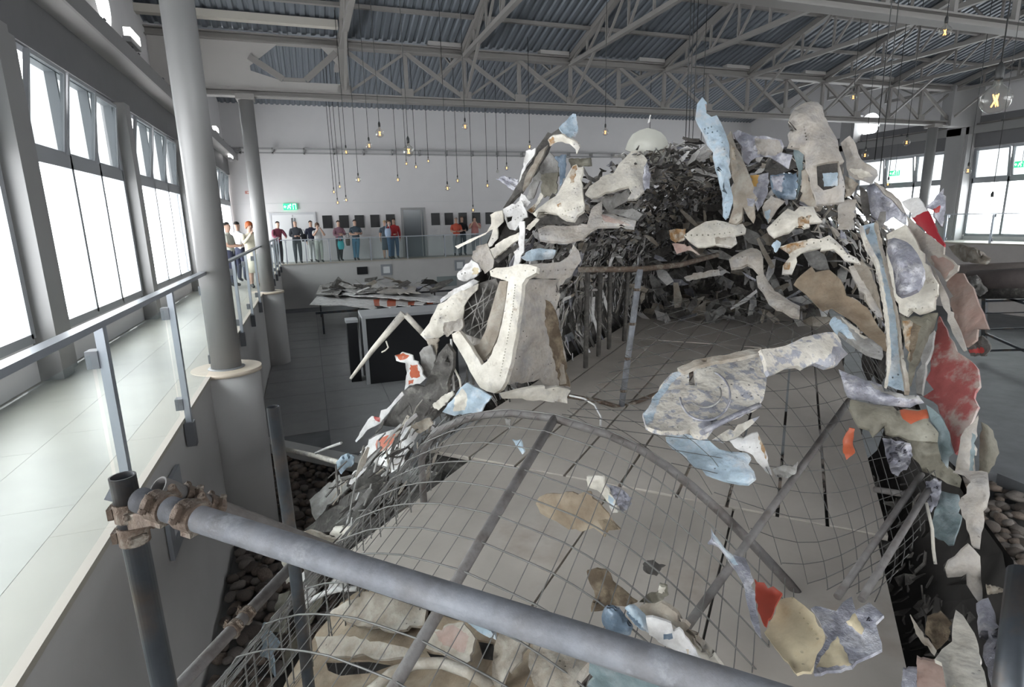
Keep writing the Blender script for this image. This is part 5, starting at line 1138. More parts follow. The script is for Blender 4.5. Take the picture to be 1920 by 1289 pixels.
frag('fuselage_sheet', 'black hollow panel under the leaning plank', [(592, 977), (625, 945), (660, 922), (700, 903), (728, 892), (722, 912), (700, 945), (668, 998), (620, 1000), (570, 994)], 3.2, DK, gy=-0.4, thick=0.05, crumple=0.04)
frag('skin_scrap', 'cream rounded cap behind the ledger tube', [(618, 1003), (625, 990), (645, 989), (660, 992), (664, 1006), (657, 1021), (647, 1028), (637, 1012)], 2.7, CR, bulge=0.08, thick=0.06, crumple=0.006)
frag('fuselage_sheet', 'flat grey plate behind the ledger tube', [(560, 1001), (580, 995), (618, 1003), (653, 1020), (656, 1045), (620, 1035), (585, 1015)], 2.75, TN, thick=0.04)
rod('strut', 'thin white wire hanging down to the cream cap', [(674, 924, 3.0), (664, 948, 2.95), (655, 970, 2.9)], 0.007, WH, n=6)
frag('skin_scrap', 'white winged scrap above the cream cap', [(652, 969), (660, 973), (659, 991), (647, 993), (649, 980)], 2.85, WH, thick=0.02, crumple=0.02)
rod('strut', 'long pale rail reaching left from the wreck over the floor', [(535, 843, 4.6), (590, 855, 4.2), (655, 873, 3.6)], 0.028, CR, n=8)
rod('strut', 'short white rod with a ragged end over the floor', [(592, 850, 3.9), (615, 840, 3.8), (640, 831, 3.7)], 0.014, WH, n=6)
frag('skin_scrap', 'small blue shreds at the end of the white rod', [(630, 868), (640, 855), (652, 850), (664, 858), (662, 872), (648, 880), (640, 890), (632, 882)], 3.5, BL, thick=0.03, crumple=0.05)
# --- bottom left
frag('rib_fragment', 'cream bone-like bracket under the ledger tube', [(521, 1040), (534, 1042), (547, 1044), (544, 1070), (547, 1094), (537, 1096), (533, 1070), (527, 1051)], 2.35, CR, thick=0.04, bulge=0.02)
frag('fuselage_sheet', 'long grey-green plate below the cream bracket', [(523, 1115), (543, 1108), (539, 1130), (535, 1151), (535, 1186), (507, 1183), (508, 1165), (512, 1148)], 2.3, OL, gy=-0.3, thick=0.04)
frag('skin_scrap', 'pale blue folded sheet at the lower left', [(493, 1169), (505, 1165), (503, 1183), (523, 1208), (516, 1220), (511, 1231), (513, 1250), (515, 1270), (505, 1254), (501, 1234), (488, 1232), (487, 1192)], 2.2, BL, thick=0.03, bulge=0.05, crumple=0.03)
frag('skin_scrap', 'white scrap with a red square below the ledger tube', [(566, 1052), (574, 1048), (604, 1058), (598, 1076), (590, 1093), (580, 1083), (573, 1066)], 2.3, WH, thick=0.02, patches=[(RD, [(581, 1078), (596, 1076), (592, 1088), (586, 1088)])])
frag('skin_scrap', 'pale triangular plate beside the red-marked scrap', [(559, 1080), (572, 1070), (588, 1093), (591, 1112), (578, 1124), (570, 1134), (566, 1112), (559, 1096)], 2.25, WH, thick=0.02)
frag('skin_scrap', 'white riveted corner plate under the ledger tube', [(614, 1105), (622, 1088), (640, 1069), (648, 1085), (655, 1102), (636, 1105)], 2.2, WH, thick=0.02, rivets=[(634, 1082, 640, 1076, 2, 1.5), (634, 1100, 644, 1098, 2, 1.5)])
rod('strut', 'curved white tube arching at the lower left of the cage', [(556, 1166, 2.15), (566, 1144, 2.15), (584, 1126, 2.15), (606, 1114, 2.15), (634, 1106, 2.15), (672, 1104, 2.15)], 0.016, WH, n=10)
frag('fuselage_sheet', 'dark grey-green plate hanging under the curved white tube', [(562, 1150), (585, 1130), (606, 1118), (600, 1140), (575, 1180), (560, 1212), (523, 1270), (530, 1235), (545, 1195), (552, 1170)], 2.25, OL, thick=0.03, crumple=0.03)
frag('fuselage_sheet', 'dark plate standing beside the grey-green plate', [(548, 1100), (558, 1085), (568, 1112), (570, 1134), (556, 1160), (548, 1185), (540, 1150)], 2.4, DK, thick=0.03, crumple=0.03)
frag('stringer', 'flat tan beam lying under the mesh near the bottom edge', [(590, 1194), (640, 1189), (700, 1200), (790, 1222), (735, 1238), (660, 1232), (598, 1230)], 1.72, TN, gy=-0.2, thick=0.05)
frag('stringer', 'second flat tan plate under the mesh higher up', [(612, 1150), (680, 1110), (760, 1102), (800, 1140), (796, 1172), (740, 1185), (660, 1172)], 1.95, TN, gy=-0.2, thick=0.05)
frag('fuselage_sheet', 'dusty brown panel under the crown runner tube', [(798, 1216), (806, 1196), (815, 1180), (840, 1170), (867, 1167), (880, 1182), (891, 1198), (886, 1222), (879, 1248), (855, 1242), (826, 1226)], 1.7, TN, gy=-0.2, thick=0.03, patches=[(DP, [(812, 1185), (850, 1172), (880, 1195), (870, 1225), (830, 1210)])])
rod('strut', 'curved dusty pipe at the bottom edge under the mesh', [(690, 1300, 1.45), (735, 1262, 1.5), (780, 1245, 1.55), (830, 1244, 1.58), (880, 1262, 1.58), (930, 1295, 1.55)], 0.022, TN, n=12)
frag('fuselage_sheet', 'dusty crumpled sheet beneath the ledger tube', [(927, 1212), (935, 1190), (944, 1168), (970, 1176), (998, 1187), (990, 1212), (978, 1238), (958, 1262), (938, 1292), (919, 1280), (924, 1240)], 1.62, TN, gy=-0.2, thick=0.03, crumple=0.03)
frag('fuselage_sheet', 'dusty box-like plate beneath the ledger tube', [(988, 1238), (994, 1215), (1000, 1198), (1030, 1204), (1057, 1211), (1087, 1226), (1097, 1216), (1102, 1228), (1105, 1240), (1085, 1262), (1067, 1290), (1002, 1292)], 1.58, TN, gy=-0.2, thick=0.10, bulge=0.02, rivets=[(1050, 1240, 1060, 1250, 2, 1.5)])
frag('metal_sliver', 'bright blue metal strip under the ledger tube', [(875, 1155), (890, 1166), (912, 1180), (930, 1192), (930, 1201), (912, 1194), (895, 1184), (878, 1170)], 1.68, BL, thick=0.03)
frag('fuselage_sheet', 'blue-grey crumpled sheet at the bottom under the ledger tube', [(1106, 1232), (1150, 1238), (1200, 1250), (1250, 1268), (1260, 1300), (1100, 1300), (1104, 1262)], 1.45, TE, thick=0.04, crumple=0.04)
frag('fuselage_sheet', 'wide dusty undersheet below the mesh at the bottom edge', [(556, 1245), (600, 1180), (640, 1130), (700, 1088), (760, 1080), (830, 1096), (872, 1118), (930, 1140), (1010, 1170), (1010, 1310), (520, 1310)], 2.0, BC, gy=-0.35, thick=0.03, crumple=0.03, holes=[[(610, 1240), (690, 1238), (742, 1246), (700, 1262), (640, 1268), (615, 1258)], [(800, 1222), (850, 1228), (858, 1246), (815, 1246)], [(895, 1200), (925, 1205), (930, 1240), (905, 1236)]], tear=False, curl=0.3)
frag('fuselage_sheet', 'added plate, coloured as dark shade, below the wide dusty undersheet', [(540, 1230), (700, 1180), (960, 1190), (1010, 1310), (500, 1310)], 2.35, VD, gy=-0.3, thick=0.03, crumple=0.03)  # black plate added as shade behind the openings of the undersheet
# --- bottom right
frag('skin_scrap', 'blue-grey disc-like shell behind the ledger tube', [(1128, 1156), (1131, 1145), (1137, 1139), (1148, 1139), (1160, 1144), (1174, 1162), (1186, 1180), (1182, 1192), (1160, 1192), (1140, 1188), (1131, 1173)], 1.75, SB, bulge=0.06, thick=0.03, crumple=0.006)
frag('skin_scrap', 'bright blue bent plate beside the blue-grey disc', [(1171, 1141), (1178, 1136), (1186, 1135), (1198, 1146), (1209, 1157), (1213, 1172), (1216, 1188), (1199, 1180), (1187, 1168), (1177, 1156)], 1.75, BL, bulge=0.04, thick=0.03, patches=[(SB, [(1173, 1145), (1190, 1160), (1212, 1186), (1198, 1179), (1178, 1158)])])
frag('skin_scrap', 'white and pale torn plate above the ledger tube', [(1211, 1159), (1224, 1158), (1240, 1163), (1258, 1170), (1274, 1180), (1288, 1195), (1298, 1212), (1314, 1239), (1285, 1230), (1258, 1219), (1235, 1205), (1217, 1191)], 1.7, WH, thick=0.03, bulge=0.02, patches=[(SB, [(1244, 1190), (1260, 1188), (1262, 1198), (1244, 1200)]), (RU, [(1286, 1218), (1292, 1218), (1292, 1231), (1287, 1230)])])
frag('skin_scrap', 'tan ridge of crumpled sheet along the white torn plate', [(1199, 1140), (1220, 1132), (1239, 1131), (1260, 1144), (1278, 1160), (1308, 1193), (1338, 1229), (1357, 1256), (1332, 1250), (1314, 1238), (1298, 1210), (1274, 1178), (1240, 1162), (1211, 1158)], 1.8, TN, thick=0.04, bulge=0.04, crumple=0.02)
frag('skin_scrap', 'brown fibrous smear of torn cloth on the board floor', [(1100, 1072), (1118, 1067), (1136, 1070), (1150, 1088), (1165, 1105), (1180, 1118), (1195, 1130), (1172, 1138), (1150, 1136), (1128, 1146), (1108, 1148), (1112, 1120), (1106, 1095)], 1.98, MU, thick=0.02, bulge=0.05, crumple=0.04, freq=14)
frag('skin_scrap', 'dark grey scrap lying alone on the board floor', [(1205, 1058), (1212, 1053), (1223, 1052), (1234, 1060), (1247, 1062), (1238, 1070), (1231, 1081), (1215, 1077), (1206, 1070)], 2.15, DK, thick=0.02, bulge=0.02)
frag('skin_scrap', 'dark tuft of bent metal between the dark scrap and the tan ridge', [(1198, 1130), (1215, 1115), (1232, 1110), (1236, 1095), (1250, 1100), (1252, 1118), (1245, 1128), (1228, 1132)], 2.0, OL, thick=0.03, crumple=0.05, patches=[(CR, [(1234, 1100), (1247, 1101), (1247, 1112), (1234, 1112)])])
sh = tag(empty('fuselage_sheet', onU(1540, 1260, 1.95)), 'big shard with a red, yellow and lavender torn skin at the lower right', 'wreckage')
frag('blue_spike', None, [(1333, 989), (1337, 1000), (1343, 1007), (1358, 1025), (1373, 1040), (1386, 1044), (1397, 1047), (1406, 1066), (1413, 1087), (1416, 1112), (1417, 1137), (1424, 1170), (1428, 1198), (1416, 1182), (1407, 1160), (1401, 1125), (1393, 1093), (1381, 1072), (1367, 1053), (1347, 1024), (1336, 1019), (1323, 1014), (1330, 1006)], 2.2, LV, gy=-0.25, thick=0.02, bulge=0.02, parent=sh, patches=[(BL, [(1333, 989), (1343, 1007), (1373, 1040), (1385, 1060), (1372, 1056), (1350, 1026), (1336, 1008)])])
frag('red_skin', None, [(1413, 1083), (1420, 1092), (1433, 1093), (1440, 1104), (1450, 1100), (1467, 1113), (1460, 1124), (1453, 1137), (1446, 1158), (1437, 1178), (1428, 1162), (1420, 1143), (1416, 1115)], 2.15, mat('brick_red_paint', (0.38, 0.06, 0.035), 0.5, var=0.15), gy=-0.25, thick=0.02, parent=sh)
frag('yellow_skin', None, [(1457, 1127), (1472, 1122), (1487, 1120), (1508, 1136), (1527, 1153), (1542, 1172), (1553, 1193), (1543, 1210), (1533, 1227), (1527, 1245), (1520, 1260), (1506, 1266), (1493, 1267), (1476, 1246), (1460, 1223), (1446, 1205), (1433, 1187), (1440, 1165), (1449, 1145)], 2.05, YL, gy=-0.25, thick=0.025, bulge=0.03, parent=sh, rivets=[(1500, 1150, 1530, 1190, 5, 1.0)])
frag('lavender_skin', None, [(1513, 1137), (1538, 1138), (1563, 1140), (1580, 1130), (1597, 1119), (1612, 1124), (1630, 1130), (1644, 1142), (1657, 1154), (1645, 1168), (1648, 1192), (1653, 1218), (1634, 1228), (1615, 1236), (1597, 1251), (1562, 1258), (1526, 1264), (1532, 1228), (1553, 1194), (1535, 1162)], 2.0, LV, gy=-0.25, thick=0.02, crumple=0.03, jag=2.0, bulge=0.03, parent=sh, patches=[(YL, [(1586, 1166), (1603, 1150), (1620, 1180), (1616, 1191)]), (YL, [(1530, 1254), (1548, 1222), (1570, 1193), (1584, 1222), (1597, 1247), (1562, 1250)])])
frag('rib_fragment', 'small cream rib lying on the mesh in the middle of the cage', [(1100, 894), (1108, 891), (1130, 893), (1134, 913), (1146, 926), (1154, 938), (1158, 962), (1148, 962), (1142, 948), (1133, 933), (1120, 920), (1102, 914)], 2.5, CR, thick=0.04, bulge=0.02, patches=[(BL, [(1138, 928), (1150, 935), (1152, 955), (1144, 950)])])
frag('skin_scrap', 'thin translucent brown sheet caught on the mesh beside the small rib', [(997, 943), (1010, 933), (1023, 927), (1048, 923), (1073, 923), (1107, 922), (1122, 942), (1140, 963), (1152, 978), (1164, 994), (1150, 1000), (1133, 1008), (1124, 998), (1113, 990), (1090, 998), (1067, 994), (1050, 983), (1030, 973), (1013, 963)], 2.5, BC, thick=0.008, crumple=0.02, bulge=0.02, patches=[(MU, [(1120, 975), (1145, 975), (1160, 993), (1135, 1003)])])
frag('skin_scrap', 'crumpled lavender foil beside the small cream rib', [(1136, 908), (1150, 912), (1165, 918), (1186, 935), (1180, 955), (1165, 962), (1158, 948), (1148, 928)], 2.55, LV, thick=0.02, crumple=0.06, freq=16)
# --- centre
F1 = tag(empty('fuselage_sheet', onU(1320, 815, 3.1)), 'big peeling cream and blue-grey door-like panel lying on the mesh in the centre', 'wreckage')
frag('panel_skin', None, [(1205, 776), (1216, 756), (1230, 735), (1244, 716), (1259, 700), (1273, 688), (1288, 679), (1326, 673), (1360, 667), (1388, 662), (1410, 658), (1428, 656), (1438, 669), (1439, 690), (1438, 708), (1436, 726), (1432, 743), (1422, 762), (1390, 775), (1359, 788), (1342, 801), (1326, 816), (1313, 818), (1290, 812), (1272, 809), (1240, 809), (1222, 804), (1211, 798)], 3.15, PL, gy=-0.55, gx=0.1, bulge=0.07, thick=0.06, crumple=0.02, parent=F1, holes=[[(1292, 684), (1300, 684), (1303, 712), (1305, 724), (1292, 722)]], rivets=[(1254, 722, 1262, 742, 3, 1.3), (1252, 800, 1280, 802, 4, 1.3)], patches=[(CR, [(1304, 690), (1330, 688), (1356, 694), (1362, 706), (1350, 722), (1330, 732), (1308, 730), (1306, 712)]), (BL, [(1206, 776), (1230, 737), (1262, 700), (1286, 681), (1284, 692), (1258, 720), (1236, 752), (1224, 790), (1212, 796)]), (CR, [(1412, 688), (1425, 690), (1436, 708), (1420, 706)])])
frag('panel_neck', None, [(1426, 656), (1448, 654), (1472, 649), (1490, 641), (1505, 633), (1528, 627), (1551, 623), (1563, 623), (1572, 627), (1577, 640), (1588, 650), (1590, 664), (1584, 677), (1570, 685), (1550, 690), (1533, 690), (1506, 691), (1480, 688), (1458, 698), (1438, 706), (1436, 680)], 3.35, PL, gy=-0.3, gx=0.25, bulge=0.05, thick=0.06, parent=F1, patches=[(CR, [(1511, 652), (1535, 640), (1562, 640), (1558, 662), (1544, 676), (1524, 664)]), (LV, [(1562, 650), (1587, 652), (1588, 668), (1570, 682), (1556, 672)])])
frag('panel_rim', None, [(1270, 690), (1300, 676), (1340, 668), (1390, 658), (1428, 652), (1430, 662), (1390, 670), (1340, 680), (1302, 688), (1276, 700)], 3.12, TN, gy=-0.5, thick=0.05, parent=F1)
def onF1(x, y, d=0.05): return 3.15 + 0.1 * (x - 1322) / 100 - 0.55 * (y - 738) / 100 - d
MB().tube([onU(1322 + 47 * math.cos(t), 742 + 47 * math.sin(t), onF1(1322 + 47 * math.cos(t), 742 + 47 * math.sin(t), 0.075)) for t in [(-1.15 + 0.2 * k) for k in range(22)]], 0.006, 6).build('dish_rim', LV, F1)
MB().tube([onU(1322 + 30 * math.cos(t), 738 + 26 * math.sin(t), onF1(1322 + 30 * math.cos(t), 738 + 26 * math.sin(t), 0.085)) for t in [(-0.4 + 0.2 * k) for k in range(15)]], 0.005, 6).build('dish_rim', GY, F1)
MB().tube([onU(x, y, onF1(x, y, 0.06)) for x, y in ((1316, 812), (1345, 796), (1390, 774), (1424, 760))], 0.014, 8).build('lower_edge', LV, F1)
rod('strut', 'thin white cable curling beside the foot of the portal post', [(1068, 742, 3.3), (1095, 748, 3.2), (1115, 760, 3.1), (1127, 782, 2.95), (1126, 800, 2.85)], 0.006, WH, n=6)
frag('skin_scrap', 'pale blue crest-shaped sheet below the central peeling panel', [(1240, 818), (1254, 812), (1267, 810), (1296, 815), (1326, 823), (1340, 831), (1351, 840), (1367, 847), (1384, 848), (1401, 850), (1408, 858), (1413, 872), (1417, 896), (1403, 907), (1386, 906), (1370, 903), (1345, 896), (1323, 888), (1300, 872), (1280, 856), (1262, 840)], 2.95, BL, gy=-0.4, thick=0.04, bulge=0.06, crumple=0.02)
frag('skin_scrap', 'cream flap between the peeling panel and the blue crest', [(1334, 826), (1350, 815), (1367, 805), (1398, 790), (1427, 779), (1410, 797), (1392, 812), (1378, 822), (1365, 830), (1346, 832)], 3.05, PL, thick=0.04)
frag('skin_scrap', 'pale grey corner plate with a rust edge right of the blue crest', [(1367, 827), (1392, 820), (1420, 812), (1434, 842), (1442, 868), (1448, 893), (1436, 886), (1420, 868), (1405, 850), (1384, 845)], 3.0, WH, thick=0.03, patches=[(RU, [(1423, 815), (1430, 822), (1436, 842), (1436, 862), (1427, 842)])], rivets=[(1392, 838, 1420, 840, 3, 1.2)])
frag('skin_scrap', 'grey crumpled end on the second runner tube', [(1448, 880), (1470, 872), (1486, 876), (1494, 868), (1490, 890), (1474, 898), (1455, 896)], 3.0, GY, thick=0.04, crumple=0.06)
frag('rib_fragment', 'grey-white hooked bracket standing on the boards', [(1367, 486), (1388, 473), (1408, 465), (1419, 464), (1427, 472), (1431, 484), (1431, 500), (1432, 514), (1442, 531), (1454, 547), (1476, 561), (1500, 574), (1499, 595), (1484, 592), (1471, 586), (1456, 578), (1442, 567), (1430, 552), (1421, 535), (1418, 518), (1417, 505), (1410, 498), (1402, 495), (1386, 498), (1371, 503)], 4.8, BG, gy=-0.4, bulge=0.05, thick=0.06, crumple=0.01, rivets=[(1384, 485, 1392, 482, 2, 1.3)])
frag('fuselage_sheet', 'cream perforated strip under the roof of the wreck', [(1283, 441), (1292, 430), (1304, 420), (1322, 416), (1342, 413), (1371, 419), (1400, 417), (1407, 428), (1398, 437), (1390, 443), (1382, 456), (1371, 464), (1342, 459), (1324, 463), (1308, 463), (1294, 453)], 5.0, CR, gy=-0.3, thick=0.05, bulge=0.03, rivets=[(1286, 441, 1328, 441, 5, 1.7), (1340, 440, 1368, 436, 4, 1.2), (1318, 422, 1360, 420, 5, 1.0)], patches=[(TN, [(1340, 446), (1380, 444), (1374, 462), (1342, 458)])])
frag('skin_scrap', 'rusty red-brown end scrap left of the perforated strip', [(1254, 432), (1270, 429), (1286, 430), (1284, 449), (1267, 454), (1257, 446)], 5.0, RU, thick=0.05, crumple=0.03)
frag('skin_scrap', 'pinkish shredded strip under the perforated strip', [(1260, 457), (1278, 456), (1294, 461), (1312, 479), (1300, 472), (1288, 470), (1269, 477)], 4.9, DP, thick=0.04, crumple=0.03)
frag('stringer', 'pale beam lying at the far edge of the boards', [(1282, 520), (1300, 512), (1348, 505), (1350, 516), (1320, 522), (1285, 528)], 6.8, BG, thick=0.06)
# --- roof crest
frag('rib_fragment', 'tall pale blue rib with bolt holes rising above the roof', [(1298, 210), (1307, 195), (1317, 182), (1323, 178), (1325, 191), (1323, 207), (1333, 212), (1344, 216), (1354, 235), (1361, 252), (1367, 270), (1369, 303), (1371, 330), (1373, 358), (1375, 391), (1367, 405), (1362, 412), (1356, 403), (1356, 370), (1351, 348), (1346, 326), (1340, 304), (1333, 282), (1317, 245), (1308, 228)], 4.55, BL, gy=-0.2, bulge=0.05, thick=0.07, crumple=0.01, rivets=[(1322, 242, 1334, 238, 3, 1.6), (1327, 250, 1345, 246, 3, 1.6), (1350, 255, 1362, 293, 4, 1.1), (1358, 372, 1362, 398, 4, 1.0)], patches=[(DP, [(1322, 195), (1331, 198), (1334, 210), (1324, 207)])])
frag('rib_fragment', 'tan rust-speckled rib crossing behind the pale blue rib', [(1362, 258), (1370, 245), (1379, 274), (1392, 299), (1404, 328), (1412, 348), (1419, 370), (1419, 395), (1411, 417), (1402, 406), (1394, 395), (1391, 411), (1379, 425), (1366, 417), (1375, 391), (1372, 355), (1371, 316), (1367, 276)], 4.7, TN, gy=-0.2, bulge=0.04, thick=0.06, patches=[(RU, [(1371, 272), (1378, 278), (1380, 300), (1374, 300)]), (LV, [(1400, 372), (1415, 374), (1412, 388), (1402, 386)])], rivets=[(1374, 276, 1382, 300, 4, 1.2)])
frag('fuselage_sheet', 'rough lavender-grey sheet stretched between the ribs on the roof', [(1376, 250), (1384, 244), (1410, 252), (1440, 256), (1465, 262), (1470, 275), (1473, 287), (1486, 291), (1482, 304), (1479, 317), (1462, 306), (1446, 296), (1430, 294), (1417, 296), (1408, 302), (1400, 313), (1393, 300), (1387, 286)], 5.0, LV, gx=0.2, thick=0.04, crumple=0.05, bulge=0.04, patches=[(BG, [(1415, 258), (1462, 264), (1470, 285), (1446, 292), (1420, 290)])])
H = tag(empty('fuselage_hood', onU(1535, 382, 4.6)), 'big beige hood-like skin with a window opening at the top of the wreck', 'wreckage')
frag('hood_skin', None, [(1479, 226), (1484, 212), (1492, 201), (1508, 193), (1520, 190), (1533, 191), (1542, 200), (1548, 212), (1554, 235), (1563, 250), (1571, 264), (1578, 283), (1583, 303), (1584, 340), (1583, 378), (1560, 381), (1533, 383), (1529, 370), (1525, 357), (1518, 335), (1512, 314), (1510, 287), (1492, 279), (1477, 275), (1478, 250)], 4.5, BG, gy=-0.15, gx=0.1, bulge=0.16, thick=0.05, crumple=0.03, parent=H, holes=[[(1531, 309), (1552, 304), (1573, 302), (1574, 325), (1573, 347), (1558, 354), (1544, 357), (1533, 347)]], rivets=[(1508, 238, 1512, 262, 5, 1.6)])
frag('hood_backing', None, [(1526, 300), (1580, 298), (1578, 356), (1538, 362), (1527, 350)], 4.9, DK, thick=0.03, parent=H)  # dark sheet added behind the opening, shade inside the hood as colour
frag('window_blind', None, [(1542, 325), (1571, 324), (1571, 348), (1545, 350)], 4.75, BL, thick=0.02, crumple=0.006, parent=H)
frag('fuselage_sheet', 'blue-grey plate between the tan rib and the hood', [(1444, 329), (1468, 326), (1493, 324), (1497, 346), (1491, 374), (1475, 374), (1460, 372), (1450, 362), (1446, 352)], 4.72, SB, thick=0.04, bulge=0.05, patches=[(LV, [(1445, 330), (1470, 328), (1466, 360), (1450, 356)])], rivets=[(1470, 336, 1470, 336, 1, 1.5)])
frag('fuselage_sheet', 'grey plate with an orange corner beside the tan rib', [(1405, 328), (1422, 325), (1441, 324), (1443, 340), (1442, 358), (1432, 378), (1421, 396), (1414, 372), (1408, 350)], 4.9, LV, thick=0.04, patches=[(mat('orange_primer', (0.58, 0.34, 0.10), 0.6, var=0.15), [(1406, 329), (1425, 327), (1419, 350), (1412, 350)])])
frag('stringer', 'teal-grey upright strip left of the hood', [(1488, 281), (1498, 280), (1508, 283), (1507, 300), (1505, 317), (1502, 338), (1498, 358), (1493, 374), (1494, 348), (1496, 322), (1490, 300)], 4.75, TE, thick=0.05)
frag('stringer', 'tan tapering strip under the left side of the hood', [(1503, 321), (1513, 317), (1521, 350), (1531, 391), (1515, 386), (1500, 376), (1504, 345)], 4.6, TN, thick=0.05)
frag('fuselage_sheet', 'wide tan plate with rust streaks under the hood', [(1438, 428), (1458, 408), (1477, 391), (1500, 387), (1525, 387), (1536, 402), (1545, 416), (1528, 420), (1508, 428), (1480, 436), (1452, 445), (1442, 436)], 4.5, CR, gy=-0.3, thick=0.05, bulge=0.03, patches=[(RU, [(1496, 408), (1520, 404), (1518, 420), (1498, 424)])], rivets=[(1506, 409, 1520, 405, 3, 1.8), (1455, 422, 1462, 412, 3, 1.3)])
frag('skin_scrap', 'grey-tan plate left of the wide tan plate', [(1429, 389), (1437, 376), (1446, 366), (1458, 372), (1471, 378), (1460, 390), (1450, 405), (1440, 420), (1432, 405)], 4.6, BG, thick=0.04, crumple=0.03, patches=[(BL, [(1432, 396), (1445, 394), (1440, 418)])])
frag('skin_scrap', 'beige lumpy sheet drooping right of the hood', [(1574, 266), (1583, 258), (1592, 255), (1603, 270), (1608, 285), (1613, 299), (1630, 310), (1643, 320), (1645, 330), (1634, 346), (1618, 342), (1605, 337), (1592, 329), (1587, 315), (1586, 299)], 4.8, BG, thick=0.05, bulge=0.10, crumple=0.04, patches=[(CR, [(1592, 318), (1615, 316), (1638, 330), (1610, 334)])])
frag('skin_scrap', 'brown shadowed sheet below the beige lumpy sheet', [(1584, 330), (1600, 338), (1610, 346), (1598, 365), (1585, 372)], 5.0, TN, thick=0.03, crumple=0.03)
frag('stringer', 'flat beige slab hanging below the hood', [(1572, 378), (1590, 375), (1605, 374), (1603, 402), (1601, 431), (1586, 431), (1570, 430)], 4.7, BG, thick=0.04, crumple=0.006, rivets=[(1582, 402, 1584, 404, 2, 1.0)])
frag('fuselage_sheet', 'grey pointed tail-like panel against the far right windows', [(1626, 352), (1633, 345), (1640, 341), (1654, 352), (1668, 362), (1680, 370), (1690, 379), (1701, 404), (1697, 421), (1680, 411), (1665, 415), (1651, 419), (1634, 417), (1628, 380)], 5.2, LV, thick=0.05, bulge=0.10, crumple=0.02, gx=0.2)
frag('stringer', 'dark grey strip beside the pointed tail-like panel', [(1611, 350), (1618, 352), (1626, 358), (1630, 385), (1634, 417), (1624, 417), (1616, 395)], 5.0, DK, thick=0.05)
frag('stringer', 'pale tapering strip along the top of the tail-like panel', [(1640, 341), (1655, 350), (1675, 364), (1690, 380), (1700, 402), (1692, 398), (1676, 378), (1656, 362)], 5.1, BG, thick=0.05)
# --- right flank
frag('fuselage_sheet', 'white skin with a red stripe at the right shoulder of the wreck', [(1690, 378), (1705, 372), (1720, 366), (1730, 380), (1740, 396), (1750, 417), (1760, 438), (1771, 458), (1770, 463), (1748, 446), (1728, 431), (1712, 412), (1700, 398)], 4.3, WH, gx=-0.2, gy=-0.2, thick=0.03, crumple=0.008, patches=[(mat('deep_red_stripe', (0.33, 0.018, 0.028), 0.4, var=0.15), [(1708, 409), (1724, 402), (1741, 396), (1752, 418), (1772, 458), (1770, 464), (1748, 446), (1728, 431)])])
frag('skin_scrap', 'grey spiky flake with a red spot beyond the red stripe', [(1738, 388), (1745, 381), (1758, 366), (1770, 353), (1773, 378), (1770, 405), (1768, 428), (1757, 412), (1747, 398)], 4.32, LV, thick=0.03, patches=[(RD, [(1750, 391), (1763, 385), (1761, 398), (1754, 400)])], jag=1.6)
frag('fuselage_sheet', 'long beige skin strip running down the right flank', [(1700, 405), (1716, 420), (1728, 431), (1748, 447), (1770, 463), (1777, 479), (1792, 496), (1802, 500), (1795, 508), (1788, 513), (1772, 527), (1758, 510), (1746, 496), (1732, 478), (1716, 462), (1704, 435)], 4.2, BG, gx=-0.3, gy=-0.2, thick=0.03, bulge=0.03, patches=[(DP, [(1745, 480), (1775, 485), (1790, 498), (1772, 524), (1752, 500)])])
frag('fuselage_sheet', 'dusty pink skin panel at the far right of the wreck', [(1772, 526), (1788, 513), (1805, 507), (1814, 522), (1823, 538), (1829, 555), (1835, 573), (1843, 588), (1850, 601), (1853, 617), (1838, 629), (1812, 651), (1800, 622), (1790, 596), (1782, 572), (1775, 548)], 4.1, DP, gx=-0.3, gy=-0.2, thick=0.03, bulge=0.05, crumple=0.01)
frag('fuselage_sheet', 'narrow grey strip between the olive panel and the pink panel', [(1747, 497), (1760, 522), (1772, 546), (1783, 573), (1793, 598), (1804, 630), (1814, 661), (1806, 658), (1796, 642), (1786, 625), (1772, 590), (1765, 566), (1757, 532)], 4.0, BG, gx=-0.3, gy=-0.2, thick=0.03)
frag('fuselage_sheet', 'large faded red livery panel on the right flank', [(1761, 590), (1768, 604), (1778, 625), (1795, 652), (1806, 667), (1818, 675), (1833, 692), (1837, 724), (1836, 750), (1834, 774), (1822, 792), (1811, 808), (1804, 826), (1799, 842), (1791, 852), (1786, 838), (1782, 824), (1776, 806), (1770, 787), (1762, 776), (1754, 766), (1742, 756), (1731, 744), (1733, 730), (1736, 712), (1741, 692), (1745, 672), (1750, 648), (1753, 628)], 3.7, PK, gx=-0.25, gy=-0.3, bulge=0.06, thick=0.03, crumple=0.015)
frag('fuselage_sheet', 'olive dirty panel with a rust edge left of the red panel', [(1690, 592), (1715, 592), (1740, 588), (1760, 584), (1754, 602), (1749, 620), (1744, 636), (1740, 650), (1730, 666), (1720, 683), (1713, 704), (1707, 726), (1700, 728), (1702, 705), (1703, 683), (1697, 650), (1692, 620)], 3.9, OL, gx=-0.1, gy=-0.25, thick=0.04, bulge=0.04, patches=[(RU, [(1692, 602), (1706, 600), (1716, 612), (1706, 640), (1704, 676), (1697, 650)]), (MU, [(1712, 605), (1727, 612), (1718, 645), (1707, 680), (1704, 650)])])
frag('stringer', 'grey-tan edge strip along the red panel', [(1744, 622), (1752, 620), (1748, 650), (1740, 682), (1732, 712), (1728, 740), (1718, 738), (1711, 726), (1718, 698), (1726, 672), (1737, 644)], 3.6, GY, gx=-0.1, gy=-0.25, thick=0.05)
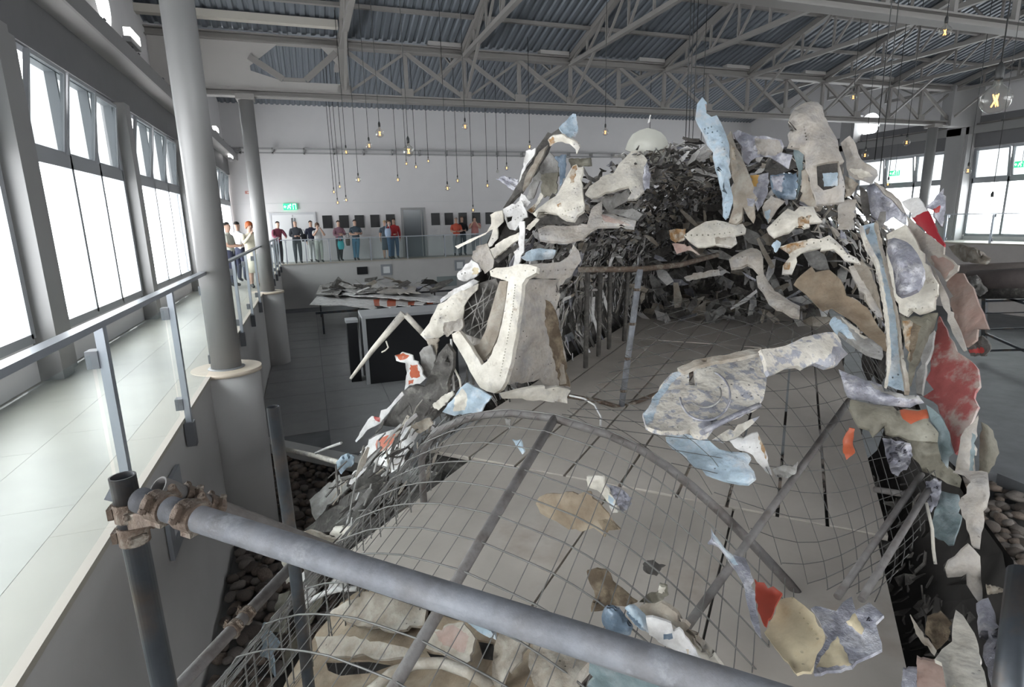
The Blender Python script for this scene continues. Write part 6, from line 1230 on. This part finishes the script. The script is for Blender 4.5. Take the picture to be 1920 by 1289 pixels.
frag('fuselage_sheet', 'cream panel with rivets framing the silver pad', [(1662, 440), (1680, 430), (1698, 421), (1708, 436), (1718, 452), (1732, 475), (1741, 498), (1748, 517), (1758, 533), (1761, 555), (1761, 571), (1752, 580), (1744, 586), (1722, 590), (1700, 594), (1686, 586), (1676, 560), (1668, 520), (1662, 480)], 4.15, CR, gx=-0.15, gy=-0.2, thick=0.04, bulge=0.04, rivets=[(1750, 530, 1756, 570, 4, 1.2), (1705, 580, 1742, 576, 4, 1.2)])
frag('insulation_pad', 'crinkled silver-lavender insulation pad on the right flank', [(1664, 450), (1676, 446), (1688, 449), (1700, 454), (1709, 461), (1719, 474), (1726, 488), (1731, 502), (1732, 518), (1727, 532), (1719, 543), (1704, 550), (1688, 555), (1680, 550), (1677, 528), (1674, 504), (1668, 488), (1663, 473)], 3.88, LV, gx=-0.15, gy=-0.2, thick=0.08, bulge=0.16, crumple=0.03, freq=14, jag=0.3, fold=0.2, curl=0.2)
K1 = tag(empty('channel_beam', onU(1680, 730, 3.6)), 'long pale blue channel beam with cream edges on the right of the wreck', 'wreckage')
frag('beam_web', None, [(1616, 424), (1630, 420), (1642, 417), (1648, 440), (1654, 462), (1661, 490), (1668, 518), (1675, 548), (1681, 578), (1685, 604), (1689, 630), (1691, 650), (1692, 672), (1693, 690), (1697, 712), (1698, 732), (1680, 728), (1664, 721), (1667, 698), (1669, 676), (1668, 655), (1667, 630), (1664, 605), (1661, 580), (1656, 548), (1651, 518), (1646, 492), (1638, 478), (1632, 468), (1625, 452)], 3.75, BL, gy=-0.25, thick=0.03, crumple=0.004, fold=0, curl=0, tear=False, parent=K1, rivets=[(1650, 478, 1676, 560, 6, 1.1), (1677, 575, 1686, 660, 5, 1.1), (1674, 708, 1684, 703, 2, 2.2)], holes=[[(1622, 430), (1632, 425), (1629, 438), (1625, 441)]])
frag('beam_edge', None, [(1613, 422), (1618, 424), (1627, 450), (1635, 466), (1648, 490), (1654, 518), (1659, 548), (1664, 580), (1668, 610), (1670, 640), (1671, 676), (1668, 700), (1664, 722), (1660, 720), (1664, 690), (1664, 640), (1660, 590), (1654, 550), (1648, 515), (1642, 492), (1630, 470), (1620, 450)], 3.66, CR, gy=-0.25, thick=0.10, crumple=0.003, fold=0, curl=0, tear=False, parent=K1, step=5)
frag('beam_edge', None, [(1640, 416), (1647, 420), (1655, 460), (1669, 516), (1682, 576), (1690, 628), (1695, 670), (1703, 705), (1706, 734), (1698, 733), (1696, 710), (1690, 680), (1686, 630), (1679, 578), (1666, 520), (1652, 462)], 3.66, TN, gy=-0.25, thick=0.10, crumple=0.003, fold=0, curl=0, tear=False, parent=K1, step=5)
frag('rib_fragment', 'arched cream bar with rust and bolt holes over the dark opening', [(1462, 463), (1480, 457), (1500, 452), (1522, 447), (1540, 443), (1555, 441), (1567, 451), (1578, 462), (1594, 474), (1608, 485), (1614, 496), (1590, 490), (1576, 478), (1563, 467), (1540, 465), (1520, 469), (1503, 474), (1493, 482), (1488, 495), (1485, 514), (1466, 514), (1468, 498), (1473, 483), (1466, 474)], 4.4, CR, gy=-0.1, thick=0.05, bulge=0.02, crumple=0.008, patches=[(RU, [(1463, 464), (1490, 456), (1515, 452), (1510, 464), (1490, 470), (1478, 478)]), (RU, [(1468, 492), (1482, 492), (1480, 506), (1470, 506)])], rivets=[(1500, 461, 1552, 450, 5, 1.5), (1566, 458, 1600, 486, 4, 1.5)])
frag('skin_scrap', 'small pale blue tip at the left end of the arched bar', [(1446, 461), (1456, 450), (1464, 455), (1462, 464), (1454, 474)], 4.4, BL, thick=0.03)
frag('stringer', 'long pale grey bar slanting behind the channel beam', [(1592, 500), (1600, 498), (1614, 520), (1630, 546), (1644, 568), (1655, 594), (1647, 597), (1636, 582), (1626, 567), (1612, 545), (1602, 525)], 4.2, BG, gy=-0.2, thick=0.05)
frag('fuselage_sheet', 'brown-grey rough sheet behind the slanting pale bar', [(1600, 486), (1620, 492), (1640, 520), (1650, 560), (1656, 600), (1640, 590), (1620, 560), (1604, 530)], 4.5, TN, gy=-0.2, thick=0.03, crumple=0.03)
frag('fuselage_sheet', 'tan cloth-like sheet hanging at the right end of the boards', [(1488, 534), (1494, 524), (1501, 517), (1512, 508), (1522, 500), (1526, 507), (1540, 505), (1555, 506), (1566, 515), (1576, 525), (1583, 538), (1590, 550), (1608, 564), (1626, 577), (1634, 590), (1642, 604), (1653, 617), (1663, 630), (1666, 661), (1656, 656), (1647, 650), (1626, 629), (1605, 608), (1586, 594), (1567, 583), (1555, 580), (1542, 583), (1530, 572), (1517, 558), (1504, 548)], 4.7, BC, gy=-0.35, thick=0.02, crumple=0.03, bulge=0.04)
frag('stringer', 'blue-grey channel piece lying over the tan sheet', [(1557, 601), (1563, 593), (1570, 588), (1584, 597), (1597, 608), (1628, 632), (1660, 656), (1656, 669), (1640, 665), (1626, 660), (1604, 645), (1584, 631), (1570, 620), (1559, 611)], 4.0, GY, gy=-0.3, thick=0.08, bulge=0.03, patches=[(BL, [(1557, 601), (1566, 594), (1590, 614), (1606, 640), (1584, 630), (1562, 612)]), (CR, [(1568, 588), (1597, 608), (1628, 634), (1620, 636), (1590, 612)])])
frag('rib_fragment', 'lavender-grey curved sill across the foot of the channel beam', [(1572, 693), (1582, 697), (1606, 706), (1630, 714), (1653, 722), (1680, 734), (1703, 743), (1718, 741), (1733, 743), (1733, 756), (1720, 760), (1707, 765), (1686, 763), (1666, 761), (1640, 758), (1614, 754), (1600, 750), (1589, 745), (1583, 732), (1580, 718)], 3.4, LV, thick=0.07, bulge=0.05, crumple=0.02, patches=[(GY, [(1630, 716), (1680, 736), (1730, 746), (1730, 752), (1680, 746), (1640, 730)])])
frag('fuselage_sheet', 'olive panel with a red painted corner below the lavender sill', [(1587, 746), (1600, 750), (1614, 754), (1650, 760), (1687, 765), (1712, 768), (1737, 767), (1745, 790), (1760, 812), (1758, 830), (1730, 828), (1701, 825), (1675, 818), (1649, 811), (1637, 819), (1622, 810), (1610, 800), (1600, 782), (1593, 766)], 3.3, OL, gy=-0.2, thick=0.04, bulge=0.04, patches=[(OR, [(1687, 768), (1712, 770), (1737, 768), (1742, 785), (1725, 788), (1708, 796), (1693, 786)])])
frag('fuselage_sheet', 'bluish grey torn panel under the red livery panel', [(1737, 760), (1750, 768), (1763, 780), (1777, 800), (1783, 824), (1788, 850), (1783, 866), (1778, 879), (1770, 871), (1760, 862), (1758, 838), (1757, 812), (1745, 790)], 3.35, TE, thick=0.03, crumple=0.02)
frag('fuselage_sheet', 'beige flap with a dark slit below the red livery panel', [(1836, 773), (1834, 796), (1833, 818), (1831, 855), (1829, 890), (1810, 890), (1790, 889), (1796, 855), (1801, 820), (1811, 803), (1824, 790)], 3.3, BG, thick=0.03, bulge=0.05, patches=[(TE, [(1822, 812), (1829, 816), (1824, 888), (1816, 888)])])
frag('skin_scrap', 'blurred olive flap at the outer right edge of the wreck', [(1840, 792), (1852, 798), (1862, 808), (1869, 828), (1874, 850), (1865, 872), (1853, 890), (1835, 890), (1837, 840)], 3.5, OL, thick=0.03, bulge=0.04)
frag('skin_scrap', 'orange-red shred caught on the mesh at the right', [(1580, 828), (1586, 814), (1593, 803), (1603, 805), (1601, 816), (1599, 829), (1604, 851), (1587, 863), (1582, 855), (1580, 844)], 3.2, OR, thick=0.012)
frag('skin_scrap', 'white shredded strips between the cage and the olive panel', [(1655, 825), (1672, 826), (1690, 830), (1708, 835), (1712, 860), (1700, 882), (1684, 894), (1672, 888), (1664, 862)], 3.2, LV, thick=0.03, crumple=0.08, freq=14)
frag('fuselage_sheet', 'dark drooping sheet below the olive panel', [(1700, 826), (1730, 830), (1758, 832), (1765, 865), (1790, 885), (1812, 905), (1800, 915), (1765, 905), (1730, 885), (1712, 860)], 3.3, OL, thick=0.03, crumple=0.04)
frag('fuselage_sheet', 'long torn beige flap hanging at the lower right', [(1787, 884), (1815, 880), (1842, 876), (1852, 886), (1854, 906), (1856, 927), (1851, 950), (1846, 974), (1841, 1000), (1837, 1028), (1825, 1032), (1817, 1005), (1808, 977), (1797, 944), (1808, 922), (1820, 903), (1808, 890)], 3.0, BG, gy=-0.3, thick=0.03, bulge=0.05, crumple=0.02)
frag('fuselage_sheet', 'teal-blue crumpled plate inside the lower right flank', [(1765, 914), (1780, 920), (1797, 928), (1800, 948), (1803, 968), (1796, 994), (1787, 1021), (1777, 1022), (1767, 1020), (1757, 1010), (1747, 1002), (1743, 973), (1752, 958), (1760, 943)], 3.05, TE, gy=-0.2, thick=0.03, crumple=0.04)
frag('skin_scrap', 'grey fringe of strips above the teal-blue plate', [(1735, 905), (1750, 900), (1765, 905), (1764, 925), (1756, 950), (1746, 962), (1738, 940)], 3.1, LV, thick=0.03, crumple=0.06, freq=14)
frag('fuselage_sheet', 'pale grey plate below the long beige flap', [(1777, 1052), (1790, 1042), (1804, 1032), (1817, 1021), (1828, 1032), (1838, 1044), (1839, 1075), (1842, 1104), (1844, 1133), (1837, 1133), (1826, 1118), (1815, 1105), (1817, 1086), (1797, 1085), (1777, 1084), (1773, 1068)], 2.7, BG, thick=0.03, bulge=0.03)
rod('strut', 'thin pale rod hanging inside the lower right flank', [(1737, 944, 3.0), (1748, 992, 2.9), (1750, 1030, 2.85), (1754, 1058, 2.8)], 0.007, CR, n=6)
frag('fuselage_sheet', 'long lavender-grey strip running to the lower right corner', [(1830, 1132), (1842, 1124), (1853, 1118), (1864, 1146), (1874, 1176), (1871, 1199), (1876, 1240), (1884, 1295), (1860, 1295), (1850, 1256), (1840, 1218), (1835, 1192), (1832, 1166)], 2.3, LV, gy=-0.25, thick=0.03, bulge=0.03)
frag('fuselage_sheet', 'speckled cream triangular plate at the lower right', [(1792, 1144), (1806, 1155), (1820, 1168), (1827, 1188), (1834, 1209), (1843, 1248), (1853, 1295), (1776, 1295), (1770, 1268), (1765, 1243), (1752, 1237), (1766, 1218), (1780, 1198), (1786, 1172)], 2.1, CR, gy=-0.3, thick=0.03, bulge=0.04)
frag('fuselage_sheet', 'pinkish dusty plate left of the speckled cream plate', [(1719, 1234), (1742, 1240), (1765, 1243), (1771, 1268), (1777, 1295), (1719, 1295)], 2.05, DP, thick=0.03)
frag('fuselage_sheet', 'small lavender plate at the bottom edge of the lower right heap', [(1693, 1255), (1707, 1254), (1720, 1255), (1720, 1295), (1689, 1295)], 2.05, LV, thick=0.03)
frag('metal_sliver', 'thin tan splinter across the dark hollow at the lower right', [(1706, 1154), (1718, 1172), (1730, 1188), (1744, 1206), (1756, 1223), (1752, 1231), (1734, 1211), (1717, 1189)], 2.2, TN, thick=0.02)
frag('skin_scrap', 'brown dim scraps in the hollow at the lower right', [(1740, 1160), (1765, 1150), (1785, 1170), (1778, 1200), (1756, 1220), (1735, 1190)], 2.4, MU, thick=0.03, crumple=0.05)
frag('skin_scrap', 'small tan spur pointing right over the pebbles', [(1850, 1098), (1870, 1103), (1888, 1108), (1870, 1114), (1852, 1116)], 2.6, TN, thick=0.02)
# added black sheet, coloured as deep shade, closing the hollow on the right
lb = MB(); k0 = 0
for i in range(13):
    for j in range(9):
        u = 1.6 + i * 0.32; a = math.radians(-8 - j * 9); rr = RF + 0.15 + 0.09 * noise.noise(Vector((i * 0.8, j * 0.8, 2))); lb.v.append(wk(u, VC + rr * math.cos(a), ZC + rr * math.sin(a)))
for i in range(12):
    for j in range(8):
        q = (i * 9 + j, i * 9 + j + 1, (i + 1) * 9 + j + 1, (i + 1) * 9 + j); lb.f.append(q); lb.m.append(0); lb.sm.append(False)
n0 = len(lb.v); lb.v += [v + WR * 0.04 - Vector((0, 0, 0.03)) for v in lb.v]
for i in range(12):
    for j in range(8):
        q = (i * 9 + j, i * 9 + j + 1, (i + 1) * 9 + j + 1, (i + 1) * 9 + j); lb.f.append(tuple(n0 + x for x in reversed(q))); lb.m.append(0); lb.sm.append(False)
tag(lb.build('lower_shade_sheet', VD, fixn=True), 'added black sheet for the deep shade below the boards on the right', 'wreckage')
shards('flank_scraps', 200, shell(2.4, 4.2, -42, -12, 0.08, False), 'small torn scraps hanging along the right flank under the boards', 21, (0.02, 0.06), [VD, DK, VD], 0.4)  # scraps coloured near black to match the shade of the hollow
def leftgen(rnd):
    t = rnd.random(); u = 2.3 + 1.9 * t; p = wk(u, VC - 1.35 - 0.35 * t + rnd.uniform(-0.15, 0.2), -0.9 + 1.1 * rnd.random() + 0.2 * t); return p, D.normalized() + Vector((0, 0, -0.2)), WA * -1
shards('flank_tangle', 420, leftgen, 'dark tangle of wire and torn strips down the left flank of the cage', 22, (0.03, 0.11), [DK, DK, GY, TN, WH], 0.16)

shards('crest_scraps', 220, shell(5.35, 6.3, 80, 165, 0.2, False), 'small torn scraps caught all over the left crest of the wreck', 51, (0.02, 0.09), [GY, WH, BG, DK, LV], 0.45)
shards('shoulder_scraps', 220, shell(5.0, 6.2, 5, 62, 0.20, False), 'small torn scraps caught on the right shoulder of the wreck', 52, (0.02, 0.09), [GY, BG, TN, DK, LV], 0.45)
# ================================================================== pieces behind: wing panels on the low stand, rolled parts on the right rack
def onWing(x, y, z): return onZ(x, y, z)
frag('wing_piece', 'broad white wing panel lying across the low stand', [(580, 572), (594, 556), (640, 545), (690, 543), (760, 548), (830, 556), (838, 566), (770, 575), (700, 580), (640, 572)], -1.02, WH, place=onWing, thick=0.05, crumple=0.06, freq=1.5, patches=[(OR, [(700, 562), (712, 560), (712, 574), (702, 574)]), (OR, [(728, 560), (744, 558), (742, 574), (726, 575)]), (OR, [(765, 566), (778, 565), (776, 572), (765, 573)]), (OR, [(800, 566), (812, 565), (812, 570), (800, 571)])])
frag('wing_piece', 'ragged dark-edged wing skin at the back of the low stand', [(592, 552), (600, 535), (630, 532), (660, 538), (700, 540), (704, 548), (660, 552), (620, 552)], -0.82, GY, place=onWing, thick=0.05, crumple=0.10, freq=2)
frag('wing_piece', 'long pale spar piece lying on the white wing panel', [(640, 548), (700, 549), (770, 555), (828, 563), (826, 567), (760, 561), (690, 556), (640, 553)], -0.90, WH, place=onWing, thick=0.06, crumple=0.03, freq=2)
frag('wing_piece', 'pale crumpled skin piece behind the spar piece', [(706, 548), (720, 538), (750, 534), (782, 538), (778, 546), (790, 550), (750, 552)], -0.78, BG, place=onWing, thick=0.06, crumple=0.06, freq=2)
shards('wing_scraps', 60, lambda rnd: (Vector((rnd.uniform(0.3, 4.6), rnd.uniform(20.5, 24.5), -0.80 + rnd.uniform(-0.1, 0.12))), Vector((1, 0.2, 0)), Vector((0, 0, 1))), 'small dark and white scraps strewn over the wing panels', 31, (0.15, 0.5), [DK, GY, TN, WH, LV], 0.4)
rk = tag(empty('storage_rack', onZ(1880, 700, ZL)), 'black steel rack beyond the right flank of the wreck', 'rack')
XK = 14.6
def onK(x, y): return onX(x, y, XK)
pL, pR = onK(1848, 600), onK(1990, 600)
for yy, t in ((565, 0.05), (588, 0.025), (618, 0.03), (658, 0.05)):
    a, b_ = onK(1846, yy), onK(1990, yy - 4); MB().bar(a, b_, t, t).build('rack_rail', M_dark, rk)
for xx in (1846, 1935): a, b_ = onK(xx, 560), onK(xx - 1, 668); MB().bar(a, b_, 0.08, 0.08).build('rack_post', M_dark, rk)
MB().bar(onK(1846, 625), onK(1925, 660), 0.05, 0.05).build('rack_brace', M_dark, rk); MB().bar(onK(1880, 556), onK(1925, 570), 0.05, 0.05).build('rack_brace', M_dark, rk)
rod_ = lambda nm, lb_, x0, y0, x1, y1, X, r, m_: tag(MB().tube([onX(x0, y0, X), onX((x0 + x1) / 2, (y0 + y1) / 2, X), onX(x1, y1, X)], r, 16).build(nm, m_), lb_, 'wreckage')
rod_('rolled_skin', 'long brown rolled skin lying on top of the right rack', 1818, 527, 1990, 521, XK, 0.24, mat('rolled_brown', (0.20, 0.165, 0.155), 0.8, var=0.3, vscale=3))
rod_('rolled_skin', 'dark rolled tube under the brown roll on the rack', 1835, 548, 1990, 545, XK, 0.16, DK)
rod_('rolled_skin', 'pale brown roll behind on the rack beside the right pit wall', 1800, 508, 1990, 503, XK + 0.6, 0.16, mat('rolled_pale', (0.34, 0.29, 0.27), 0.8, var=0.2, vscale=3))
frag('skin_scrap', 'brown crumpled heap lying against the right pit wall', [(1778, 462), (1800, 458), (1825, 464), (1840, 474), (1853, 484), (1846, 496), (1815, 494), (1792, 484)], 15.1, TN, place=onX, thick=0.2, bulge=0.25, crumple=0.12, freq=4)
frag('skin_scrap', 'grey crumpled wire heap at the end of the right rack', [(1812, 520), (1830, 516), (1842, 528), (1850, 546), (1836, 556), (1818, 544)], 14.4, GY, place=onX, thick=0.15, bulge=0.2, crumple=0.14, freq=5)
frag('skin_scrap', 'dark block with a red band at the right edge of the flank', [(1812, 650), (1840, 630), (1852, 640), (1858, 655), (1846, 668), (1820, 668)], 4.05, DK, thick=0.1, bulge=0.05, patches=[(RD, [(1815, 656), (1845, 652), (1844, 662), (1818, 664)])])

# ================================================================== pebble bed
PEB = [mat('pebble_brown', (0.20, 0.155, 0.125), 0.85, var=0.35, vscale=8, col2=(0.28, 0.22, 0.18), mix=0.4, mscale=4, soft=0.15), mat('pebble_grey', (0.215, 0.185, 0.165), 0.85, var=0.35, vscale=8), mat('pebble_dark', (0.13, 0.105, 0.09), 0.85, var=0.35, vscale=8)]
protos = []
for k in range(6):
    bm = bmesh.new(); bmesh.ops.create_icosphere(bm, subdivisions=2, radius=1.0)
    for v in bm.verts: v.co = Vector((v.co.x, v.co.y * (0.75 + 0.04 * k), v.co.z * 0.62)) * (1 + 0.22 * noise.noise(v.co * 1.2 + Vector((k * 5, 0, 0))))
    me = bpy.data.meshes.new('pebble'); bm.to_mesh(me); bm.free()
    for p in me.polygons: p.use_smooth = True
    me.materials.append(PEB[k % 3]); protos.append(me)
rnd = random.Random(77); fwd = RM @ Vector((0, 0, -1))
def visible(p):
    v = RM.transposed() @ (p - CAM)
    if v.z > -0.2: return None
    return CX + FPX * v.x / -v.z, CY - FPX * v.y / -v.z, -v.z
cand = []
ZBED = ZL - 0.33
bu0, bu1, bv0, bv1 = -4, 9.2, -8.2, 6.5
su = bu0
while su < bu1:
    sv = bv0
    while sv < bv1:
        p = wk(su + rnd.uniform(-0.05, 0.05), sv + rnd.uniform(-0.05, 0.05), ZBED)
        sv += 0.125
        if p.x < XE + 0.06 or not inside(p, bed) or (p - Vector((-1.05, 7.27, p.z))).length < 0.47: continue
        c = visible(p)
        if not c or not (-80 < c[0] < 2000 and 600 < c[1] < 1420): continue
        hump = 0.12 * max(0, 1 - seg_dist(Vector((p.x, p.y)), [Vector((q.x, q.y)) for q in bed]) / 1.2)
        cand.append((p + Vector((0, 0, 0.05 + hump + rnd.uniform(-0.02, 0.06))), c, rnd.uniform(0.05, 0.085)))
    su += 0.115
def seen(c):
    x, y, d = c
    return (365 < x < 640 and 900 < y < 1300 and x > 365) or (1845 < x < 1925 and 870 < y < 1300)
vis = [q for q in cand if seen(q[1])]; rest = [q for q in cand if not seen(q[1])]
vis.sort(key=lambda q: q[1][2]); big = vis[:300]; rest += vis[300:]
for p, c, r in big:
    o = bpy.data.objects.new('pebble', rnd.choice(protos)); COL.objects.link(o); o.location = p; s = r * 1.12; o.scale = (s * rnd.uniform(0.85, 1.25), s, s * rnd.uniform(0.8, 1.1)); o.rotation_euler = (rnd.uniform(-0.3, 0.3), rnd.uniform(-0.3, 0.3), rnd.uniform(0, 6.3))
    side = 'between the walkway wall and the cage' if c[0] < 1000 else 'at the right edge beside the wreck'
    tag(o, 'rounded brown pebble in the bed ' + side, 'pebble', 'pebbles in the bed ' + side)
b = MB(); b.m = []
lowp = []
for k in range(4):
    bm = bmesh.new(); bmesh.ops.create_icosphere(bm, subdivisions=1, radius=1.0); lowp.append(([v.co.copy() for v in bm.verts], [tuple(v.index for v in f.verts) for f in bm.faces])); bm.free()
for p, c, r in rest:
    vs_, fs_ = rnd.choice(lowp); k = len(b.v); a = rnd.uniform(0, 6.3); ca, sa = math.cos(a), math.sin(a); mi = rnd.randrange(3); ex, ey = rnd.uniform(0.85, 1.25), rnd.uniform(0.7, 0.95)
    for v in vs_: b.v.append(p + Vector(((v.x * ex * ca - v.y * ey * sa), (v.x * ex * sa + v.y * ey * ca), v.z * 0.66)) * r * 1.1)
    for f in fs_: b.f.append(tuple(k + i for i in f)); b.m.append(mi); b.sm.append(True)
tag(b.build('pebbles', PEB), 'bed of rounded brown pebbles under and around the wreck', 'pebbles', None, 'stuff')
